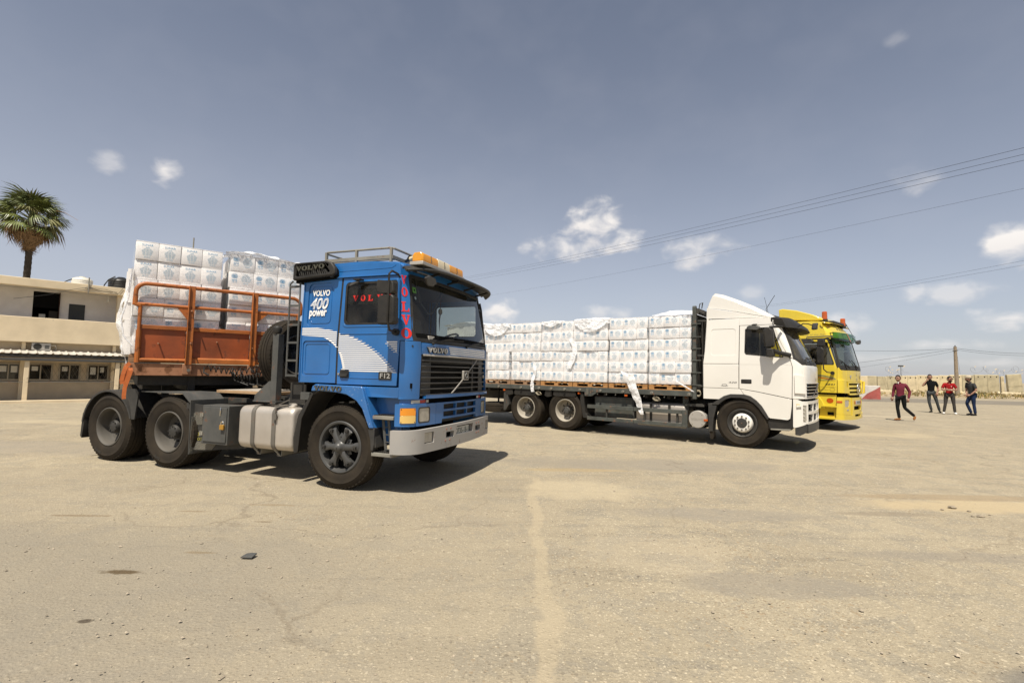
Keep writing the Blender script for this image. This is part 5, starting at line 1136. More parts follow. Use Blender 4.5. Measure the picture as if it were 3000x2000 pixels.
# ------------------------------------------------------------------ white lorry
def white_warp(x, y, z):
    t = max(0, z - 1.75) / .9; w = min(1, max(0, (x - .55) / .6)); w = w * w * (3 - 2 * w)
    return (x - .42 * t ** 1.2 * w, y * (1 - .05 * t), z)
WSF = Surf(.96, .26, 1.22, .06, white_warp, zc=(1.75, 1.95, 2.2, 2.45, 2.7)); WSF.cuts += [.55, .65, .75, .85]
wa = radians(36.67); wo = Vector((4.997, 10.776, 0)) + Vector((sin(wa), cos(wa), 0)) * 1.22
WT = thing('flatbed_truck', 'white cab lorry with grey flatbed loaded with white cartons', 'truck', wo, -wa)
WFm = Matrix.Translation(wo) @ Matrix.Rotation(-wa, 4, 'Z')
wh = MT['white']; cb = WSF.sf(0); se = WSF.sf(.96)
for mir in (1, -1):
    pr_ = rrect(-.635, 1.995, -.12, 2.585, .06)
    rp = sheet('side_panel', WSF, [(-.80, 1.812), (-.055, 1.812), (-.045, 2.805), (-.735, 2.805), (-.735, 2.4)], (pr_,), 0, .03, wh, WT, mir, bev=.008)
    sheet('pressed_panel', WSF, rrect(-.64, 1.99, -.115, 2.59, .06), (), -.006, .014, wh, rp, mir, bev=.004)
    rl = sheet('side_panel', WSF, [(-.80, 1.272), (-.055, 1.272), (-.055, 1.802), (-.80, 1.802)], (), 0, .03, wh, WT, mir, bev=.006)
    sheet('rear_skirt', WSF, [(-.80, 1.02), (-.46, 1.02), (-.35, 1.10), (-.22, 1.145), (.05, 1.15), (-.03, 1.262), (-.80, 1.262)], (), 0, .03, wh, WT, mir, bev=.006)
    win = [(.07, 2.06), (.10, 2.015), (.70, 1.955), (.83, 1.95), (.86, 2.0), (.84, 2.13), (.70, 2.50), (.66, 2.565), (.60, 2.59), (.14, 2.59), (.08, 2.56)]
    d = sheet('door', WSF, [(-.043, 1.275), (.30, 1.225), (.958, 1.10), (.975, 1.93), (.80, 2.56), (.72, 2.645), (-.033, 2.645)], (win,), 0, .035, wh, WT, mir, bev=.007)
    cxw = .45; czw = 2.27
    def shr(p, k): return [(cxw + (x - cxw) * k, czw + (z - czw) * k) for x, z in p]
    sheet('window_rubber', WSF, shr(win, 1.02), (shr(win, .955),), .003, .02, MT['black'], d, mir)
    sheet('side_window', WSF, shr(win, 1.0), (), -.012, 0, MT['glass'], d, mir, bev=0)
    mb = MB(); p0, p1 = WSF.P(.60, 2.58, .004, mir), WSF.P(.78, 1.96, .004, mir); mb.bar(p0, p1, .02, .02); mb.build('window_divider', MT['black'], d)
    sheet('crease', WSF, [(-.03, 1.80), (.96, 1.80), (.96, 1.806), (-.03, 1.806)], (), .003, .006, wh, d, mir, bev=.002)
    h = sheet('door_handle', WSF, rrect(-.005, 1.385, .205, 1.475, .015), (), .004, .01, MT['black'], d, mir); sheet('handle_grip', WSF, rrect(.08, 1.415, .185, 1.45, .006), (), .016, .02, MT['trim'], h, mir)
    text_on('side_lettering', WSF, '420', -.175, 1.402, .17, .036, MT['decal_dark'], WT, .004, mir, flip=mir < 0, shear=.25, space=1.1)
    mb = MB(); vs, fs = [], []
    sheet('emblem_ring', WSF, [(-.345 + .055 * cos(a), 1.342 + .022 * sin(a)) for a in [2 * pi * i / 20 for i in range(20)]], ([(-.345 + .048 * cos(a), 1.342 + .017 * sin(a)) for a in [2 * pi * i / 20 for i in range(20)]],), .004, 0, MT['decal_dark'], WT, mir, bev=0)
    sheet('emblem_line', WSF, [(-.42, 1.318), (-.27, 1.318), (-.27, 1.323), (-.42, 1.323)], (), .004, 0, MT['decal_dark'], WT, mir, bev=0)
    # front fender sweep
    sheet('front_fender', WSF, [(-.02, 1.262), (.055, 1.152), (.18, 1.12), (.30, 1.03), (.40, .92), (.47, .80), (.53, .69), (.56, .675), (.88, .66), (.925, .69), (.955, .95), (.96, 1.085), (.30, 1.212)], (), .004, .03, wh, WT, mir, bev=.01)
    0 and sheet('front_fender_line', WSF, [(.22, 1.12), (.90, 1.015), (.93, 1.03), (.93, 1.045), (.24, 1.142)], (), .014, .012, wh, WT, mir, bev=.005)
    sheet('arch_trim', WSF, [(-.60, .90), (-.60, .93), (-.52, .98), (-.46, 1.02), (-.35, 1.10), (-.22, 1.145), (.05, 1.150), (.18, 1.118), (.30, 1.028), (.40, .918), (.47, .798), (.535, .665), (.50, .64), (.42, .75), (.34, .87), (.24, .975), (.12, 1.045), (-.02, 1.07), (-.22, 1.065), (-.32, 1.03), (-.42, .95), (-.47, .90)], (), .014, .12, MT['trim'], WT, mir, bev=.006)
    sheet('mudguard_leg', WSF, [(-.70, .88), (-.52, .88), (-.50, .92), (-.62, .93), (-.70, .92)], (), .0, .25, MT['trim'], WT, mir, bev=.005)
    sheet('mudguard_leg', WSF, [(-.695, .30), (-.60, .30), (-.58, .60), (-.515, .87), (-.69, .88)], (), .0, .25, MT['trim'], WT, mir, bev=.005)
    sheet('rubber_flap', WSF, [(-.665, .15), (-.64, .12), (-.60, .13), (-.585, .18), (-.59, .30), (-.67, .30)], (), -.02, .18, MT['rubber'], WT, mir)
    sheet('step_box', WSF, [(.54, .445), (.93, .45), (.965, .50), (.97, .95), (.945, .95), (.92, .66), (.565, .67), (.50, .62)], (), -.03, .25, MT['black'], WT, mir, bev=.006)
    sheet('step_plate', WSF, [(.56, .435), (.90, .435), (.93, .46), (.93, .472), (.56, .460)], (), .0, .25, MT['rack'], WT, mir, bev=.004)
    # corner panel and air flap
    sheet('corner_panel', WSF, [(.968, 1.095), (1.22, 1.095), (1.245, 1.24), (1.215, 1.75), (1.16, 1.87), (.985, 1.93)], (), .0, .035, wh, WT, mir, bev=.008)
    sheet('air_flap', WSF, [(1.01, 1.215), (1.20, 1.205), (1.215, 1.22), (1.20, 1.54), (1.18, 1.56), (1.03, 1.595), (1.008, 1.58)], (), .030, .03, wh, WT, mir, bev=.012)
    sheet('pillar', WSF, [(.985, 1.945), (1.05, 1.93), (1.10, 2.0), (1.215, 2.63), (.73, 2.66), (.81, 2.57)], (), .0, .03, wh, WT, mir, bev=.008)
    # bumper corner, lamp
    sheet('bumper_corner', WSF, [(.975, .525), (1.02, .515), (1.285, .60), (1.29, 1.02), (1.27, 1.05), (1.15, 1.05), (1.05, 1.09), (.98, 1.09)], ([(1.165, .63), (1.262, .645), (1.262, .96), (1.165, .975)],), .006, .05, wh, WT, mir, bev=.012)
    hl = sheet('headlight', WSF, [(1.168, .633), (1.259, .648), (1.259, .957), (1.168, .972)], (), .0, .03, MT['chrome'], WT, mir, bev=.006)
    for z in (.90, .82, .74, .67):
        c = WSF.P(1.212, z, .004, mir); n = (WSF.P(1.212, z, .02, mir) - c).normalized(); mb = MB(); mb.cyl(c - n * .02, c + n * .005, .032, 14); mb.build('lamp_bowl', MT['clearlens'], hl)
    sheet('marker_lamp', WSF, [(1.035, .95), (1.105, .96), (1.105, 1.00), (1.035, 1.01)], (), .012, .012, MT['creamlens'], WT, mir, bev=.004); sheet('marker_shade', WSF, [(1.035, .93), (1.125, .945), (1.105, .965), (1.035, .955)], (), .035, .03, wh, WT, mir)
    sheet('lower_lip', WSF, [(1.02, .365), (1.10, .355), (1.35, .46), (1.35, .60), (1.285, .592), (1.02, .508)], (), .0, .08, MT['trim'], WT, mir, bev=.01)
# front face
sheet('windscreen', WSF, [(1.08, 1.90), (1.2, 1.86), (se - .01, 1.86), (se + .14, 1.90), (se + .06, 2.64), (1.22, 2.64)], (), -.01, .005, MT['glass_dark'], WT, bev=0)
sheet('windscreen_rubber', WSF, [(1.045, 1.93), (1.17, 1.80), (se + .02, 1.80), (se + .15, 1.93), (se + .04, 2.68), (1.21, 2.68)], ([(1.10, 1.95), (1.245, 2.60), (se + .0, 2.60), (se + .10, 1.95), (se - .02, 1.88), (1.20, 1.88)],), .004, .02, MT['black'], WT, bev=.005)
sheet('front_panel', WSF, [(1.225, 1.43), (se + .1, 1.43), (se + .12, 1.79), (1.20, 1.79)], (), .004, .03, wh, WT, bev=.008)
text_on('front_lettering', WSF, 'VOLVO', cb, 1.50, .55, .075, MT['chrome'], WT, .012, bold=.02)
gr = sheet('grille', WSF, [(1.27, 1.13), (se + .05, 1.13), (se + .06, 1.425), (1.27, 1.425)], (), -.02, .02, MT['void'], WT, bev=0)
for i in range(5):
    z = 1.145 + i * .065; sheet('grille_slat', WSF, [(1.26, z), (se + .05, z), (se + .05, z + .018), (1.26, z + .018)], (), .018, .03, MT['chrome'], WT, bev=.003)
sheet('grille_diagonal', WSF, [(1.6, 1.13), (1.64, 1.13), (2.6, 1.43), (2.56, 1.43)], (), .03, .012, MT['chrome'], WT, bev=.003)
sheet('grille_surround', WSF, [(1.23, 1.10), (se + .08, 1.10), (se + .10, 1.435), (1.24, 1.435)], ([(1.275, 1.135), (1.285, 1.42), (se + .03, 1.42), (se + .03, 1.135)],), .006, .03, wh, WT, bev=.006)
lgr = [[(1.32 + i * .5, z0), (1.76 + i * .5, z0), (1.76 + i * .5, z0 + .15), (1.32 + i * .5, z0 + .15)] for i in range(4) for z0 in (.63, .84)]
sheet('bumper_front', WSF, [(1.285, .585), (se + .02, .585), (se + .02, 1.05), (1.285, 1.05)], lgr, .012, .05, wh, WT, bev=.008)
sheet('lower_grille_back', WSF, [(1.29, .60), (se, .60), (se, 1.08), (1.29, 1.08)], (), -.05, .02, MT['void'], WT, bev=0)
for i in range(6): sheet('lower_slat', WSF, [(1.30, .655 + i * .065), (se, .655 + i * .065), (se, .67 + i * .065), (1.30, .67 + i * .065)], (), -.006, .02, MT['trim'], WT, bev=0)
sheet('lower_lip', WSF, [(1.30, .40), (se + .05, .40), (se + .05, .585), (1.30, .585)], (), .015, .08, MT['trim'], WT, bev=.01)
# roof, visor, spoiler
mb = MB(); nx, ny = 14, 10; rows = []
for i in range(nx + 1):
    x = -.74 + 1.58 * i / nx; k = max(0, (x - .3)) / .54
    rows.append([(x, 1.145 * (-1 + 2 * j / ny) * (1 - .06 * k * k), 2.805 + .06 * (1 - abs(-1 + 2 * j / ny) ** 4) - .13 * k * k) for j in range(ny + 1)])
mb.add([p for r in rows for p in r], [(i * (ny + 1) + j, (i + 1) * (ny + 1) + j, (i + 1) * (ny + 1) + j + 1, i * (ny + 1) + j + 1) for i in range(nx) for j in range(ny)])
o = mb.build('roof', wh, WT, smooth=60); s_ = o.modifiers.new('s', 'SOLIDIFY'); s_.thickness = .02
for mir in (1, -1): sheet('roof_side', WSF, [(-.043, 2.655), (.72, 2.655), (1.0, 2.66), (.90, 2.72), (.72, 2.77), (.4, 2.80), (-.043, 2.81)], (), .0, .03, wh, WT, mir, bev=.012)
mb = MB(); mb.box(-.80, -.77, -1.18, 1.18, 1.02, 1.9); mb.prism([(-.79, -1.19, 1.8), (-.79, 1.19, 1.8), (-.735, 1.14, 2.84), (-.735, -1.14, 2.84)], (.03, 0, 0)); mb.build('rear_wall', wh, WT)
mb = MB(); mb.box(-.76, 1.0, -1.17, 1.17, 1.24, 1.29); mb.build('cab_floor', MT['void'], WT)
mb = MB(); mb.box(-.75, -.70, -1.12, 1.12, 1.3, 2.78); mb.box(-.7, .55, -1.10, 1.10, 2.70, 2.74); mb.build('cab_lining', MT['cabin'], WT)
interior(WT, .95, 1.32, 1.05)
mb = MB(); n = 20; vs = []
for i in range(n + 1):
    t = -1 + 2 * i / n; y = 1.17 * t; e = 1 - abs(t) ** 4; bx = .60 + .10 * (1 - t * t)
    vs += [(bx - .02, y, 2.80 + .06 * e), (bx + .20, y * 1.01, 2.775 + .05 * e), (bx + .42 * (.6 + .4 * e), y * 1.0, 2.63 + .02 * e), (bx + .46 * (.6 + .4 * e), y, 2.575), (bx + .43 * (.6 + .4 * e), y, 2.57), (bx + .12, y * .99, 2.64), (bx - .02, y * .98, 2.66)]
fs = [(i * 7 + k, i * 7 + (k + 1) % 7, (i + 1) * 7 + (k + 1) % 7, (i + 1) * 7 + k) for i in range(n) for k in range(7)] + [tuple(range(7)), tuple(n * 7 + k for k in range(7))]
vi = mb.add(vs, fs).build('sun_visor', MT['black'], WT, smooth=40, bev=.006)
mb = MB(); mb.tube([(1.05, -.95, 2.60), (1.16, -.98, 2.66), (1.24, -.93, 2.655), (1.32, -.90, 2.62)], .011, 8); mb.build('mirror_arm', MT['black'], WT)
mb = MB(); mb.prism([(1.30, -1.0, 2.53), (1.30, -.80, 2.53), (1.30, -.78, 2.60), (1.32, -.82, 2.66), (1.32, -.98, 2.66)], (.10, 0, .01)); mb.build('front_mirror', MT['trim'], WT, bev=.02, seg=3)
# roof air deflector: hollow wedge
SPT = [(-.745, 2.835), (-.74, 3.02), (-.735, 3.09), (-.66, 3.33), (-.59, 3.43), (-.54, 3.44), (-.40, 3.40), (.0, 3.22), (.40, 2.99), (.62, 2.85), (.72, 2.80), (.66, 2.795)]
mb = MB(); n = 18; vs = []
prof = [(-.60, 3.45), (-.42, 3.40), (-.1, 3.255), (.2, 3.105), (.45, 2.955), (.62, 2.845), (.70, 2.80)]
for i in range(n + 1):
    t = -1 + 2 * i / n
    for (x, z) in prof:
        f_ = max(0, (z - 2.80)); half = 1.06 - .02 * (z - 2.8); ed = 1 - max(0, abs(t) - .80) / .20; rr2 = sqrt(max(0, 1 - (1 - ed) ** 2))
        vs.append((x - .04 * (1 - rr2), half * t, z - .09 * (1 - rr2)))
m_ = len(prof); fs = [(i * m_ + k, i * m_ + k + 1, (i + 1) * m_ + k + 1, (i + 1) * m_ + k) for i in range(n) for k in range(m_ - 1)]
mb.add(vs, fs); o = mb.build('roof_spoiler', wh, WT, smooth=50); s_ = o.modifiers.new('s', 'SOLIDIFY'); s_.thickness = .02
for mir in (1, -1):
    def m3(x, y, z): return (x, y * mir, z)
    pts = [(-.745, 3.09), (-.70, 3.20), (-.66, 3.30), (-.62, 3.37), (-.44, 3.325), (-.14, 3.205), (.16, 3.045), (.41, 2.895), (.58, 2.785), (.62, 2.80), (.40, 2.845), (-.1, 2.965), (-.5, 3.05)]
    mb = MB(); mb.prism([m3(x, -1.075, z) for x, z in pts], (0, .02 * mir, 0)); mb.build('spoiler_side', wh, o, bev=.008)
    mb = MB(); mb.prism([m3(x, -1.11, z) for x, z in [(-.755, 2.835), (-.745, 3.085), (-.5, 3.04), (-.1, 2.955), (.40, 2.835), (.66, 2.785), (.60, 2.79), (.3, 2.815)]], (0, .03 * mir, 0)); mb.build('spoiler_side', wh, o, bev=.010)
mb = MB(); mb.tube([(.47, -.6, 2.82), (.40, -.62, 3.05), (.58, -.62, 3.35)], .006, 5); mb.tube([(.45, -.55, 2.9), (.36, -.55, 3.33)], .004, 5); mb.build('antenna', MT['black'], WT)
# mirrors
for mir in (1, -1):
    def m3(x, y, z): return (x, y * mir, z)
    mb = MB(); mb.tube([m3(.80, -1.20, 2.59), m3(.72, -1.40, 2.58), m3(.60, -1.45, 2.57)], .025, 8); mb.tube([m3(.95, -1.22, 1.99), m3(.78, -1.30, 2.03), m3(.66, -1.42, 2.08)], .045, 8); ma = mb.build('mirror_arm', MT['black'], WT)
    mb = MB(); mb.prism([m3(.50, -1.50, 2.16), m3(.66, -1.50, 2.15), m3(.68, -1.50, 2.20), m3(.66, -1.50, 2.50), m3(.62, -1.50, 2.56), m3(.52, -1.50, 2.555), m3(.475, -1.50, 2.50)], (0, .20 * mir, 0)); mb.build('main_mirror', MT['black'], ma, bev=.03, seg=3)
    mb = MB(); mb.prism([m3(.53, -1.50, 1.95), m3(.66, -1.50, 1.945), m3(.69, -1.50, 1.99), m3(.67, -1.50, 2.10), m3(.62, -1.50, 2.13), m3(.54, -1.50, 2.12)], (0, .18 * mir, 0)); mb.build('wide_mirror', MT['black'], ma, bev=.03, seg=3)
    mb = MB(); mb.prism([m3(.155, -1.42, 2.545), m3(.38, -1.42, 2.52), m3(.41, -1.42, 2.56), m3(.39, -1.42, 2.61), m3(.19, -1.42, 2.62), m3(.15, -1.42, 2.59)], (0, .15 * mir, 0)); mb.build('kerb_mirror', MT['greymetal'], WT, bev=.02, seg=3)
    mb = MB(); mb.bar(m3(.28, -1.35, 2.63), m3(.28, -1.18, 2.66), .08, .03); mb.build('mirror_mount', MT['black'], WT)
for s0 in (1.30, 2.1):
    mb = MB(); mb.tube([WSF.P(s0, 1.82, .02), WSF.P(s0 + .05, 1.95, .05), WSF.P(s0 - .1 + .6, 1.93, .04)], .010, 6); mb.tube([WSF.P(s0 + .1, 1.93, .03), WSF.P(s0 + .85, 1.95, .03)], .008, 5); mb.build('wiper', MT['black'], WT)
# chassis
BD = MT['bed']
mb = MB()
for y in (-.42, .42): mb.box(-8.9, .9, y - .04, y + .04, .70, .96)
for x in (-8.5, -7.3, -6.3, -5.1, -4.0, -2.5, -1.2, .5): mb.box(x - .05, x + .05, -.4, .4, .74, .92)
mb.build('chassis_frame', MT['chassis'], WT)
mb = MB(); mb.box(-.5, .9, -.4, .4, .5, 1.24); mb.build('engine', MT['void'], WT); 
mb = MB(); mb.box(-.62, .60, -1.12, 1.12, 1.05, 1.23); mb.build('cab_underside', MT['void'], WT)
for x in (0, -4.42, -5.72):
    mb = MB(); mb.cyl((x, -1.0, .53), (x, 1.0, .53), .07, 14); mb.lathe([(.0, -.2), (.15, -.16), (.2, 0), (.15, .16), (.0, .2)], 20, Matrix.Translation((x, 0, .55)) @ MY); mb.build('axle', MT['dark'], WT)
wheel(WT, (0, -1.20, .53), 'front_white', 1); wheel(WT, (0, 1.20, .53), 'front_white', -1)
for x in (-4.42, -5.72):
    for y, s_ in ((-1.20, 1), (-.88, 1), (1.20, -1), (.88, -1)): wheel(WT, (x, y, .53), 'drive_cream', s_)
# bed
mb = MB(); mb.box(-9.0, -1.04, -1.16, 1.16, 1.10, 1.175); mb.build('deck', MT['chassis'], WT)
for a, b, z0 in ((-9.0, -7.09, 1.055), (-7.085, -3.80, 1.055), (-3.60, -1.04, 1.055)):
    mb = MB(); mb.box(a, b, -1.245, -1.17, z0, 1.175); mb.build('side_rail', BD, WT, bev=.006)
    mb = MB(); mb.box(a, b, 1.17, 1.245, z0, 1.175); mb.build('side_rail', BD, WT, bev=.006)
mb = MB(); mb.prism([(-3.60, -1.24, 1.05), (-3.45, -1.24, 1.05), (-3.60, -1.24, .96), (-3.70, -1.24, .96), (-3.70, -1.24, 1.05)], (0, .06, 0)); mb.prism([(-2.42, -1.235, 1.052), (-2.30, -1.235, 1.052), (-2.30, -1.235, .97), (-2.36, -1.235, .97)], (0, .06, 0)); mb.build('bed_gusset', BD, WT)
mb = MB(); mb.box(-3.80, -3.60, -1.262, -1.17, .95, 1.182); mb.build('rail_bracket', BD, WT, bev=.005)
mb = MB()
for k in range(8): mb.tube([(-3.74, -1.27, 1.0 + .02 * k), (-3.68, -1.272, 1.005 + .02 * k)], .006, 5)
mb.build('bracket_bolts', MT['rack'], WT)
for x in (-6.65, -5.84, -5.22, -4.82, -4.40, -3.93, -3.34, -2.72, -1.98, -1.10):
    mb = MB(); mb.cyl((x, -1.245, 1.11), (x, -1.285, 1.105), .026, 12); mb.lathe([(.012, 0), (.03, 0), (.034, .012), (.012, .016)], 12, Matrix.Translation((x, -1.28, 1.105)) @ MY); mb.build('rope_cleat', MT['rack'], WT)
for x in [-3.45 + i * .25 for i in range(9)]:
    mb = MB(); mb.tube([(x, -1.20, 1.05), (x + .01, -1.215, 1.02), (x, -1.22, 1.0)], .010, 5); mb.build('rope_hook', MT['rack'], WT)
mb = MB()
for x in [-8.8 + i * .55 for i in range(15)]: mb.box(x, x + .06, -1.15, 1.15, .97, 1.10)
mb.build('cross_bearers', MT['dark'], WT)
for x in (-6.47, -3.98, -2.66):
    mb = MB(); mb.box(x - .035, x + .035, -1.235, -1.20, .985, 1.03); mb.build('side_marker', MT['redorange'], WT, bev=.004)
# mudguard flaps over rear wheels
for a, b, z0 in ((-6.42, -6.18, .90), (-6.1, -5.4, .91), (-5.05, -4.85, .90), (-4.78, -4.10, .93)):
    mb = MB(); mb.prism([(a, -1.215, 1.05), (b, -1.215, 1.05), (b + .02, -1.215, z0), (b - .1, -1.215, z0 - .03), (a + .05, -1.215, z0 - .03), (a - .02, -1.215, z0)], (0, .03, 0)); mb.build('rubber_flap', MT['black'], WT, bev=.004)
mb = MB(); mb.prism([(-3.97, -1.21, 1.02), (-3.87, -1.21, 1.02), (-3.80, -1.21, .50), (-3.72, -1.21, .42), (-3.74, -1.21, .38), (-3.86, -1.21, .38), (-3.93, -1.21, .70)], (0, .5, 0)); mf = mb.build('mud_flap', MT['black'], WT, bev=.004)
mb = MB(); mb.prism([(-6.50, -1.21, 1.02), (-6.38, -1.21, 1.02), (-6.30, -1.21, .60), (-6.42, -1.21, .42), (-6.50, -1.21, .42)], (0, .5, 0)); mb.build('mud_flap', MT['chassis'], WT, bev=.004)
# tool box, side guard rails, tank, air tank
mb = MB(); mb.box(-3.58, -2.50, -1.10, -.5, .43, .95); tb2 = mb.build('tool_box', MT['greymetal'], WT, bev=.008)
mb = MB(); mb.box(-3.55, -2.53, -1.115, -1.10, .46, .92); mb.build('tool_box_door', BD, tb2, bev=.005)
for z0, z1 in ((.64, .735), (.34, .43)):
    for a, b in ((-3.73, -2.465), (-2.455, -1.28)):
        mb = MB(); mb.box(a, b, -1.24, -1.20, z0, z1 - .003); mb.build('side_guard', BD, WT, bev=.006)
mb = MB(); mb.box(-1.275, -1.155, -1.243, -1.19, .34, .735); mb.box(-1.30, -1.22, -1.10, -1.0, .735, 1.1); mb.build('guard_post', BD, WT, bev=.006)
for x in (-3.2, -2.2, -1.4):
    mb = MB(); mb.box(x - .02, x + .02, -1.199, -1.16, .36, .72); mb.build('guard_bracket', MT['chassis'], WT)
t2 = rbox_tank('fuel_tank', -2.44, -1.22, -1.14, -.5, .30, .865, .10, MT['alu'], WT)
for x in (-2.05, -1.60):
    mb = MB(); mb.box(x - .03, x + .03, -1.15, -1.138, .33, .84); mb.build('tank_strap', MT['dark'], t2)
mb = MB(); mb.cyl((-2.0, -1.05, .86), (-2.0, -1.05, .92), .05, 14); mb.build('filler_cap', MT['dark'], t2)
mb = MB(); mb.box(-1.24, -.80, -1.15, -1.0, .83, .89); mb.box(-1.25, -1.16, -1.12, -1.0, .72, 1.10); mb.build('tank_bracket', MT['chassis'], WT)
mb = MB(); mb.lathe([(.0, 0), (.185, 0), (.195, -.012), (.195, -.50), (.0, -.52)], 40, Matrix.Translation((-.935, -1.22, .545)) @ MY); at_ = mb.build('air_cleaner', MT['silver'], WT)
APL = Plane3((-.935, -1.221, .545), (1, 0, 0), (0, 0, 1)); text_on('air_cleaner_lettering', APL, 'VOLVO', 0, .0, .27, .05, pm('embossed', (.40, .37, .32), .4, metal=.3), at_, .003, bold=.01)
mb = MB()
for a in (.8, 2.3, 3.9, 5.5): mb.cyl((-.935 + .15 * cos(a), -1.22, .545 + .15 * sin(a)), (-.935 + .15 * cos(a), -1.228, .545 + .15 * sin(a)), .010, 8)
mb.build('rivets', MT['chrome'], at_)
mb = MB(); mb.box(-.79, -.705, -1.235, -1.20, .515, .56); mb.build('side_marker', MT['redorange'], WT, bev=.004)
mb = MB(); mb.box(-1.0, -.80, -1.1, -.3, .35, .8); mb.build('chassis_gear', MT['void'], WT)
# rope bundles
for x in (-5.33, -1.95):
    mb = MB()
    for k in range(9): mb.tube([(x + .05 + .08 * cos(t) + .004 * k, -1.22 - .02 * sin(t * 2), .98 + .035 * sin(t) - .004 * k) for t in [2 * pi * i / 14 for i in range(14)]], .006, 5, True)
    mb.build('rope_coil', MT['rope'], WT)
mb = MB(); 
for k in range(5): mb.tube([(-.93 + .05 * cos(t), -1.15, 1.12 + .06 * sin(t) + .006 * k) for t in [2 * pi * i / 14 for i in range(14)]], .010, 5, True)
mb.build('rope_coil', MT['rope'], WT)
# headboard of the bed: posts and rungs
mb = MB(); mb.box(-1.035, -.955, -1.24, -1.15, 1.0, 3.10); mb.cyl((-1.035, -1.195, 3.10), (-.955, -1.195, 3.10), .045, 14); hb = mb.build('headboard_post', BD, WT, bev=.005)
mb = MB(); mb.box(-1.035, -.955, 1.15, 1.24, 1.0, 3.10); mb.build('headboard_post', BD, WT, bev=.005)
mb = MB(); mb.box(-.99, -.96, -1.15, 1.15, 1.18, 2.95); mb.build('headboard_panel', MT['chassis'], WT)
mb = MB(); mb.bar((-.93, -1.2, 3.02), (-.93, 1.2, 3.02), .06, .12); mb.bar((-.98, -1.19, 3.08), (-.80, -1.10, 2.98), .02, .05); mb.build('headboard_cap', MT['chassis'], WT)
for z in (2.72, 2.42, 2.15, 1.88, 1.60, 1.32):
    mb = MB(); mb.tube([(-1.06, -1.25, z), (-.84, -1.25, z)], .012, 6); mb.build('rung', BD, WT)
mb = MB(); mb.box(-.86, -.84, -1.10, 1.10, 1.2, 2.8); mb.build('rear_shield', MT['dark'], WT)
mb = MB(); mb.tube([(-.93, -1.1, 3.05), (-.90, -1.1, 3.20), (-.84, -1.1, 3.22), (-.86, -1.1, 3.08)], .010, 6); mb.build('lifting_loop', MT['dark'], WT)
for z in (2.8, 2.0, 1.3):
    mb = MB(); mb.bar((-.955, -1.12, z), (-.74, -1.05, z), .04, .04); mb.build('headboard_strut', MT['chassis'], WT)
# spare wheel slung flat under the bed
spw = wheel(WT, (-6.98, -.95, .62), 'drive_cream', 1, 0, .46); spw.name = 'spare_wheel'; spw.rotation_euler = (radians(-90), 0, 0); spw.location = (-7.05, -.75, .60)
mb = MB(); mb.bar((-7.05, -.75, .6), (-7.05, -.75, 1.0), .04, .04); mb.build('spare_carrier', MT['dark'], WT)
mb = MB()
for k in range(5): mb.tube([(-7.4 + k * .15, -1.05, .52), (-7.35 + k * .15, -1.08, .35 + .03 * (k % 2)), (-7.25 + k * .15, -1.05, .50)], .008, 5)
mb.build('hanging_chain', MT['dark'], WT)
# load: six stacks of six rows
KW = (.365, .272, .272); carton_meshes(*KW)
WD = ['stack beside the white cab', 'stack second from the white cab', 'stack third from the white cab', 'stack fourth from the white cab', 'stack fifth from the white cab', 'stack nearest the blue tractor unit']
X0 = [-2.085, -3.135, -4.185, -5.215, -6.255, -7.275]
PT = [['UUE'] * 4 + ['EUU'] * 2, ['UUE'] * 3 + ['EUU'] * 3, ['EUU'] * 3 + ['UUE'] * 3, ['EUU'] * 3 + ['UUE'] * 3, ['UUE'] * 3 + ['EUU'] * 3, ['UUU'] * 3 + ['EEE'] * 3]
GW = 'cartons stacked on the white lorry'
for i in range(6):
    stack(KW, WFm, X0[i], 1.318, PT[i], WD[i].replace('the ', ''), GW, -1.20, 1.0 if i < 5 else 1.01)
    pallet(WFm, X0[i] + .01, 1.0, .95, 1.178, 'pallet' if i in (1, 2, 3, 0) else 'pallet_o', 'wooden pallet under the ' + WD[i] + ' on the flatbed', 'pallets on the white lorry', -1.21)
    core('carton_mass', WFm, X0[i] + .01, X0[i] + .99, -.78, 1.15, 1.318, .272, 6, .33, .38, label='white cartons massed behind the ' + WD[i])
core('carton_mass', WFm, -8.9, -7.32, -1.19, 1.15, 1.318, .272, 6, .36, .38, label='white cartons at the tail of the flatbed behind the blue cab')
crumple('plastic_wrap', WFm, lambda u, v: (-9.0 + 1.7 * u, -1.25 + 1.6 * v, 2.99 + .12 * sin(pi * u) * sin(pi * (v * .8 + .2))), 36, 26, .05, MT['film2'], 'crumpled film over the cartons at the tail behind the blue cab', seed=21)
fl_op = [.0] * 6
for i in range(6):
    crumple('plastic_wrap', WFm, lambda u, v, i=i: (X0[i] - .005 + 1.03 * u, -1.222 - .012 * sin(9 * v + i), 1.31 + 1.65 * v), 50, 60, .010, MT['film'], 'thin clear film stretched over the ' + WD[i], seed=30 + i, freq=3)
def dome(i, x0, x1, h, drop, seed, label):
    # heaped film over the top, lapping down the front
    def fn(u, v):
        x = x0 + (x1 - x0) * u
        if v < .35:
            t = v / .35; return (x, -1.235, 2.955 - drop * (1 - t) * (.35 + .65 * sin(pi * min(1, max(0, u * 1.1)))))
        t = (v - .35) / .65; return (x, -1.235 + 1.5 * t, 2.955 + h * sin(pi * min(1, .12 + .88 * u)) ** .6 * sin(pi * min(1, t * .55 + .05)) + .0)
    crumple('plastic_wrap', WFm, fn, 46, 46, .03, MT['film2'], label, seed=seed, freq=5)
dome(0, -2.0, -1.06, .23, .0, 51, 'billowing film heaped over the top of the stack beside the white cab')
dome(2, -4.15, -3.12, .13, .34, 52, 'folded film slumped over the stack third from the white cab')
dome(3, -5.20, -4.55, .07, .16, 53, 'small fold of film on top of the stack fourth from the white cab')
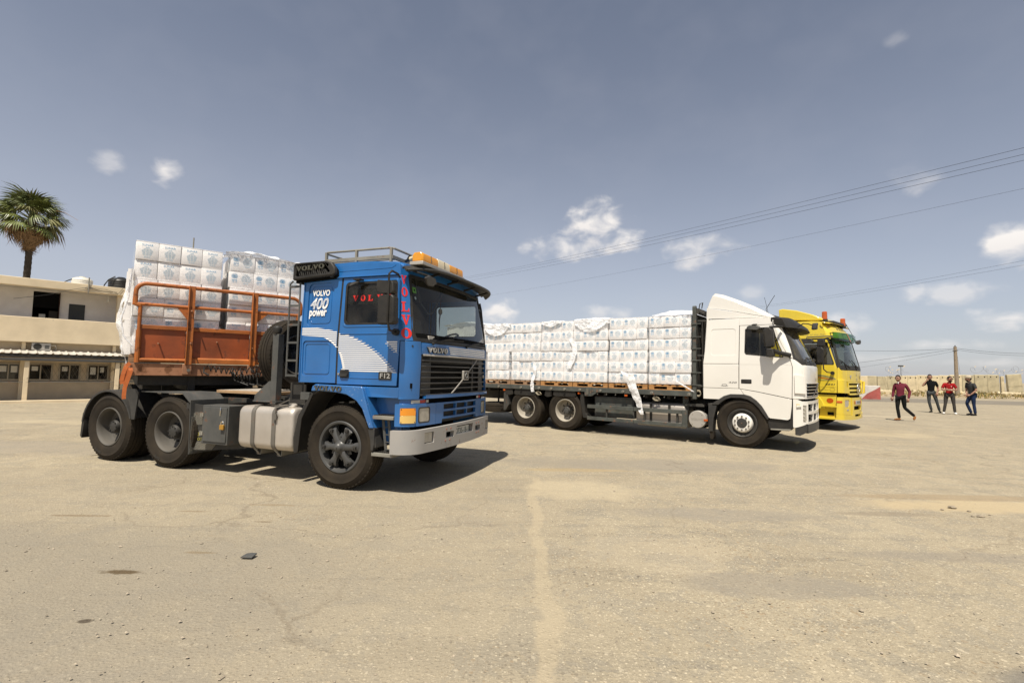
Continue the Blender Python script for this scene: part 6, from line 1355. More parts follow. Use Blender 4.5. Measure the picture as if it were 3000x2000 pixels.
dome(5, -7.28, -6.28, .06, .36, 54, 'film drooping over the top rows of the stack nearest the blue cab')
crumple('plastic_wrap', WFm, lambda u, v: (-2.78 + .55 * v + (u - .5) * (.08 + .16 * sin(pi * v)), -1.27 - .03 * sin(5 * v), 1.60 - .25 * v if v < .4 else 1.50 - 1.55 * (v - .4) + .0), 12, 44, .03, MT['film2'], 'long torn strip of film hanging below the flatbed by the tank', seed=61, freq=6)
crumple('plastic_wrap', WFm, lambda u, v: (-5.42 + (u - .5) * .10 + .05 * sin(6 * v), -1.26, 1.85 - .85 * v), 8, 36, .025, MT['film2'], 'twisted tail of film hanging between two stacks over the rear wheels', seed=62, freq=6)
crumple('plastic_wrap', WFm, lambda u, v: (-1.62 + .62 * v + (u - .5) * .07, -1.255, 1.52 - .34 * v), 6, 36, .02, MT['film2'], 'diagonal twist of film by the headboard foot', seed=63, freq=6)
crumple('plastic_wrap', WFm, lambda u, v: (-4.22 + .10 * sin(4 * v) + (u - .5) * .14, -1.25, 2.45 - .8 * v), 8, 36, .022, MT['film2'], 'loose gathered film between the middle stacks', seed=64, freq=6)
# ------------------------------------------------------------------ yellow lorry
def yel_warp(x, y, z):
    t = max(0, z - 1.85) / .9; w = min(1, max(0, (x - .6) / .5)); w = w * w * (3 - 2 * w)
    t2 = max(0, z - 2.85) / .4
    return (x - (.22 * t + .22 * t2 * t2) * w, y * (1 - .04 * t), z)
YSF = Surf(.94, .2, 1.2, .10, yel_warp, zc=(1.85, 2.85, 3.0, 3.1)); YSF.cuts += [.6, .7, .8]
ya = radians(47); YT = thing('yellow_truck', 'yellow lorry with amber beacons and green visor parked beyond the white lorry', 'truck', (9.78, 16.18, 0), -ya)
ye = MT['yellow']; yc = YSF.sf(0); ys = YSF.sf(1.0)
for mir in (1, -1):
    sheet('side_panel', YSF, [(-.80, 1.12), (.02, 1.12), (.02, 2.70), (-.80, 2.70)], (), 0, .03, ye, YT, mir, bev=.006)
    win = [(.14, 2.0), (.18, 1.955), (.95, 1.945), (.975, 2.0), (.90, 2.56), (.86, 2.62), (.20, 2.66), (.14, 2.62)]
    d = sheet('door', YSF, [(.03, 1.115), (1.01, 1.115), (1.025, 1.84), (.97, 2.60), (.90, 2.70), (.03, 2.71)], (win,), 0, .035, ye, YT, mir, bev=.006)
    def shr(p, k): return [(.55 + (x - .55) * k, 2.3 + (z - 2.3) * k) for x, z in p]
    sheet('window_rubber', YSF, shr(win, 1.02), (shr(win, .95),), .003, .02, MT['black'], d, mir)
    sheet('side_window', YSF, shr(win, 1.0), (), -.012, 0, MT['glass_dark'], d, mir, bev=0)
    for z in (1.29, 1.465): sheet('crease', YSF, [(.04, z), (1.0, z), (1.0, z + .014), (.04, z + .014)], (), .005, .006, ye, d, mir, bev=.002)
    sheet('door_decal', YSF, [(.03, 1.60), (.35, 1.66), (.70, 1.635), (.95, 1.565), (1.005, 1.51), (.85, 1.475), (.03, 1.47)], ([(.03, 1.55), (.35, 1.60), (.65, 1.585), (.88, 1.53), (.88, 1.52), (.60, 1.50), (.03, 1.53)],), .003, 0, pm('olive_vinyl', (.30, .26, .08), .5), YT, mir, bev=0)
    sheet('red_line_decal', YSF, [(.10, 1.585), (.55, 1.55), (.92, 1.50), (.93, 1.51), (.60, 1.57), (.10, 1.60)], (), .0045, 0, MT['redref'], YT, mir, bev=0)
    text_on('side_lettering', YSF, 'ACTROS', .22, 1.655, .42, .055, MT['decal_grey'], YT, .0045, mir, flip=mir < 0, shear=.2)
    text_on('side_lettering', YSF, '2541', .84, 1.362, .26, .045, MT['decal_dark'], YT, .0045, mir, flip=mir < 0, shear=.2, bold=.02)
    text_on('side_lettering', YSF, 'Mercedes-Benz', .65, 1.205, .30, .035, pm('faint_vinyl', (.55, .42, .05), .5), YT, .0045, mir, flip=mir < 0)
    sheet('ring_emblem', YSF, [(.90 + .07 * cos(a), 1.215 + .06 * sin(a)) for a in [2 * pi * i / 20 for i in range(20)]], ([(.90 + .058 * cos(a), 1.215 + .05 * sin(a)) for a in [2 * pi * i / 20 for i in range(20)]],), .0045, 0, pm('faint_vinyl', (.55, .42, .05), .5), YT, mir, bev=0)
    text_on('roof_lettering', YSF, 'King of the Road', .45, 2.86, .70, .06, pm('faint_grey_vinyl', (.50, .42, .12), .5), YT, .004, mir, flip=mir < 0, shear=.25)['kind'] = 'stuff'
    sheet('door_seal', YSF, [(.02, 2.71), (.92, 2.71), (.99, 2.64), (1.035, 1.86), (1.06, 1.86), (1.03, 2.66), (.95, 2.745), (.02, 2.745)], (), .004, .02, MT['black'], YT, mir, bev=.004)
    sheet('roof_side', YSF, [(-.80, 2.75), (.95, 2.75), (1.08, 2.72), (1.10, 3.05), (.95, 3.16), (.75, 3.24), (.5, 3.27), (-.80, 3.29)], (), 0, .03, ye, YT, mir, bev=.02, seg=3)
    sheet('corner_panel', YSF, [(1.02, 1.115), (1.45, 1.105), (1.42, 1.78), (1.12, 1.80), (1.05, 1.90), (1.03, 1.80)], (), 0, .03, ye, YT, mir, bev=.006)
    sheet('corner_pod', YSF, [(1.02, 1.115), (1.47, 1.10), (1.50, 1.27), (1.38, 1.30), (1.36, 1.50), (1.03, 1.51)], (), .035, .04, ye, YT, mir, bev=.012)
    sheet('door_skirt', YSF, [(.56, .72), (1.0, .72), (1.0, 1.10), (.40, 1.10), (.50, .95)], (), -.05, .03, ye, YT, mir, bev=.006)
    sheet('step_gap', YSF, [(.46, 1.06), (1.0, 1.06), (1.0, 1.10), (.46, 1.10)], (), -.03, .02, MT['void'], YT, mir, bev=0)
    sheet('step', YSF, [(.60, .70), (1.0, .69), (1.0, .735), (.64, .735)], (), .02, .2, ye, YT, mir, bev=.006)
    sheet('step', YSF, [(.46, .33), (.98, .33), (.98, .385), (.50, .39), (.50, .60), (.46, .60)], (), .02, .2, ye, YT, mir, bev=.006)
    sheet('step_back', YSF, [(.46, .36), (1.0, .36), (1.0, .72), (.46, .72)], (), -.10, .02, ye, YT, mir, bev=0)
    sheet('step_slot', YSF, rrect(.74, .45, .90, .54, .01), (), -.085, .02, MT['void'], YT, mir, bev=0)
    sheet('fender', YSF, [(-.75, .75), (-.60, .95), (-.35, 1.09), (.30, 1.10), (.52, 1.02), (.63, .85), (.70, .66), (.46, .62), (.42, .80), (.30, .98), (.0, 1.06), (-.3, 1.02), (-.55, .85), (-.65, .70)], (), .0, .3, ye, YT, mir, bev=.01)
    sheet('red_sticker', YSF, [(.82 + .09 * cos(a), .88 + .075 * sin(a)) for a in [2 * pi * i / 14 for i in range(14)]], (), -.045, 0, MT['redorange'], YT, mir, bev=0)
    hh = [(1.29, .70), (1.52, .70), (1.55, .74), (1.56, .88), (1.52, .91), (1.32, .91), (1.28, .87)]
    sheet('bumper_corner', YSF, [(.985, .50), (1.72, .46), (1.72, .97), (1.45, .99), (1.01, .99)], (hh,), .012, .05, ye, YT, mir, bev=.012)
    sheet('headlight', YSF, hh, (), .004, .04, MT['clearlens'], YT, mir, bev=.015, seg=3)
    sheet('indicator_lamp', YSF, rrect(.995, .825, 1.14, .885, .01), (), .022, .02, MT['redorange'], YT, mir)
    sheet('fog_lamp', YSF, rrect(1.38, .59, 1.51, .635, .01), (), .018, .01, MT['clearlens'], YT, mir)
for mir in (1, -1):
    mb = MB(); a = lambda x, y, z: (x, y * mir, z)
    mb.tube([a(.94, -1.24, 2.76), a(.85, -1.45, 2.73), a(.76, -1.50, 2.70), a(.74, -1.50, 2.10), a(.76, -1.49, 1.80), a(.82, -1.40, 1.72), a(.92, -1.22, 1.70)], .016, 8); mb.cyl(a(.92, -1.20, 1.70), a(.92, -1.27, 1.70), .05, 10); ma = mb.build('mirror_arm', MT['black'], YT)
    mb = MB(); mb.prism([a(.60, -1.55, 1.98), a(.76, -1.55, 1.98), a(.78, -1.55, 2.40), a(.74, -1.55, 2.45), a(.62, -1.55, 2.45), a(.59, -1.55, 2.40)], (0, .14 * mir, 0)); mb.prism([a(.60, -1.55, 2.48), a(.80, -1.55, 2.48), a(.80, -1.55, 2.70), a(.62, -1.55, 2.70)], (0, .14 * mir, 0)); mb.build('main_mirror', MT['black'], ma, bev=.025, seg=3)
    mb = MB(); mb.prism([a(.10, -1.45, 2.60), a(.46, -1.45, 2.58), a(.48, -1.45, 2.64), a(.42, -1.45, 2.72), a(.14, -1.45, 2.72)], (0, .14 * mir, 0)); mb.tube([a(.28, -1.4, 2.70), a(.3, -1.38, 2.77), a(.95, -1.22, 2.80)], .018, 6); mb.build('kerb_mirror', MT['trim'], YT, bev=.015)
# front
sheet('windscreen', YSF, [(1.12, 1.84), (ys + .02, 1.84), (ys + .06, 2.72), (1.16, 2.72)], (), -.01, .005, MT['glass_clear'], YT, bev=0)
sheet('windscreen_rubber', YSF, [(1.06, 1.88), (1.14, 1.79), (ys, 1.79), (ys + .09, 1.88), (ys + .07, 2.76), (1.10, 2.76)], ([(1.13, 1.93), (1.165, 2.68), (ys + .0, 2.68), (ys + .03, 1.93)],), .004, .02, MT['black'], YT, bev=.005)
sheet('front_panel', YSF, [(1.43, 1.45), (ys - .20, 1.45), (ys - .16, 1.785), (1.42, 1.785)], (), .003, .03, ye, YT, bev=.006)
gh = [[(1.54 + k * .02, z0), (ys - .30 - k * .02, z0), (ys - .30 - k * .02, z0 + .055), (1.54 + k * .02, z0 + .055)] for k, z0 in enumerate((1.345, 1.225, 1.105))]
sheet('grille', YSF, [(1.60, 1.05), (ys - .36, 1.05), (ys - .25, 1.12), (ys - .22, 1.445), (1.47, 1.445), (1.50, 1.12)], gh, .02, .04, ye, YT, bev=.006)
sheet('grille_back', YSF, [(1.5, .98), (ys - .26, .98), (ys - .26, 1.44), (1.5, 1.44)], (), -.03, .02, MT['void'], YT, bev=0)
mb = MB(); c = YSF.P(yc, 1.255, .05); tv = (YSF.P(yc + .05, 1.255, .05) - c).normalized()
mb.tube([c + tv * .14 * cos(t) + Vector((0, 0, .14 * sin(t))) for t in [2 * pi * i / 28 for i in range(28)]], .013, 8, True)
for t in (pi / 2, pi / 2 + 2 * pi / 3, pi / 2 - 2 * pi / 3): mb.tube([c, c + tv * .135 * cos(t) + Vector((0, 0, .135 * sin(t)))], [.016, .006], 6)
mb.build('front_star', MT['chrome'], YT)
text_on('front_lettering', YSF, 'Actros', yc, 3.10, 1.05, .17, MT['decal_grey'], YT, .006, space=1.05)
for s0, z0, r_ in ((1.70, 1.60, .055), (ys - .45, 1.60, .055), (yc, 1.665, .03), (yc + .02, 1.52, .035)):
    sheet('shield_badge', YSF, [(s0 - r_, z0 + r_), (s0, z0 + r_ * .6), (s0 + r_, z0 + r_), (s0 + r_ * .8, z0 - r_ * .2), (s0, z0 - r_ * 1.3), (s0 - r_ * .8, z0 - r_ * .2)], (), .014, .01, MT['badge_l'], YT, bev=.003)
lowg = [rrect(1.86, .60, ys - .58, .72, .01), rrect(1.95, .40, ys - .66, .47, .01)]
sheet('bumper', YSF, [(.975, .33), (1.9, .31), (ys + .25, .33), (ys + .25, .50), (ys - .46, .46), (ys - .46, .97), (1.725, .97), (1.725, .455), (.985, .495)], lowg, .03, .06, ye, YT, bev=.012)
sheet('bumper_back', YSF, [(1.3, .38), (ys, .38), (ys, 1.0), (1.3, 1.0)], (), -.05, .02, MT['void'], YT, bev=0)
sheet('number_plate', YSF, rrect(yc - .26, .775, yc + .26, .885, .004), (), .045, .01, MT['plate'], YT, bev=.002); text_on('plate_lettering', YSF, '3-4092-94'[:0] or '- - -'[:0] or '8', yc, .83, .02, .07, MT['plate_ink'], YT, .047) if False else None
mb = MB()
for k in range(6): 
    c = YSF.P(yc - .19 + k * .075, .83, .0465); t_ = YSF.P(yc - .15 + k * .075, .83, .0465) - c; mb.add([c - Vector((0, 0, .032)), c + t_ - Vector((0, 0, .032)), c + t_ + Vector((0, 0, .032)), c + Vector((0, 0, .032))], [(0, 1, 2, 3)])
mb.build('plate_characters', MT['plate_ink'], YT)
for a in (yc - .36, yc + .30): sheet('reflector', YSF, [(a, .78), (a + .06, .78), (a + .03, .88), (a + .01, .88)], (), .045, .01, MT['redref'], YT)
sheet('visor', YSF, [(1.07, 2.72), (1.5, 2.66), (ys - .3, 2.66), (ys + .1, 2.72), (ys + .05, 2.92), (1.10, 2.92)], (), .14, 0, MT['visor_green'], YT, bev=0)
for s0 in (1.12, 1.9, 2.6, ys + .04):
    mb = MB(); mb.bar(YSF.P(s0, 2.90, .0), YSF.P(s0, 2.90, .15), .03, .02); mb.build('visor_bracket', MT['black'], YT)
sheet('visor_stripe', YSF, [(1.95, 2.67), (2.0, 2.67), (1.9, 2.91), (1.83, 2.91)], (), .150, 0, MT['redorange'], YT, bev=0)
mb = MB(); c = YSF.P(2.3, 2.66, .22); mb.prism([c + Vector(p) for p in ((0, -.18, -.04), (0, .12, -.06), (0, .2, .02), (0, .1, .07), (0, -.15, .04))], (.08, .0, .02)); mb.tube([c, YSF.P(2.5, 2.9, .1)], .014, 6); mb.build('front_mirror', MT['trim'], YT, bev=.015)
sheet('roof_front', YSF, [(1.08, 2.74), (ys + .12, 2.74), (ys + .12, 3.24), (1.08, 3.24)], (), 0, .03, ye, YT, bev=.015, seg=3)
mb = MB(); nx, ny = 10, 8; rows = []
for i in range(nx + 1):
    x = -.80 + 1.62 * i / nx; k = max(0, (x - .3)) / .5; rows.append([(x, 1.12 * (-1 + 2 * j / ny), 3.28 + .05 * (1 - (-1 + 2 * j / ny) ** 4) - .08 * k * k) for j in range(ny + 1)])
mb.add([p for r in rows for p in r], [(i * (ny + 1) + j, (i + 1) * (ny + 1) + j, (i + 1) * (ny + 1) + j + 1, i * (ny + 1) + j + 1) for i in range(nx) for j in range(ny)]); o = mb.build('roof', ye, YT, smooth=60); s_ = o.modifiers.new('s', 'SOLIDIFY'); s_.thickness = .02
mb = MB(); mb.box(-.80, -.77, -1.18, 1.18, 1.0, 3.28); mb.build('rear_wall', ye, YT); mb = MB(); mb.box(-.75, .98, -1.15, 1.15, 1.08, 1.12); mb.build('cab_floor', MT['void'], YT)
mb = MB(); mb.box(-.75, -.70, -1.1, 1.1, 1.2, 3.1); mb.box(-.7, .75, -1.1, 1.1, 2.74, 2.78); mb.build('cab_lining', MT['cabin'], YT); interior(YT, .98, 1.35, 1.05)
# roof spoiler and beacons
mb = MB(); mb.prism([(-.60, -1.0, 3.38), (-.62, -1.0, 3.72), (-.50, -1.0, 3.74), (-.1, -1.0, 3.66), (.35, -1.0, 3.50), (.66, -1.0, 3.34), (.64, -1.0, 3.30), (.40, -1.0, 3.31)], (0, 2.0, 0)); mb.build('roof_spoiler', ye, YT, bev=.04, seg=3)
mb = MB(); mb.box(-.3, .5, -.8, .8, 3.29, 3.34); mb.box(.55, .85, -.7, .8, 3.24, 3.31); mb.build('roof_fairing_base', MT['trim'], YT, bev=.02)
for (x, y, z) in ((.66, -.92, 3.28), (.80, .50, 3.18)):
    mb = MB(); mb.lathe([(.0, 0), (.075, 0), (.07, .22), (.055, .235), (.0, .24)], 18, Matrix.Translation((x, y, z + .06))); mb.build('beacon_lamp', MT['redorange'], YT, smooth=40)
    mb = MB(); mb.cyl((x, y, z - .02), (x, y, z + .06), .085, 16); mb.build('beacon_base', MT['dark'], YT)
sheet('marker_lamp', YSF, rrect(1.30, 3.10, 1.38, 3.15, .01), (), .01, .02, MT['redorange'], YT)
mb = MB(); mb.tube([(.95, 1.0, 2.95), (.93, 1.02, 3.0), (.72, 1.0, 3.45)], .008, 5); mb.build('antenna', MT['black'], YT)
for s0 in (1.45, 2.25):
    mb = MB(); mb.tube([YSF.P(s0, 1.80, .02), YSF.P(s0 - .12, 2.02, .03)], .012, 5); mb.tube([YSF.P(s0 - .3, 2.1, .02), YSF.P(s0 + .22, 1.86, .02)], .010, 5); mb.build('wiper', MT['black'], YT)
sheet('dash_paper', YSF, rrect(1.9, 1.94, 2.2, 2.0, .005), (), -.06, 0, MT['paper'], YT, bev=0)
mb = MB(); mb.tube([YSF.P(ys + .12, 1.45, .03), YSF.P(ys + .12, 1.45, .10), YSF.P(ys + .12, 1.10, .10), YSF.P(ys + .12, 1.08, .03)], .03, 8); mb.build('grab_rail', ye, YT)
# chassis, wheels, empty bed with headboard
mb = MB()
for y in (-.42, .42): mb.box(-7.5, .9, y - .04, y + .04, .70, .96)
mb.box(-.6, .9, -.4, .4, .5, 1.1); mb.box(-.7, .9, -1.05, 1.05, .98, 1.08); mb.build('chassis_frame', MT['chassis'], YT)
wheel(YT, (0, -1.16, .53), 'front_yellow', 1); wheel(YT, (0, 1.16, .53), 'front_yellow', -1)
for x in (-4.2, -5.5):
    for y, s_ in ((-1.18, 1), (-.86, 1), (1.18, -1), (.86, -1)): wheel(YT, (x, y, .53), 'drive_cream', s_)
    mb = MB(); mb.cyl((x, -1, .53), (x, 1, .53), .07, 12); mb.build('axle', MT['dark'], YT)
mb = MB(); mb.box(-7.6, -1.1, -1.2, 1.2, 1.10, 1.22); mb.build('flatbed', MT['bed'], YT, bev=.01)
mb = MB(); mb.box(-1.15, -1.05, -1.2, 1.2, 1.2, 3.62); mb.bar((-1.2, -1.2, 3.64), (-1.2, 1.2, 3.64), .12, .10); mb.build('bed_headboard', MT['chassis'], YT, bev=.01)
# ------------------------------------------------------------------ ground
def ground_mat():
    m, nt, b = newmat('sandy_asphalt'); tc = NN(nt, 'ShaderNodeTexCoord'); P = tc.outputs['Object']
    def noi(sc, det=8, ro=.55, dist=0, v=None):
        n = NN(nt, 'ShaderNodeTexNoise'); n.inputs['Scale'].default_value = sc; n.inputs['Detail'].default_value = det; n.inputs['Roughness'].default_value = ro; n.inputs['Distortion'].default_value = dist
        nt.links.new(v or P, n.inputs[0]); return n.outputs[0]
    sep = NN(nt, 'ShaderNodeSeparateXYZ'); nt.links.new(P, sep.inputs[0]); X, Y = sep.outputs[0], sep.outputs[1]
    big = noi(.16, 5, .6, .6); mid = noi(.85, 7, .62, .4); fine = noi(9, 6, .6); grit = noi(85, 3, .6); pat = noi(2.6, 8, .7, .5)
    c = ramp(nt, mid, .3, .72, (.262, .224, .158), (.375, .320, .222))
    c = mixc(nt, mth(nt, 'MULTIPLY', ramp(nt, big, .40, .62), .45), c, (.255, .218, .155))
    c = mixc(nt, mth(nt, 'MULTIPLY', ramp(nt, pat, .50, .66), .42), c, (.43, .362, .245))
    c = mixc(nt, mth(nt, 'MULTIPLY', ramp(nt, pat, .52, .38), .55), c, (.215, .195, .155))
    dens = noi(.7, 5, .65)
    cov = ramp(nt, dens, .36, .62)
    def chips(scale, lim, lightt, darkt, lc, dc, kl, kd):
        vo = NN(nt, 'ShaderNodeTexVoronoi'); vo.inputs['Scale'].default_value = scale; nt.links.new(P, vo.inputs['Vector'])
        chip = mth(nt, 'LESS_THAN', vo.outputs['Distance'], lim); vc = NN(nt, 'ShaderNodeSeparateColor'); nt.links.new(vo.outputs['Color'], vc.inputs[0])
        return vo, mth(nt, 'MULTIPLY', mth(nt, 'MULTIPLY', chip, mth(nt, 'GREATER_THAN', vc.outputs[0], lightt)), kl), mth(nt, 'MULTIPLY', mth(nt, 'MULTIPLY', mth(nt, 'MULTIPLY', chip, mth(nt, 'LESS_THAN', vc.outputs[1], darkt)), kd), cov), vc.outputs[2]
    for scale, lim, lt, dt, kl, kd in ((85, .34, .62, .42, .55, .85), (42, .30, .70, .40, .6, .9), (20, .26, .84, .26, .5, .85), (9, .16, .93, .16, .4, .7)):
        vo, lm, dm, rnd_ = chips(scale, lim, lt, dt, 0, 0, kl, kd)
        c = mixc(nt, lm, c, (.60, .52, .37)); c = mixc(nt, dm, c, mixc(nt, rnd_, (.10, .085, .065), (.26, .18, .10)))
        if scale == 42: vmain = vo
    c = mixc(nt, mth(nt, 'MULTIPLY', ramp(nt, noi(34, 4, .7), .47, .66), .34), c, (.17, .15, .12)); c = mixc(nt, mth(nt, 'MULTIPLY', ramp(nt, noi(19, 5, .7), .56, .70), .30), c, (.62, .54, .39)); c = mixc(nt, mth(nt, 'MULTIPLY', ramp(nt, grit, .48, .70), .5), c, (.17, .145, .11))
    vo = vmain
    # sand-filled joint running towards the camera, and yard patches
    wob = noi(.9, 4, .6)
    wx = mth(nt, 'SUBTRACT', mth(nt, 'SUBTRACT', X, mth(nt, 'MULTIPLY_ADD', Y, .03, .14)), mth(nt, 'MULTIPLY_ADD', wob, .55, -.27))
    band = mth(nt, 'SUBTRACT', 1, mth(nt, 'DIVIDE', mth(nt, 'ABSOLUTE', wx), mth(nt, 'MULTIPLY_ADD', mid, .22, -.03)), None, True)
    yl = mth(nt, 'MULTIPLY', mth(nt, 'LESS_THAN', Y, 7.3), 1.0)
    band = mth(nt, 'MULTIPLY', mth(nt, 'MULTIPLY', band, 2.2, None, True), mth(nt, 'MULTIPLY', yl, mth(nt, 'MULTIPLY_ADD', pat, 3.0, -.75, True)))
    c = mixc(nt, mth(nt, 'MULTIPLY', band, .62), c, (.42, .345, .225))
    wv2 = NN(nt, 'ShaderNodeMapping'); wv2.inputs['Rotation'].default_value = (0, 0, .35); wv2.inputs['Scale'].default_value = (.22, 2.2, 1); nt.links.new(P, wv2.inputs[0]); trk = noi(1.6, 6, .6, .8, wv2.outputs[0]); c = mixc(nt, mth(nt, 'MULTIPLY', ramp(nt, trk, .56, .72), .12), c, (.20, .175, .135)); c = mixc(nt, mth(nt, 'MULTIPLY', ramp(nt, trk, .44, .28), .10), c, (.50, .42, .28))
    # sandy drift to the right of the joint, greyer worn surface to the left
    side = mth(nt, 'MULTIPLY_ADD', wx, .9, .5, True)
    c = mixc(nt, mth(nt, 'MULTIPLY', mth(nt, 'SUBTRACT', 1, side), mth(nt, 'MULTIPLY', yl, .38)), c, (.275, .235, .170))
    # oval sandy patches and stains: centre x, y, half sizes, colour, strength
    for (cx_, cy_, rx, ry, col_, st) in ((-4.2, 3.6, 3.6, 1.5, (.215, .190, .148), .55), (-2.4, 2.2, 1.6, .8, (.22, .195, .155), .45), (2.2, 8.6, 2.4, .7, (.225, .20, .16), .6), (1.1, 7.95, 1.0, .16, (.34, .255, .13), .5), (.9, 6.6, 1.0, .6, (.43, .36, .24), .5), (-1.3, 7.4, .9, .5, (.24, .21, .165), .4),
                                     (5.6, 6.15, 1.5, .34, (.42, .335, .205), .75), (6.0, 6.62, 1.8, .16, (.27, .205, .125), .6), (4.4, 5.75, .7, .10, (.20, .165, .12), .5), (2.9, 2.6, .55, .22, (.165, .15, .125), .8), (2.1, 3.75, .9, .22, (.22, .195, .155), .55), (2.2, 5.6, 1.3, .28, (.235, .21, .17), .5), (1.2, 4.4, .8, .5, (.42, .355, .25), .22), (3.7, 4.4, 1.3, .16, (.21, .185, .15), .45),
                                     (-2.85, 3.74, .20, .045, (.10, .072, .04), .95), (-2.5, 4.15, .16, .03, (.19, .14, .08), .6), (-2.5, 3.04, .05, .03, (.07, .055, .04), .9), (-4.3, 5.1, .35, .035, (.19, .14, .085), .7), (-3.3, 5.3, .22, .03, (.2, .15, .09), .6), (-2.42, 5.0, .10, .03, (.17, .13, .08), .6), (-2.6, 5.6, .3, .04, (.22, .16, .09), .5), (14, 21, 3.5, .5, (.43, .36, .25), .5), (10, 14, 2.5, .6, (.40, .335, .225), .5), (-9, 9, 3, .9, (.25, .22, .175), .5), (-10, 13, 4, .5, (.40, .335, .225), .5)):
        ex = mth(nt, 'DIVIDE', mth(nt, 'SUBTRACT', X, cx_), rx); ey = mth(nt, 'DIVIDE', mth(nt, 'SUBTRACT', Y, cy_), ry)
        f = mth(nt, 'SUBTRACT', 1, mth(nt, 'ADD', mth(nt, 'MULTIPLY', ex, ex), mth(nt, 'MULTIPLY', ey, ey)))
        f = mth(nt, 'MULTIPLY', mth(nt, 'ADD', f, mth(nt, 'MULTIPLY', mth(nt, 'SUBTRACT', mid if rx > .5 else fine, .5), 3.0)), 1.6, None, True)
        c = mixc(nt, mth(nt, 'MULTIPLY', f, st), c, col_)
    # hairline cracks
    v3 = NN(nt, 'ShaderNodeTexVoronoi'); v3.feature = 'DISTANCE_TO_EDGE'; v3.inputs['Scale'].default_value = .32
    wv = NN(nt, 'ShaderNodeVectorMath'); wv.operation = 'ADD'; nn_ = NN(nt, 'ShaderNodeTexNoise'); nn_.inputs['Scale'].default_value = 1.3; nn_.inputs['Detail'].default_value = 5; nt.links.new(P, nn_.inputs[0]); nt.links.new(P, wv.inputs[0]); nt.links.new(nn_.outputs['Color'], wv.inputs[1]); nt.links.new(wv.outputs[0], v3.inputs['Vector'])
    crk = mth(nt, 'MULTIPLY', mth(nt, 'SUBTRACT', 1, mth(nt, 'DIVIDE', v3.outputs['Distance'], .009), None, True), ramp(nt, noi(.4, 3), .40, .55)); c = mixc(nt, mth(nt, 'MULTIPLY', crk, .48), c, (.15, .12, .085))
    nt.links.new(c, b.inputs['Base Color']); b.inputs['Roughness'].default_value = .95; b.inputs['Specular IOR Level'].default_value = .12
    h = mth(nt, 'ADD', mth(nt, 'ADD', mth(nt, 'MULTIPLY', mth(nt, 'SUBTRACT', .5, vo.outputs['Distance'], None, True), .5), mth(nt, 'MULTIPLY', grit, .35)), mth(nt, 'ADD', mth(nt, 'MULTIPLY', fine, .5), mth(nt, 'MULTIPLY', mid, 1.2)))
    bp = NN(nt, 'ShaderNodeBump'); bp.inputs['Strength'].default_value = .9; bp.inputs['Distance'].default_value = .016; nt.links.new(h, bp.inputs['Height']); nt.links.new(bp.outputs[0], b.inputs['Normal'])
    return m
GM = ground_mat()
from mathutils import noise as nz_
mb = MB(); nx, ny = 90, 90
xs = [-14 + 28 * (i / nx) for i in range(nx + 1)]; ys_ = [.2 + 15 * (j / ny) for j in range(ny + 1)]
vs = []
for x in xs:
    for y in ys_:
        e = min(1, max(0, min(x + 14, 14 - x, y - .2, 15.2 - y)) / 2.0); h = (nz_.noise(Vector((x * .5, y * .5, 0))) * .012 + nz_.noise(Vector((x * 1.7, y * 1.7, 3))) * .005) * e
        vs.append((x, y, h - .004))
fs = [(i * (ny + 1) + j, (i + 1) * (ny + 1) + j, (i + 1) * (ny + 1) + j + 1, i * (ny + 1) + j + 1) for i in range(nx) for j in range(ny)]
mb.add(vs, fs)
X0_, X1_, Y0_, Y1_ = -14, 14, .2, 15.2; B_ = 3000
mb.add([(-B_, -300, -.004), (B_, -300, -.004), (B_, Y0_, -.004), (-B_, Y0_, -.004), (-B_, Y1_, -.004), (B_, Y1_, -.004), (B_, B_, -.004), (-B_, B_, -.004), (X0_, Y0_, -.004), (X0_, Y1_, -.004), (X1_, Y0_, -.004), (X1_, Y1_, -.004)],
       [(0, 1, 2, 3), (4, 5, 6, 7), (3, 8, 9, 4), (10, 2, 5, 11)])
gr_ = mb.build('ground', GM, None, smooth=60); tag(gr_, 'pale sandy worn asphalt yard', None, None, 'structure')
def quadsheet(name, pts, z, mat, label, kind='structure'):
    mb = MB(); mb.add([(x, y, z) for x, y in pts], [tuple(range(len(pts)))]); o = mb.build(name, mat, None, smooth=0); tag(o, label, None, None, kind); return o
# pebbles near the camera
rp = random.Random(9); mb = MB()
for i in range(3800):
    t = rp.random() ** 1.7; y = 1.9 + 9 * t; x = rp.uniform(-1.15, 1.15) * (y + .5); s = rp.choice((.003, .004, .005, .007, .010)) * rp.uniform(.6, 1.2)
    if rp.random() < .015: s = rp.uniform(.012, .02)
    if -6 < x < 0 and 5.5 < y < 9.5 and rp.random() < .6: continue
    a = rp.uniform(0, 6.3); c_, s_ = cos(a), sin(a)
    pts = [(1, 0, 0), (.3, .8, 0), (-.8, .5, 0), (-.7, -.6, 0), (.4, -.7, 0), (.1, .05, .7)]
    mb.add([(x + (px * c_ - py * s_) * s * rp.uniform(.8, 1.2), y + (px * s_ + py * c_) * s, pz * s + .002) for px, py, pz in pts], [(0, 1, 5), (1, 2, 5), (2, 3, 5), (3, 4, 5), (4, 0, 5)])
o = mb.build('gravel', pm('pebbles', (.36, .30, .22), .9, var=.5, vs=9), None, smooth=0); tag(o, 'loose pebbles scattered over the yard', 'gravel', None, 'stuff')
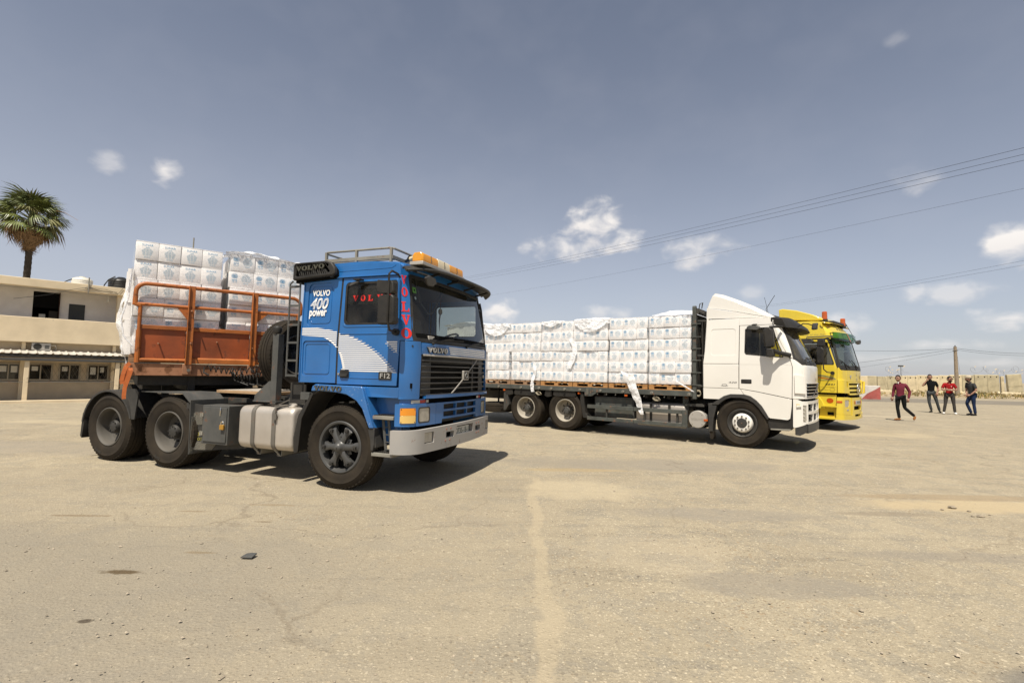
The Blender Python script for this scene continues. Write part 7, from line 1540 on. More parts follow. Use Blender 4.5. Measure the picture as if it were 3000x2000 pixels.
# grey tile shard, pothole lumps
dv = at(728, 1632, 1) - Vector((0, 0, EYE)); p = Vector((0, 0, EYE)) + dv * (-EYE / dv.z); p.z = .0
mb = MB(); mb.prism([(p.x - .05, p.y - .03, .004), (p.x + .045, p.y - .035, .006), (p.x + .052, p.y + .03, .016), (p.x + .0, p.y + .042, .014), (p.x - .035, p.y + .036, .010)], (0, 0, .010)); o = mb.build('tile_shard', MT['greymetal'], None, bev=.002); tag(o, 'small flat grey shard lying on the open ground before the tractor unit', 'shard')
rp = random.Random(4)
for k, (px, py, sc) in enumerate(((2790, 1487, .034), (2840, 1497, .018), (2872, 1513, .030), (2760, 1492, .014), (2900, 1508, .012), (2850, 1512, .016))):
    d = at(px, py, 1); t = EYE / (EYE - d.z) if False else None
    dv = (at(px, py, 1) - Vector((0, 0, EYE))); tt = -EYE / dv.z; q = Vector((0, 0, EYE)) + dv * tt
    bm = bmesh.new(); bmesh.ops.create_icosphere(bm, subdivisions=2, radius=sc)
    for v in bm.verts: v.co = Vector((v.co.x * 1.4, v.co.y, v.co.z * .5)) * (1 + .3 * nz_.noise(v.co * 40 + Vector((k, 0, 0))))
    me = bpy.data.meshes.new('rubble'); bm.to_mesh(me); bm.free(); me.materials.append(MT['barrier_sand']); finish(me, 40); o = link('asphalt_lump', me, None, loc=(q.x, q.y, sc * .25))
    tag(o, ['largest rusty lump by the pothole at right', 'small sandy crumb right of the rusty lump', 'brown lump at the right end of the pothole rubble', 'crumb left of the rusty pothole lump', 'smallest rusty crumb in the pothole at right', 'crumb between the two larger rusty lumps of the pothole'][k], 'rubble')
# road strip in front of the blast wall, verge
road = pm('worn_road', (.19, .165, .125), .95, var=.15, vs=.5, dust=.5, ds=.3, dcol=(.30, .25, .18))
quadsheet('road', [(12, 37.5), (24, 35.5), (40, 33.5), (140, 31), (140, 38), (44, 40.5), (26, 43.5), (12, 45)], .0, road, 'darker grey road running along the blast wall')
verge = pm('dry_verge_soil', (.36, .28, .17), .95, var=.25, vs=.8, dust=.5, ds=.6, dcol=(.42, .34, .22), bump=.5, bs=3)
mb = MB(); vs = []; n_ = 60; m_ = 8
for i in range(n_ + 1):
    x = 14 + 110 * i / n_
    for j in range(m_ + 1):
        y = 46.0 + 13 * j / m_ - (x - 40) * .03; vs.append((x, y, .006 + .34 * sin(pi * min(1, j / m_ * .62)) * (.7 + .5 * nz_.noise(Vector((x * .25, y * .3, 0)))) + .05 * nz_.noise(Vector((x * 1.3, y, 2))) * (j > 0)))
mb.add(vs, [(i * (m_ + 1) + j, (i + 1) * (m_ + 1) + j, (i + 1) * (m_ + 1) + j + 1, i * (m_ + 1) + j + 1) for i in range(n_) for j in range(m_)]); o = mb.build('verge', verge, None, smooth=60); tag(o, 'dry dirt verge at the foot of the blast wall', None, None, 'structure')
rp = random.Random(2); gb = {0: MB(), 1: MB()}
for i in range(9000):
    x = rp.uniform(14, 90); j = rp.random(); y = 46.3 + 11.5 * j - (x - 40) * .03
    if rp.random() > .25 + .75 * max(0, nz_.noise(Vector((x * .35, y * .4, 7)))) * (1.8 if x > 42 else .8): continue
    h = rp.uniform(.08, .30); a = rp.uniform(0, 3.14); w = .05; z = .02 + .30 * sin(pi * min(1, j * .55)); dx, dy = cos(a) * w, sin(a) * w; lx, ly = rp.uniform(-.12, .12), rp.uniform(-.1, .1)
    for q in range(3):
        ox, oy = rp.uniform(-.12, .12), rp.uniform(-.12, .12); gb[0 if rp.random() < .62 else 1].add([(x + ox - dx, y + oy - dy, z - .05), (x + ox + dx, y + oy + dy, z - .05), (x + ox + lx, y + oy + ly, z + h)], [(0, 1, 2)])
o = gb[0].build('dry_grass', pm('dry_grass', (.38, .27, .10), .9, var=.3), None, smooth=0); tag(o, 'tufts of dry straw coloured grass before the blast wall', 'grass', None, 'stuff')
o = gb[1].build('green_grass', pm('green_weeds', (.13, .14, .035), .9, var=.3), None, smooth=0); tag(o, 'green weeds among the dry grass before the blast wall', 'grass', None, 'stuff')
# ------------------------------------------------------------------ blast wall: T-shaped concrete segments
def wallseg(name, label, xw, Y, w, z0, z1, tilt=0, yaw=0, mat='concrete', holes=True, thick=.28, grp='segments of the concrete blast wall', joint=None):
    t = thing(name, label, 'wall segment', (xw, Y, 0), yaw, grp)
    R_ = Matrix.Rotation(tilt, 4, 'Y')
    mb = MB(); mb.prism([R_ @ Vector(p) for p in ((-w / 2 + .02, 0, z0), (w / 2 - .02, 0, z0), (w / 2 - .02, 0, z1), (-w / 2 + .02, 0, z1))], R_ @ Vector((0, thick, 0))); mb.build('slab', MT[mat], t, bev=.04)
    if joint:
        mb = MB(); mb.prism([R_ @ Vector(p) for p in ((-w / 2 + .02, -.02, joint), (w / 2 - .02, -.02, joint), (w / 2 - .02, -.02, joint + .06), (-w / 2 + .02, -.02, joint + .06))], R_ @ Vector((0, .05, 0))); mb.build('joint_ledge', MT['concrete_d'], t)
    if holes:
        for hx in (-w * .25, w * .25):
            mb = MB(); mb.cyl(R_ @ Vector((hx, -.004, z1 - .26)), R_ @ Vector((hx, .05, z1 - .26)), .075, 10); mb.build('lifting_hole', MT['void'], t)
    mb = MB(); mb.prism([R_ @ Vector(p) for p in ((-w / 2 + .03, -.15, z0 - .25), (w / 2 - .03, -.15, z0 - .25), (w / 2 - .03, -.06, z0 - .003), (-w / 2 + .03, -.06, z0 - .003))], R_ @ Vector((0, .5, 0))); mb.build('foot', MT['concrete_d'], t)
    return t
seams = [-470, -330, -190, -50, 105, 245, 392, 540, 682, 832, 985, 1142, 1303, 1470, 1642, 1822, 1992]
posn = ['hidden behind the yellow lorry', 'partly behind the yellow lorry front', 'just right of the yellow lorry', 'directly above the striped barrier', 'leftmost full slab above the barrier end', 'dirty slab right of the barrier end', 'behind the maroon shirted man', 'first pale slab right of the maroon shirted man', 'pale slab with a dark shadow left of the phone caller', 'behind the phone caller',
        'pale slab right of the phone caller', 'slab left of the wooden pole', 'slab behind the wooden pole', 'slab behind the man in the cap', 'flat slab right of the man in the cap', 'last upright slab before the broken corner']
for k in range(len(seams) - 1):
    a, b = seams[k], seams[k + 1]; Yw = 58 + .0016 * (a - 600)
    pa = at(2520 + a * .2041, 1100, Yw); pb = at(2520 + b * .2041, 1100, Yw); zt = at(2520 + (a + b) / 2 * .2041, 980 + (592 - .012 * (a - 400) if a > 0 else 595) * .2041, Yw).z; zbm = at(2520 + (a + b) / 2 * .2041, 1152.5 + .0022 * a, Yw).z
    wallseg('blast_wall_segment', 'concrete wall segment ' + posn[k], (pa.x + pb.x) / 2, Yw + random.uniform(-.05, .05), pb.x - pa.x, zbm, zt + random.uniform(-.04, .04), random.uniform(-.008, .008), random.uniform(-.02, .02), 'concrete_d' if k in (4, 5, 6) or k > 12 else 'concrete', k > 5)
# broken corner at the right
c0 = at(2520 + 2055 * .2041, 1100, 60); wallseg('blast_wall_segment', 'narrow concrete segment in shade at the broken corner of the wall', c0.x, 60, 1.1, at(2940, 1153, 60).z, at(2940, 1102, 60).z, 0, .9, 'concrete', False, joint=.9)
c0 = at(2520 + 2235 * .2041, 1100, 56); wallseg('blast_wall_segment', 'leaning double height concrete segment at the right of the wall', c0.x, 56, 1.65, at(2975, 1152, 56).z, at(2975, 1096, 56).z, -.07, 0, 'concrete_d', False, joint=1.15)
c0 = at(2520 + 2480 * .2041, 1100, 57)
for q in range(5): wallseg('blast_wall_segment', 'concrete wall segment running on past the right edge, %s' % ['nearest the leaning one', 'second beyond the leaning one', 'third beyond the leaning one', 'fourth beyond the leaning one', 'farthest beyond the leaning one'][q], c0.x + q * 1.5, 57, 1.45, .15, 2.3, 0, 0, 'concrete', True)
c0 = at(2520 + 2225 * .2041, 1160, 52); mb = MB(); mb.prism([(-.95, 0, 0), (.95, 0, 0), (.98, 0, .25), (.9, 0, .5), (-.7, 0, .55), (-.95, 0, .42)], (0, .6, 0)); o = mb.build('concrete_block', MT['concrete'], None, bev=.06, loc=(c0.x, 52, .0)); tag(o, 'low broken concrete block at the foot of the leaning segment', 'block')
c0 = at(2520 + 355 * .2041, 1160, 50); mb = MB(); mb.box(-.8, .8, 0, .6, 0, .42); o = mb.build('concrete_block', MT['concrete'], None, bev=.06, loc=(c0.x, 50, .1)); tag(o, 'low pale concrete block right of the striped barrier', 'block')
rp = random.Random(14); mb = MB()
for i in range(140):
    x = rp.uniform(34, 50) if i < 90 else rp.uniform(50, 75); y = rp.uniform(51, 57); s = rp.uniform(.06, .28); m = Matrix.Translation((x, y, .28)) @ Euler((rp.uniform(0, 3), rp.uniform(0, 3), rp.uniform(0, 3))).to_matrix().to_4x4(); mb.box(-s, s, -s * .7, s * .7, -s * .4, s * .4, m)
o = mb.build('rubble', MT['concrete'], None, bev=.01); tag(o, 'concrete rubble strewn along the foot of the wall', 'rubble', None, 'stuff')
# razor wire coils on the wall
for (xa, xb, lab, sd_) in ((2600, 2660, 'snagged razor wire above the maroon shirted man', 1), (2850, 3000, 'loose coils of razor wire on the broken right end of the wall', 2)):
    rp = random.Random(sd_); mb = MB(); pts = []
    n_ = 150
    for i in range(n_):
        t = i / n_; q = at(xa + (xb - xa) * t, 1098, 57.5); a = t * (xb - xa) * .30; r_ = .28 + .12 * sin(a * .37)
        pts.append((q.x + r_ * cos(a), 57.5 + .3 * sin(a * .5), q.z + .45 + r_ * sin(a) + .2 * sin(t * 9)))
    mb.tube(pts, .009, 4); w_ = mb.build('razor_wire', MT['strap'], None); tag(w_, lab, 'razor wire')
    for i in range(9):
        q = at(rp.uniform(xa, xb), rp.uniform(1076, 1096), 57.4); mb = MB(); a = rp.uniform(0, 3); L_ = rp.uniform(.12, .35); mb.add([q, q + Vector((L_, 0, .15 * sin(a))), q + Vector((L_ * .8, .05, .12 + .1 * sin(a))), q + Vector((.05, .05, .14))], [(0, 1, 2, 3)]); o = mb.build('snagged_rag', MT['beige_canvas'], w_)
# striped barrier block
bw = at(2531, 1172, 38.3); be = at(2582, 1172, 38.3)
bx0 = be.x - 3.0; br = thing('barrier_block', 'white concrete barrier block with a diagonal red half by the yellow lorry', 'barrier', (bx0, 38.3, 0), 0)
H_ = at(2582, 1130, 38.3).z; xl = bw.x - bx0 - .3
mb = MB(); mb.prism([(0, 0, 0), (3.0, 0, 0), (2.97, 0, H_), (0, 0, H_)], (0, .7, 0)); mb.build('block', MT['barrier_w'], br, bev=.05)
mb = MB(); mb.add([(xl + .1, -.004, .04), (2.96, -.004, .04), (2.94, -.004, H_ - .06), (2.6, -.004, H_ * .75), (2.1, -.004, H_ * .52), (1.9, -.004, H_ * .42)], [(0, 1, 2, 3, 4, 5)]); mb.build('red_paint', MT['barrier_r'], br, smooth=0)
# wooden pole with wires
pb = at(2805, 1150, 50); pt_ = at(2798, 1015, 50)
po2 = thing('utility_pole', 'weathered wooden utility pole standing before the blast wall', 'pole', (pb.x, 50, 0))
mb = MB(); mb.tube([(0, 0, 0), (pt_.x - pb.x, 0, pt_.z)], [.20, .13], 12); mb.build('pole', MT['wood'], po2)
mb = MB(); mb.bar((-.45, -.12, pt_.z - .45), (.1, -.12, pt_.z - .40), .04, .06); mb.cyl((pt_.x - pb.x, 0, pt_.z), (pt_.x - pb.x, 0, pt_.z + .12), .05, 8); mb.build('insulator', MT['greymetal'], po2)
def wire(label, a, b, sag, r=.012, grp='overhead cables'):
    mb = MB(); a = Vector(a); b = Vector(b); mb.tube([a.lerp(b, t) - Vector((0, 0, sag * 4 * t * (1 - t))) for t in [i / 24 for i in range(25)]], r * .62, 5, caps=False); o = mb.build('cable', MT['wire'], None); tag(o, label, 'cable', grp)
top = Vector((pt_.x - .0, 50, pt_.z))
wire('upper cable running left from the wooden pole', top - Vector((0, 0, .2)), at(2180, 990, 75), .9, .022); wire('lower cable dropping left from the wooden pole', top - Vector((0, 0, .25)), at(2380, 1078, 66), .1, .022)
wire('thin lowest cable left of the wooden pole', top - Vector((0, 0, .45)), at(2400, 1092, 68), .15, .014); wire('upper cable running right from the wooden pole', top - Vector((0, 0, .15)), at(3150, 1032, 46), .3, .022); wire('lower cable running right from the wooden pole', top - Vector((0, 0, .3)), at(3150, 1037, 46), .35, .018)
wire('thin stay hanging beside the wooden pole', top - Vector((-.1, 0, .1)), at(2813, 1096, 50), 0, .012)
for k, (pa, pb_) in enumerate((((3060, 418), (1340, 816)), ((3060, 438), (1340, 820)), ((3060, 456), (1340, 827)))):
    wire('%s of the three long cables climbing to the upper right' % ['top', 'middle', 'lowest'][k], at(pa[0], pa[1], 26), at(pb_[0], pb_[1], 105), .5, .017)
wire('single faint cable below the three long ones', at(3080, 535, 34), at(1400, 870, 120), .6, .014); wire('upper far cable behind the white lorry roof', at(3080, 748, 40), at(2150, 905, 130), .5, .015); wire('lower far cable behind the white lorry roof', at(3080, 762, 40), at(2150, 908, 130), .5, .015)
mb = MB(); q = at(2639, 1074, 75); mb.cyl((0, 0, 0), (0, 0, q.z), .035, 8); mb.box(-.36, .36, -.1, .1, q.z, q.z + .22); o = mb.build('floodlight_mast', MT['greymetal'], None, loc=(q.x, 75, 0)); tag(o, 'slim floodlight mast showing over the blast wall', 'mast')
# ------------------------------------------------------------------ building at the left
GA = radians(46.33); G = thing('office_building', 'two storey sand coloured building with open upper balcony and sheet awning', 'building', (-19.2, 19.47, 0), GA)
PL = MT['plaster']; X_0, X_1 = -9.0, 9.0
def gb_(name, x0, x1, y0, y1, z0, z1, mat, par=G, bev=.01, label=None):
    mb = MB(); mb.box(x0, x1, y0, y1, z0, z1); return mb.build(name, mat, par, bev=bev, label=label)
# ground floor wall with window openings
wins = [(-8.2, -7.5), (-7.0, -6.3), (-5.6, -4.9), (-4.4, -3.7), (-2.9, -2.2), (-1.75, -1.05), (-.66, -.08), (.235, .86), (1.14, 1.72), (2.04, 2.66), (2.98, 3.6), (4.0, 4.6), (5.0, 5.6), (6.0, 6.6), (7.0, 7.6)]
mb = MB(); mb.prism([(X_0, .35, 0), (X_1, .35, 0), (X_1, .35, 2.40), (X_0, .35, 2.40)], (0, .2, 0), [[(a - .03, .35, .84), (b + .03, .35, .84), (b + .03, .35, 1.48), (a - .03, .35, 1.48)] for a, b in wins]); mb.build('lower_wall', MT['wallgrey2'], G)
for a, b in wins:
    mb = MB(); mb.prism([(a - .06, .32, .81), (b + .06, .32, .81), (b + .06, .32, 1.51), (a - .06, .32, 1.51)], (0, .06, 0), [[(a + .0, .32, .87), ((a + b) / 2 - .02, .32, .87), ((a + b) / 2 - .02, .32, 1.45), (a + .0, .32, 1.45)], [((a + b) / 2 + .02, .32, .87), (b, .32, .87), (b, .32, 1.45), ((a + b) / 2 + .02, .32, 1.45)]]); fr_ = mb.build('window', MT['frame'], G)
    mb = MB(); mb.box(a, b, .36, .37, .87, 1.45); mb.build('pane', MT['glass_dark'], fr_)
    for px_ in (a + .05, (a + b) / 2 + .07):
        if random.random() < .75:
            h_ = random.uniform(.15, .32); mb = MB(); mb.box(px_, px_ + random.uniform(.12, .19), .352, .356, 1.38 - h_, 1.38); mb.build('paper_notice', MT['paper'], fr_)
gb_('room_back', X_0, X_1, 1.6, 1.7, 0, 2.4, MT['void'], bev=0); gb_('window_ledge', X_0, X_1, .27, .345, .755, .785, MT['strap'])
for x in (-7.8, -5.2, -2.55, .0, 2.83, 5.7, 8.5):
    mb = MB(); mb.box(x - .06, x + .06, .20, .34, .0, 2.34); mb.build('pillar', PL, G, bev=.01)
mb = MB()                                          # wire mesh leaning on the windows
for i in range(16):
    for s_ in (-1, 1):
        x = .85 + i * .15; 
        if 0.8 < x < 3.2: mb.bar((x, .30, .80), (x + s_ * .34, .30, 1.50), .006, .006)
mb.build('wire_mesh', MT['strap'], G)
# upper storey: slab band, floor, parapet, roof
gb_('balcony_band', X_0, 3.12, 0, .16, 2.34, 3.33, PL, bev=.02); gb_('upper_floor', X_0, 3.10, .16, 3.4, 2.34, 2.46, PL)
gb_('roof_band', X_0, 3.10, -.02, .25, 4.54, 4.87, PL, bev=.02); gb_('roof_slab', X_0, 3.08, .25, 4.0, 4.60, 4.72, MT['wallgrey'])
gb_('end_pier', 2.82, 3.10, .17, .45, 2.46, 4.595, PL)
mb = MB(); mb.prism([(X_0, 1.30, 2.46), (2.95, 1.30, 2.46), (2.95, 1.30, 4.595), (X_0, 1.30, 4.595)], (0, .12, 0), [[(.20, 1.30, 2.47), (1.02, 1.30, 2.47), (1.02, 1.30, 4.52), (.20, 1.30, 4.52)], [(-4.4, 1.30, 2.47), (-3.6, 1.30, 2.47), (-3.6, 1.30, 4.5), (-4.4, 1.30, 4.5)]]); mb.build('upper_wall', MT['wallgrey'], G)
gb_('upper_side_wall', 2.96, 3.09, .46, 4.0, 2.46, 4.595, MT['wallgrey'])
gb_('door', 1.33, 1.86, 1.27, 1.295, 2.46, 4.10, MT['door_blue'], label='closed grey blue door on the upper balcony')
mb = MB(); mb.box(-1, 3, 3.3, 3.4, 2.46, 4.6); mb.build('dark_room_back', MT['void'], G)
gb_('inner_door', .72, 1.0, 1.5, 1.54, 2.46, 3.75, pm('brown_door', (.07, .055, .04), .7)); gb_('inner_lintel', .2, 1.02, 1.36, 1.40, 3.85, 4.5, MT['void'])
mb = MB(); mb.box(.42, .62, 1.62, 1.63, 3.05, 3.6); mb.build('notice_board', MT['paper'], G); gb_('door_jamb', 1.0, 1.03, 1.20, 1.31, 2.46, 4.53, pm('dark_red_jamb', (.08, .035, .025), .7))
gb_('side_wall', 3.12, 3.25, .2, 4.0, 0, 2.40, PL); gb_('back_wall', X_0, 3.1, 4.0, 4.15, 0, 4.8, PL)
# lit lamp fitting (off) under the roof and small pipe
mb = MB(); mb.cyl((2.55, .55, 4.55), (2.55, .55, 4.38), .02, 6); mb.lathe([(.0, 0), (.04, .02), (.05, .08), (.02, .14), (.0, .14)], 12, Matrix.Translation((2.55, .55, 4.25))); mb.build('hanging_bulb', MT['paper'], G)
# awning: corrugated metal sheets, each a part
aw = [-8.6 + i * 1.0 for i in range(13)]
for x in aw:
    mb = MB(); vs = []; n_ = 20
    for i in range(n_ + 1):
        u = x + 1.005 * i / n_; ph = (u * 4.35) % 1; h_ = .05 * max(0, 1 - abs(ph - .5) * 5.0); vs += [(u, -.95, 1.865 + h_), (u, .33, 2.02 + h_), (u, .33, 2.03 + h_), (u, -.95, 1.875 + h_)]
    fs = [(i * 4 + k, i * 4 + (k + 1) % 4, (i + 1) * 4 + (k + 1) % 4, (i + 1) * 4 + k) for i in range(n_) for k in range(4)]; mb.add(vs, fs); mb.build('awning_sheet', MT['sheetmetal'], G, smooth=0)
gb_('awning_fascia', X_0, 4.3, -.93, -.90, 1.72, 1.858, MT['dark']); gb_('awning_beam', X_0, 4.3, -.97, -.88, 1.60, 1.70, MT['gutter'])
for x in (-8.5, -5.5, -2.7, .10, 2.84):
    gb_('awning_post', x - .07, x + .07, -.90, -.78, .0, 1.60, PL)
gb_('awning_rail', X_0, 4.2, -.86, -.83, .77, .80, MT['strap'])
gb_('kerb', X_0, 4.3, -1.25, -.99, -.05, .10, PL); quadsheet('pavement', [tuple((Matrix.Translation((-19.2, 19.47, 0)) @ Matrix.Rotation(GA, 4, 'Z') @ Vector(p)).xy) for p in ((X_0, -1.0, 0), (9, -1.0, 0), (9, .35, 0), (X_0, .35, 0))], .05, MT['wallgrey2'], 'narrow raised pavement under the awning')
# AC unit
acn = thing('air_conditioner', 'grey air conditioner box above the awning on the sandy building', 'air conditioner', G.matrix_world @ Vector((0, 0, 0)), 0)
acn.location = Matrix.Translation((-19.2, 19.47, 0)) @ Matrix.Rotation(GA, 4, 'Z') @ Vector((.22, .05, 2.03)); acn.rotation_euler = (0, 0, GA)
mb = MB(); mb.box(0, .56, 0, .28, 0, .29); mb.build('housing', MT['creamlens'] if False else MT['silver'], acn, bev=.01)
mb = MB(); mb.cyl((.17, -.006, .145), (.17, .02, .145), .125, 20); mb.build('fan_grille', MT['dark'], acn); mb = MB(); mb.box(.38, .52, -.004, .0, .06, .20); mb.build('label_panel', MT['greymetal'], acn)
mb = MB(); mb.tube([(.56, .1, .2), (.7, .15, .22), (.74, .2, .1), (.70, .25, -.05)], .02, 6); mb.build('hose', MT['sheetmetal'], acn)
# roof tanks, masts
def btank(px, py, r, h, mat, label, depth=1.3, lid=True):
    base_ = Matrix.Translation((-19.2, 19.47, 0)) @ Matrix.Rotation(GA, 4, 'Z') @ Vector((px, depth, 4.73)); t = thing('water_tank', label, 'water tank', base_)
    mb = MB(); pr = [(.0, 0), (r, .0)]; n_ = 6
    for i in range(n_): z0 = h * .78 * i / n_; z1 = h * .78 * (i + 1) / n_; pr += [(r, z0 + .01), (r * 1.03, (z0 + z1) / 2), (r, z1 - .01)]
    pr += [(r * .92, h * .84), (r * .6, h * .93), (r * .35, h * .95)]; mb.lathe(pr + [(.0, h * .95)], 36); mb.build('barrel', MT[mat], t)
    mb = MB(); mb.lathe([(.0, h * 1.02), (r * .28, h * 1.01), (r * .33, h * .99), (r * .34, h * .94)][::-1], 24); mb.build('lid', MT[mat], t); return t
btank(1.70, 0, .36, .60, 'tankwhite', 'white ribbed water tank on the roof of the sandy building'); btank(3.05, 0, .46, .78, 'tankblack', 'black ribbed water tank on the roof beside the cartons')
gm_ = Matrix.Translation((-19.2, 19.47, 0)) @ Matrix.Rotation(GA, 4, 'Z')
mb = MB(); mb.tube([gm_ @ Vector(p) for p in ((2.35, .9, 4.72), (2.42, .9, 5.05), (2.55, .9, 5.30), (2.78, .9, 5.48))], .022, 8); o = mb.build('pipe', MT['tankblack'], None); tag(o, 'curved black pipe rising beside the black roof tank', 'pipe')
mb = MB(); mb.tube([gm_ @ Vector(p) for p in ((1.32, .8, 5.12), (1.2, .8, 5.05), (.95, .8, 4.85))], .02, 6); o = mb.build('pipe', MT['tankblack'], None); tag(o, 'short black pipe left of the white roof tank', 'pipe')
mb = MB(); mb.cyl(gm_ @ Vector((1.80, -.05, 4.50)), gm_ @ Vector((1.80, -.05, 5.16)), .022, 8); mb.bar(gm_ @ Vector((1.62, -.05, 4.70)), gm_ @ Vector((1.98, -.05, 4.70)), .02, .02); o = mb.build('roof_stub', MT['rack'], None); tag(o, 'thin metal stub fixed to the roof edge by the white tank', 'stub')
mb = MB(); mb.tube([gm_ @ Vector(p) for p in ((-.4, -.04, 4.0), (.6, -.04, 4.28), (1.2, -.04, 4.55), (1.8, -.04, 4.75), (2.3, -.04, 4.62), (2.75, -.04, 4.66))], .008, 5); mb.tube([gm_ @ Vector(p) for p in ((1.8, -.04, 4.74), (2.4, -.04, 4.72), (2.8, -.04, 4.6), (2.95, -.04, 4.85))], .007, 5); o = mb.build('roof_cable', MT['wire'], None); tag(o, 'slack cable strung along the roof edge', 'cable')
q = at(568, 700, 26); mb = MB(); mb.tube([(q.x, 26, 3.5), (q.x, 26, at(570, 697, 26).z)], .035, 6); o = mb.build('thin_mast', MT['rack'], None); tag(o, 'thin mast rising behind the left carton stack', 'mast')
# ------------------------------------------------------------------ fan palm
pz = 24.0; pbase = at(75, 815, pz); pc_ = at(92, 640, pz); 
PT_ = thing('palm_tree', 'tall fan palm with green crown and brown dead skirt behind the building', 'palm tree', (pbase.x, pz, 0))
mb = MB(); ht = pc_.z; pth = [(0, 0, 0), (.0, 0, ht * .45), (.06, 0, ht * .75), (pc_.x - pbase.x, 0, ht)]
path = []
for i in range(60):
    t = i / 59; k = min(2, int(t * 3)); f = t * 3 - k; a, b = Vector(pth[k]), Vector(pth[k + 1]); path.append(a.lerp(b, f))
mb.tube(path, [.155 - .035 * i / 59 + (.012 if i % 2 else 0) for i in range(60)], 12); mb.build('trunk', pm('palm_trunk', (.10, .075, .05), .9, var=.3, bump=.6, bs=20), PT_, smooth=0)
def frond_mesh(name, mat, seed, droop, ragged):
    r = random.Random(seed); mb = MB(); pl_ = 1.0
    mb.tube([(0, 0, 0), (.4, 0, .02), (.8, 0, 0), (pl_, 0, -.04)], [.022, .018, .015, .012], 5)
    n = 26
    for i in range(n):
        a = radians(-105 + 210 * i / (n - 1)); L = (.95 - .25 * abs(i / (n - 1) - .5) * 2) * r.uniform(1 - ragged, 1.05); w = .035
        d = Vector((cos(a), sin(a), 0)); sdv = Vector((-sin(a), cos(a), 0)); o = Vector((pl_, 0, -.04)); f = .10 * (1 if i % 2 else -1)
        p1 = o + d * L * .35 + Vector((0, 0, .05)); p2 = o + d * L * .7 + Vector((0, 0, -droop * .35)); p3 = o + d * L * r.uniform(.92, 1.0) + Vector((r.uniform(-.05, .05), r.uniform(-.05, .05), -droop * r.uniform(.8, 1.3)))
        mb.add([o, p1 - sdv * w, p1 + sdv * w + Vector((0, 0, .02)), p2 - sdv * w * .8, p2 + sdv * w * .8, p3], [(0, 1, 2), (1, 3, 4, 2), (3, 5, 4)])
    return mb.mesh(name, mat, 0)
palm_g = [pm('palm_green', (.145, .17, .04), .45, var=.3, spec=.5), pm('palm_green_dark', (.145, .17, .06), .5, var=.5), pm('palm_yellowing', (.20, .19, .07), .6, var=.3), pm('palm_dead', (.27, .16, .07), .9, var=.35)]
FM = [frond_mesh('frond', palm_g[0], 1, .35, .15), frond_mesh('frond', palm_g[1], 2, .55, .2), frond_mesh('frond', palm_g[2], 3, .5, .25), frond_mesh('frond', palm_g[3], 4, .75, .4)]
rp = random.Random(21); cx0 = pc_.x - pbase.x
for i in range(64):
    ga = i * 2.39996; t = i / 63.0; elv = radians(80 - 128 * t + rp.uniform(-9, 9)); dead = t > .80
    me = FM[3] if dead or (t > .55 and rp.random() < .28) else (FM[2] if rp.random() < .16 else FM[0 if rp.random() < .55 else 1])
    sc = rp.uniform(.72, .95) * (.8 if dead else 1) * (.85 if t < .1 else 1)
    q = Euler((rp.uniform(-.4, .4), -elv, ga + rp.uniform(-.1, .1)), 'XYZ')
    link('frond', me, PT_, loc=(cx0, 0, ht + .1 - .45 * t), rot=q, scale=(sc, sc, sc))
for i in range(22):
    ga = i * 2.4; q = Euler((rp.uniform(-.3, .3), radians(rp.uniform(66, 86)), ga), 'XYZ'); sc = rp.uniform(.36, .56)
    link('dead_frond', FM[3], PT_, loc=(cx0, 0, ht - .35 - .6 * rp.random()), rot=q, scale=(sc, sc, sc))
mb = MB()
for sx in (1, .55, -1):
    mb.tube([(cx0, 0, ht), (cx0 + sx * .8, 0, ht + .45), (cx0 + sx * 1.6, 0, ht + .35), (cx0 + sx * 2.3, 0, ht - .05)], [.02, .015, .010, .006], 5)
mb.build('flower_stalk', palm_g[3], PT_)
# ------------------------------------------------------------------ people: one skinned body each, clothing as children
def skin_obj(name, chains, mat, parent, sub=2, root=0):
    # chains: list of [(point, radius), ...]; shared points are merged by position
    vid = {}; vs = []; es = []; rad = []
    for ch_ in chains:
        prev = None
        for p, r in ch_:
            k = tuple(round(c, 4) for c in p)
            if k not in vid: vid[k] = len(vs); vs.append(k); rad.append(r)
            if prev is not None and prev != vid[k]: es.append((prev, vid[k]))
            prev = vid[k]
    me = bpy.data.meshes.new(name); me.from_pydata(vs, es, []); me.materials.append(mat)
    o = bpy.data.objects.new(name, me); COL.objects.link(o); m = o.modifiers.new('skin', 'SKIN'); m.use_smooth_shade = True; m.branch_smoothing = .3
    for i, sv in enumerate(me.skin_vertices[0].data):
        r = rad[i]; sv.radius = r if isinstance(r, tuple) else (r, r); sv.use_root = (i == root)
    s = o.modifiers.new('sub', 'SUBSURF'); s.levels = sub; s.render_levels = sub
    dg = bpy.context.evaluated_depsgraph_get(); dg.update(); me2 = bpy.data.meshes.new_from_object(o.evaluated_get(dg)); bpy.data.objects.remove(o); me2.name = name
    if len(me2.materials) == 0: me2.materials.append(mat)
    me2.polygons.foreach_set('use_smooth', [True] * len(me2.polygons)); 
    return link(name, me2, parent)
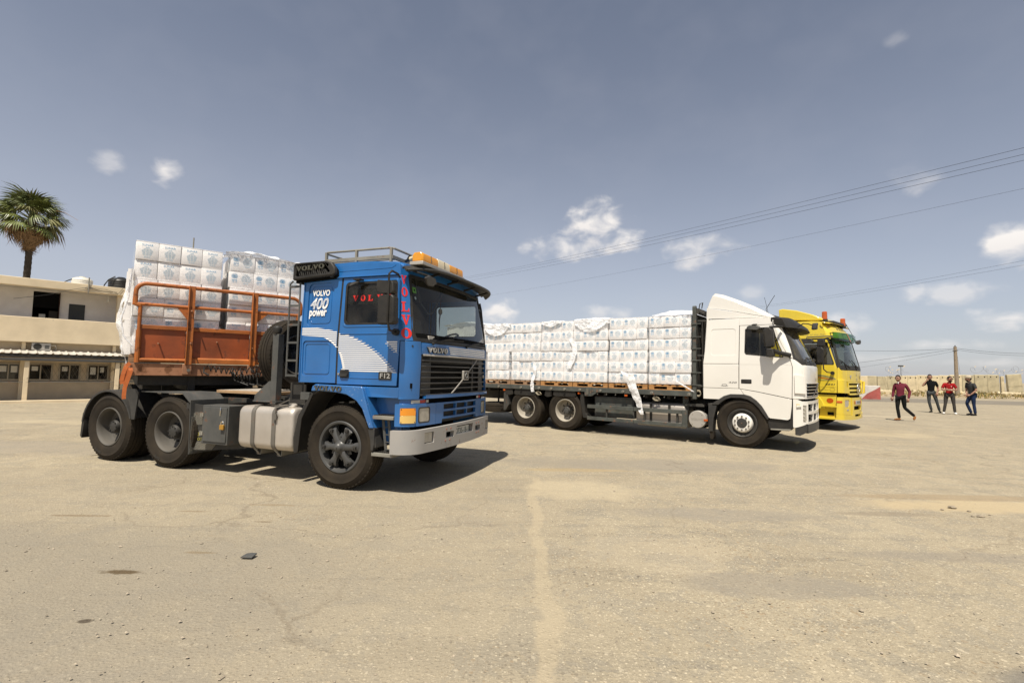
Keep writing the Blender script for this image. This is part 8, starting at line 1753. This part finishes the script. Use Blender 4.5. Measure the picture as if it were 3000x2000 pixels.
def hand_geo(mb, wrist, d, nrm, curl=.5, s=1.0):
    d = Vector(d).normalized(); nrm = Vector(nrm); nrm = (nrm - d * nrm.dot(d)).normalized(); sd_ = d.cross(nrm); w = Vector(wrist)
    mb.tube([w, w + d * .04 * s, w + d * .085 * s], [.022 * s, .034 * s, .034 * s], 8)
    for i, (o, L) in enumerate(((-.027, .068), (-.009, .078), (.009, .074), (.026, .058))):
        b = w + d * .08 * s + sd_ * o * s; p1 = b + (d * cos(curl * .5) + nrm * sin(curl * .5)) * L * .45 * s; p2 = p1 + (d * cos(curl * 1.3) + nrm * sin(curl * 1.3)) * L * .35 * s; p3 = p2 + (d * cos(curl * 2) + nrm * sin(curl * 2)) * L * .25 * s
        mb.tube([b, p1, p2, p3], [.0095 * s, .0085 * s, .0078 * s, .006 * s], 6)
    b = w + d * .03 * s - sd_ * .028 * s; mb.tube([b, b + (d * .7 - sd_ * .6 + nrm * .3) * .04 * s, b + (d * 1.0 - sd_ * .6 + nrm * .6) * .06 * s], [.012 * s, .010 * s, .008 * s], 6)
def head(T, c, yaw, skin=None, beard=False, cap=False, shades=False, tilt=0):
    # head mesh shaped from a sphere; local +x is the face direction
    bm = bmesh.new(); bmesh.ops.create_uvsphere(bm, u_segments=28, v_segments=20, radius=1)
    for v in bm.verts:
        x, y, z = v.co; j = max(0, -z)
        X = x * .098 * (1 - .12 * j) + (.012 * j if x > 0 else 0); Yv = y * .076 * (1 - .28 * j * j); Z = z * .118
        if x > .5: X -= .006 * (1 - abs(y)) * (z > -.1) * (z < .35)
        if x > .9 and -.38 < z < .12 and abs(y) < .22: X += .022 * (1 - abs(y) / .22) * (.6 + max(0, -z))          # nose
        if x > .8 and abs(z - .13) < .10 and .2 < abs(y) < .5: X -= .008                              # eye sockets
        if x > .8 and abs(z + .52) < .08 and abs(y) < .35: X += .005                                   # lips
        v.co = Vector((X, Yv, Z))
    M_ = Matrix.Translation(Vector(c)) @ Matrix.Scale(1.07, 4) @ Matrix.Rotation(yaw, 4, 'Z') @ Matrix.Rotation(tilt, 4, 'Y')
    bm.transform(M_); me = bpy.data.meshes.new('head'); bm.to_mesh(me); bm.free(); me.materials.append(skin or MT['skin']); finish(me, 60); hd = link('head', me, T)
    mb = MB()
    for s_ in (-1, 1): mb.tube([M_ @ Vector((-.005, s_ * .074, -.025)), M_ @ Vector((-.015, s_ * .086, .005)), M_ @ Vector((-.012, s_ * .080, .03))], [.010, .016, .012], 6)
    mb.build('ears', skin or MT['skin'], hd)
    bm = bmesh.new(); bmesh.ops.create_uvsphere(bm, u_segments=28, v_segments=20, radius=1); kill = []
    for v in bm.verts:
        x, y, z = v.co; keep = (z > .30) or (x < -.05 and z > -.45) or (abs(y) > .75 and z > -.05 and x < .35)
        if x > .45 and z < .52: keep = False
        if not keep: kill.append(v)
        v.co = Vector((x * .104 - .003, y * .083, z * .127 + (.008 if z > .4 else 0)))
    bmesh.ops.delete(bm, geom=kill, context='VERTS'); bm.transform(M_); me = bpy.data.meshes.new('hair'); bm.to_mesh(me); bm.free(); me.materials.append(MT['hair']); finish(me, 60); ho = link('hair', me, hd); so_ = ho.modifiers.new('s', 'SOLIDIFY'); so_.thickness = .008
    mb = MB()
    for s_ in (-1, 1):
        mb.box(.080, .092, s_ * .031 - .012, s_ * .031 + .012, .012, .020, M_); mb.box(.084, .094, s_ * .031 - .018, s_ * .031 + .018, .032, .040, M_)
    mb.build('brows_and_eyes', MT['hair'], hd)
    mb = MB(); mb.box(.088, .094, -.022, .022, -.066, -.060, M_); mb.build('mouth', pm('lips', (.22, .09, .07), .6), hd)
    if shades:
        mb = MB(); 
        for s_ in (-1, 1): mb.box(.088, .098, s_ * .033 - .024, s_ * .033 + .024, .0, .036, M_); mb.box(.0, .09, s_ * .080 - .003, s_ * .080 + .003, .018, .026, M_)
        mb.box(.090, .097, -.012, .012, .020, .028, M_); mb.build('sunglasses', MT['hair'], hd)
    if beard:
        bm = bmesh.new(); bmesh.ops.create_uvsphere(bm, u_segments=24, v_segments=18, radius=1); kill = []
        for v in bm.verts:
            x, y, z = v.co
            if not (z < -.32 and x > .0) or (x > .85 and z > -.5): kill.append(v)
            v.co = Vector((x * .103 + .006, y * .076, z * .125 - .004))
        bmesh.ops.delete(bm, geom=kill, context='VERTS'); bm.transform(M_); me = bpy.data.meshes.new('beard'); bm.to_mesh(me); bm.free(); me.materials.append(MT['hair']); finish(me, 60); link('beard', me, hd)
    if cap:
        mb = MB(); mb.lathe([(.101, .035), (.106, .055), (.100, .10), (.075, .132), (.04, .145), (.0, .148)], 24, M_); mb.prism([M_ @ Vector(p) for p in ((.07, -.07, .045), (.13, -.065, .040), (.185, -.03, .030), (.19, .0, .028), (.185, .03, .030), (.13, .065, .040), (.07, .07, .045))], M_.to_3x3() @ Vector((0, 0, .008))); mb.build('cap', MT['beige_canvas'], hd)
    return hd
def person(label, px, py, rot, J, shirt, trousers, shoe, sleeve='short', headk={}, hem=.92, extras=None, scale=1.0):
    dv = at(px, py, 1) - Vector((0, 0, EYE)); q = Vector((0, 0, EYE)) + dv * (-EYE / dv.z)
    T = thing('person', label, 'person', (q.x, q.y, 0), rot, 'men standing in the yard'); T.scale = (scale,) * 3
    V = {k: Vector(v) for k, v in J.items()}
    for s_ in 'LR': V['sh' + s_].x = V['chest'].x + (V['sh' + s_].x - V['chest'].x) * .88
    pel, ch_, nk, hd = V['pelvis'], V['chest'], V['neck'], V['head']
    mid = pel.lerp(ch_, .5)
    legs = []
    for s_ in ('L', 'R'):
        hp, kn, an, to = V['hip' + s_], V['knee' + s_], V['ank' + s_], V['toe' + s_]; legs.append([(tuple(pel), (.145, .105)), (tuple(hp), .088), (tuple(hp.lerp(kn, .5)), .078), (tuple(kn), .056), (tuple(kn.lerp(an, .35)), .056), (tuple(an), .040)])
    arms = []
    for s_ in ('L', 'R'):
        sh, el_, wr = V['sh' + s_], V['el' + s_], V['wr' + s_]; arms.append([(tuple(ch_), (.165, .115)), (tuple(sh), .060), (tuple(sh.lerp(el_, .5)), .046), (tuple(el_), .040), (tuple(el_.lerp(wr, .4)), .037), (tuple(wr), .026)])
    torso = [(tuple(pel), (.135, .105)), (tuple(mid), (.125, .100)), (tuple(ch_), (.145, .115)), (tuple(nk), .052), (tuple(nk.lerp(hd, .5)), .048)]
    def sh_(ch, k): return [(p, (tuple(x * k for x in r) if isinstance(r, tuple) else r * k)) for p, r in ch]
    body = skin_obj('body', [sh_(torso[:3], .74) + torso[3:]] + [sh_(l_[:1], .74) + l_[1:] for l_ in legs] + [[(a_[0][0], tuple(x * .74 for x in a_[0][1])), (a_[1][0], a_[1][1] * .85)] + a_[2:] for a_ in arms], MT['skin'], T)
    for s_ in ('L', 'R'):
        mb = MB(); wr = V['wr' + s_]; el_ = V['el' + s_]; hand_geo(mb, wr, V.get('hd' + s_, wr + (wr - el_)) - wr, V.get('hn' + s_, Vector((0, 1, 0))), .55, 1.05); mb.build('hand', MT['skin'], T, smooth=60)
    # trousers
    tr = []
    for s_, l_ in zip('LR', legs): tr.append(sh_([(tuple(pel - Vector((0, 0, .0))), (.118, .10))] + l_[1:-1] + [(tuple(Vector(l_[-1][0]) + Vector((0, 0, .0))), .050)], 1.10))
    skin_obj('trousers', tr, MT[trousers], T)
    # shirt
    low = pel - Vector((0, 0, pel.z - hem))
    st = [[(tuple(low), (.150, .125)), (tuple(pel + Vector((0, 0, .03))), (.145, .120)), (tuple(mid), (.135, .115)), (tuple(ch_), (.158, .125)), (tuple(nk - Vector((0, 0, .015))), .066)]]
    for s_ in ('L', 'R'):
        sh, el_, wr = V['sh' + s_], V['el' + s_], V['wr' + s_]
        if sleeve == 'short': st.append([(tuple(ch_), (.158, .125)), (tuple(sh), .074), (tuple(sh.lerp(el_, .45)), .064), (tuple(sh.lerp(el_, .78)), .066)])
        else: st.append([(tuple(ch_), (.158, .125)), (tuple(sh), .074), (tuple(sh.lerp(el_, .5)), .062), (tuple(el_), .055), (tuple(el_.lerp(wr, .5)), .050), (tuple(wr), .042)])
    skin_obj('shirt', st, MT[shirt], T)
    mb = MB(); mb.lathe([(.062, -.01), (.070, .0), (.064, .028), (.060, .03)], 16, Matrix.Translation(nk)); mb.build('collar', MT[shirt], T)
    for s_ in ('L', 'R'):
        an, to = V['ank' + s_], V['toe' + s_]; f = (to - an); f.z = 0 if abs(to.z - an.z) < .12 else f.z; f.normalize(); heel = an - f * .05; base = min(an.z, to.z)
        skin_obj('shoe', [[(tuple(heel + Vector((0, 0, -.035))), .040), (tuple(an + Vector((0, 0, -.03))), .046), (tuple(an.lerp(to, .5) + Vector((0, 0, -.01))), (.045, .040)), (tuple(to), (.042, .028))]], MT[shoe], T, 1)
    head(T, hd, **headk)
    if extras: extras(T, V)
    return T
# local axes: x = image right, y = away, z = up
rz = radians(-36)
def jj(**k): return k
J1 = jj(pelvis=(.0, 0, .93), chest=(.0, .0, 1.27), neck=(-.03, -.01, 1.46), head=(-.06, -.03, 1.625), shL=(-.17, .05, 1.40), shR=(.18, -.03, 1.39), elL=(-.21, .08, 1.10), elR=(.29, .02, 1.12), wrL=(-.24, .02, .90), wrR=(.24, -.04, .86),
        hipL=(-.08, .03, .90), hipR=(.09, -.03, .90), kneeL=(-.10, -.02, .50), kneeR=(.12, .02, .50), ankL=(-.05, .0, .09), ankR=(.42, .08, .19), toeL=(-.22, -.04, .035), toeR=(.385, .02, .045))
def ex1(T, V):
    mb = MB(); mb.prism([V['neck'] + Vector(p) for p in ((-.05, -.062, .03), (-.0, -.07, .03), (-.03, -.085, -.05))], (0, -.01, 0)); mb.build('undershirt_collar', MT['white_canvas'], T)
person('man in a maroon shirt and dark jeans walking left in brown shoes', 2640, 1232, rz, J1, 'maroon_cotton', 'black_denim', 'tan_leather', 'long', dict(yaw=radians(-115)), .88, ex1, .98)
J2 = jj(pelvis=(-.02, 0, .95), chest=(.0, .0, 1.30), neck=(-.03, -.01, 1.49), head=(-.05, -.03, 1.645), shL=(-.18, .0, 1.43), shR=(.19, .0, 1.42), elL=(-.33, -.12, 1.22), elR=(.24, .05, 1.13), wrL=(-.16, -.10, 1.50), wrR=(.20, -.06, .92), hdL=(-.12, -.07, 1.60), hnL=(.4, 1, 0),
        hipL=(-.10, .0, .92), hipR=(.08, .0, .92), kneeL=(-.10, -.02, .50), kneeR=(.18, .0, .50), ankL=(-.02, .0, .09), ankR=(.27, .05, .09), toeL=(-.10, -.14, .035), toeR=(.30, -.12, .035))
def ex2(T, V):
    mb = MB(); mb.box(-.15, -.135, -.09, -.02, 1.56, 1.68); mb.build('phone', MT['black_leather'], T, bev=.004)
person('man in a black t-shirt and grey jeans talking on a phone', 2731, 1208, rz, J2, 'black_cotton', 'grey_denim', 'black_leather', 'short', dict(yaw=radians(-85)), .92, ex2, 1.04)
J3 = jj(pelvis=(.0, 0, .88), chest=(.01, .0, 1.20), neck=(.01, -.01, 1.38), head=(.03, -.03, 1.53), shL=(-.19, .0, 1.32), shR=(.19, .0, 1.32), elL=(-.25, -.10, 1.06), elR=(.25, -.10, 1.06), wrL=(.02, -.22, 1.05), wrR=(-.03, -.20, 1.09), hdL=(.14, -.17, 1.07), hdR=(-.13, -.16, 1.08),
        hipL=(-.10, .0, .85), hipR=(.10, .0, .85), kneeL=(-.14, -.02, .46), kneeR=(.14, -.02, .46), ankL=(-.20, .0, .08), ankR=(.17, .0, .08), toeL=(-.22, -.18, .035), toeR=(.20, -.18, .035))
def ex3(T, V):
    mb = MB(); mb.box(.055, .075, -.140, -.128, 1.20, 1.235); mb.build('chest_logo', MT['white_canvas'], T)
person('bearded man in a red polo shirt and sunglasses with folded arms', 2783, 1213, rz, J3, 'red_cotton', 'brown_grey_denim', 'white_canvas', 'short', dict(yaw=radians(-50), beard=True, shades=True), .84, ex3, 1.06)
J4 = jj(pelvis=(.06, .04, .90), chest=(.03, .0, 1.25), neck=(-.01, -.01, 1.44), head=(-.05, -.02, 1.59), shL=(-.10, .14, 1.37), shR=(.13, -.12, 1.37), elL=(-.10, .16, 1.10), elR=(.18, -.16, 1.10), wrL=(-.12, .0, .93), wrR=(-.02, -.20, .90), hdR=(-.12, -.20, .86),
        hipL=(.02, .08, .88), hipR=(.08, -.05, .88), kneeL=(-.12, .05, .52), kneeR=(.10, -.03, .48), ankL=(.02, .05, .10), ankR=(.14, -.02, .08), toeL=(-.16, .02, .035), toeR=(-.04, -.06, .035))
person('man in a beige cap, charcoal t-shirt and blue jeans facing left', 2845, 1217, rz, J4, 'charcoal_cotton', 'blue_denim', 'black_leather', 'short', dict(yaw=radians(-165), cap=True, beard=True), .86, None, 1.04)
# driver silhouette in the yellow lorry
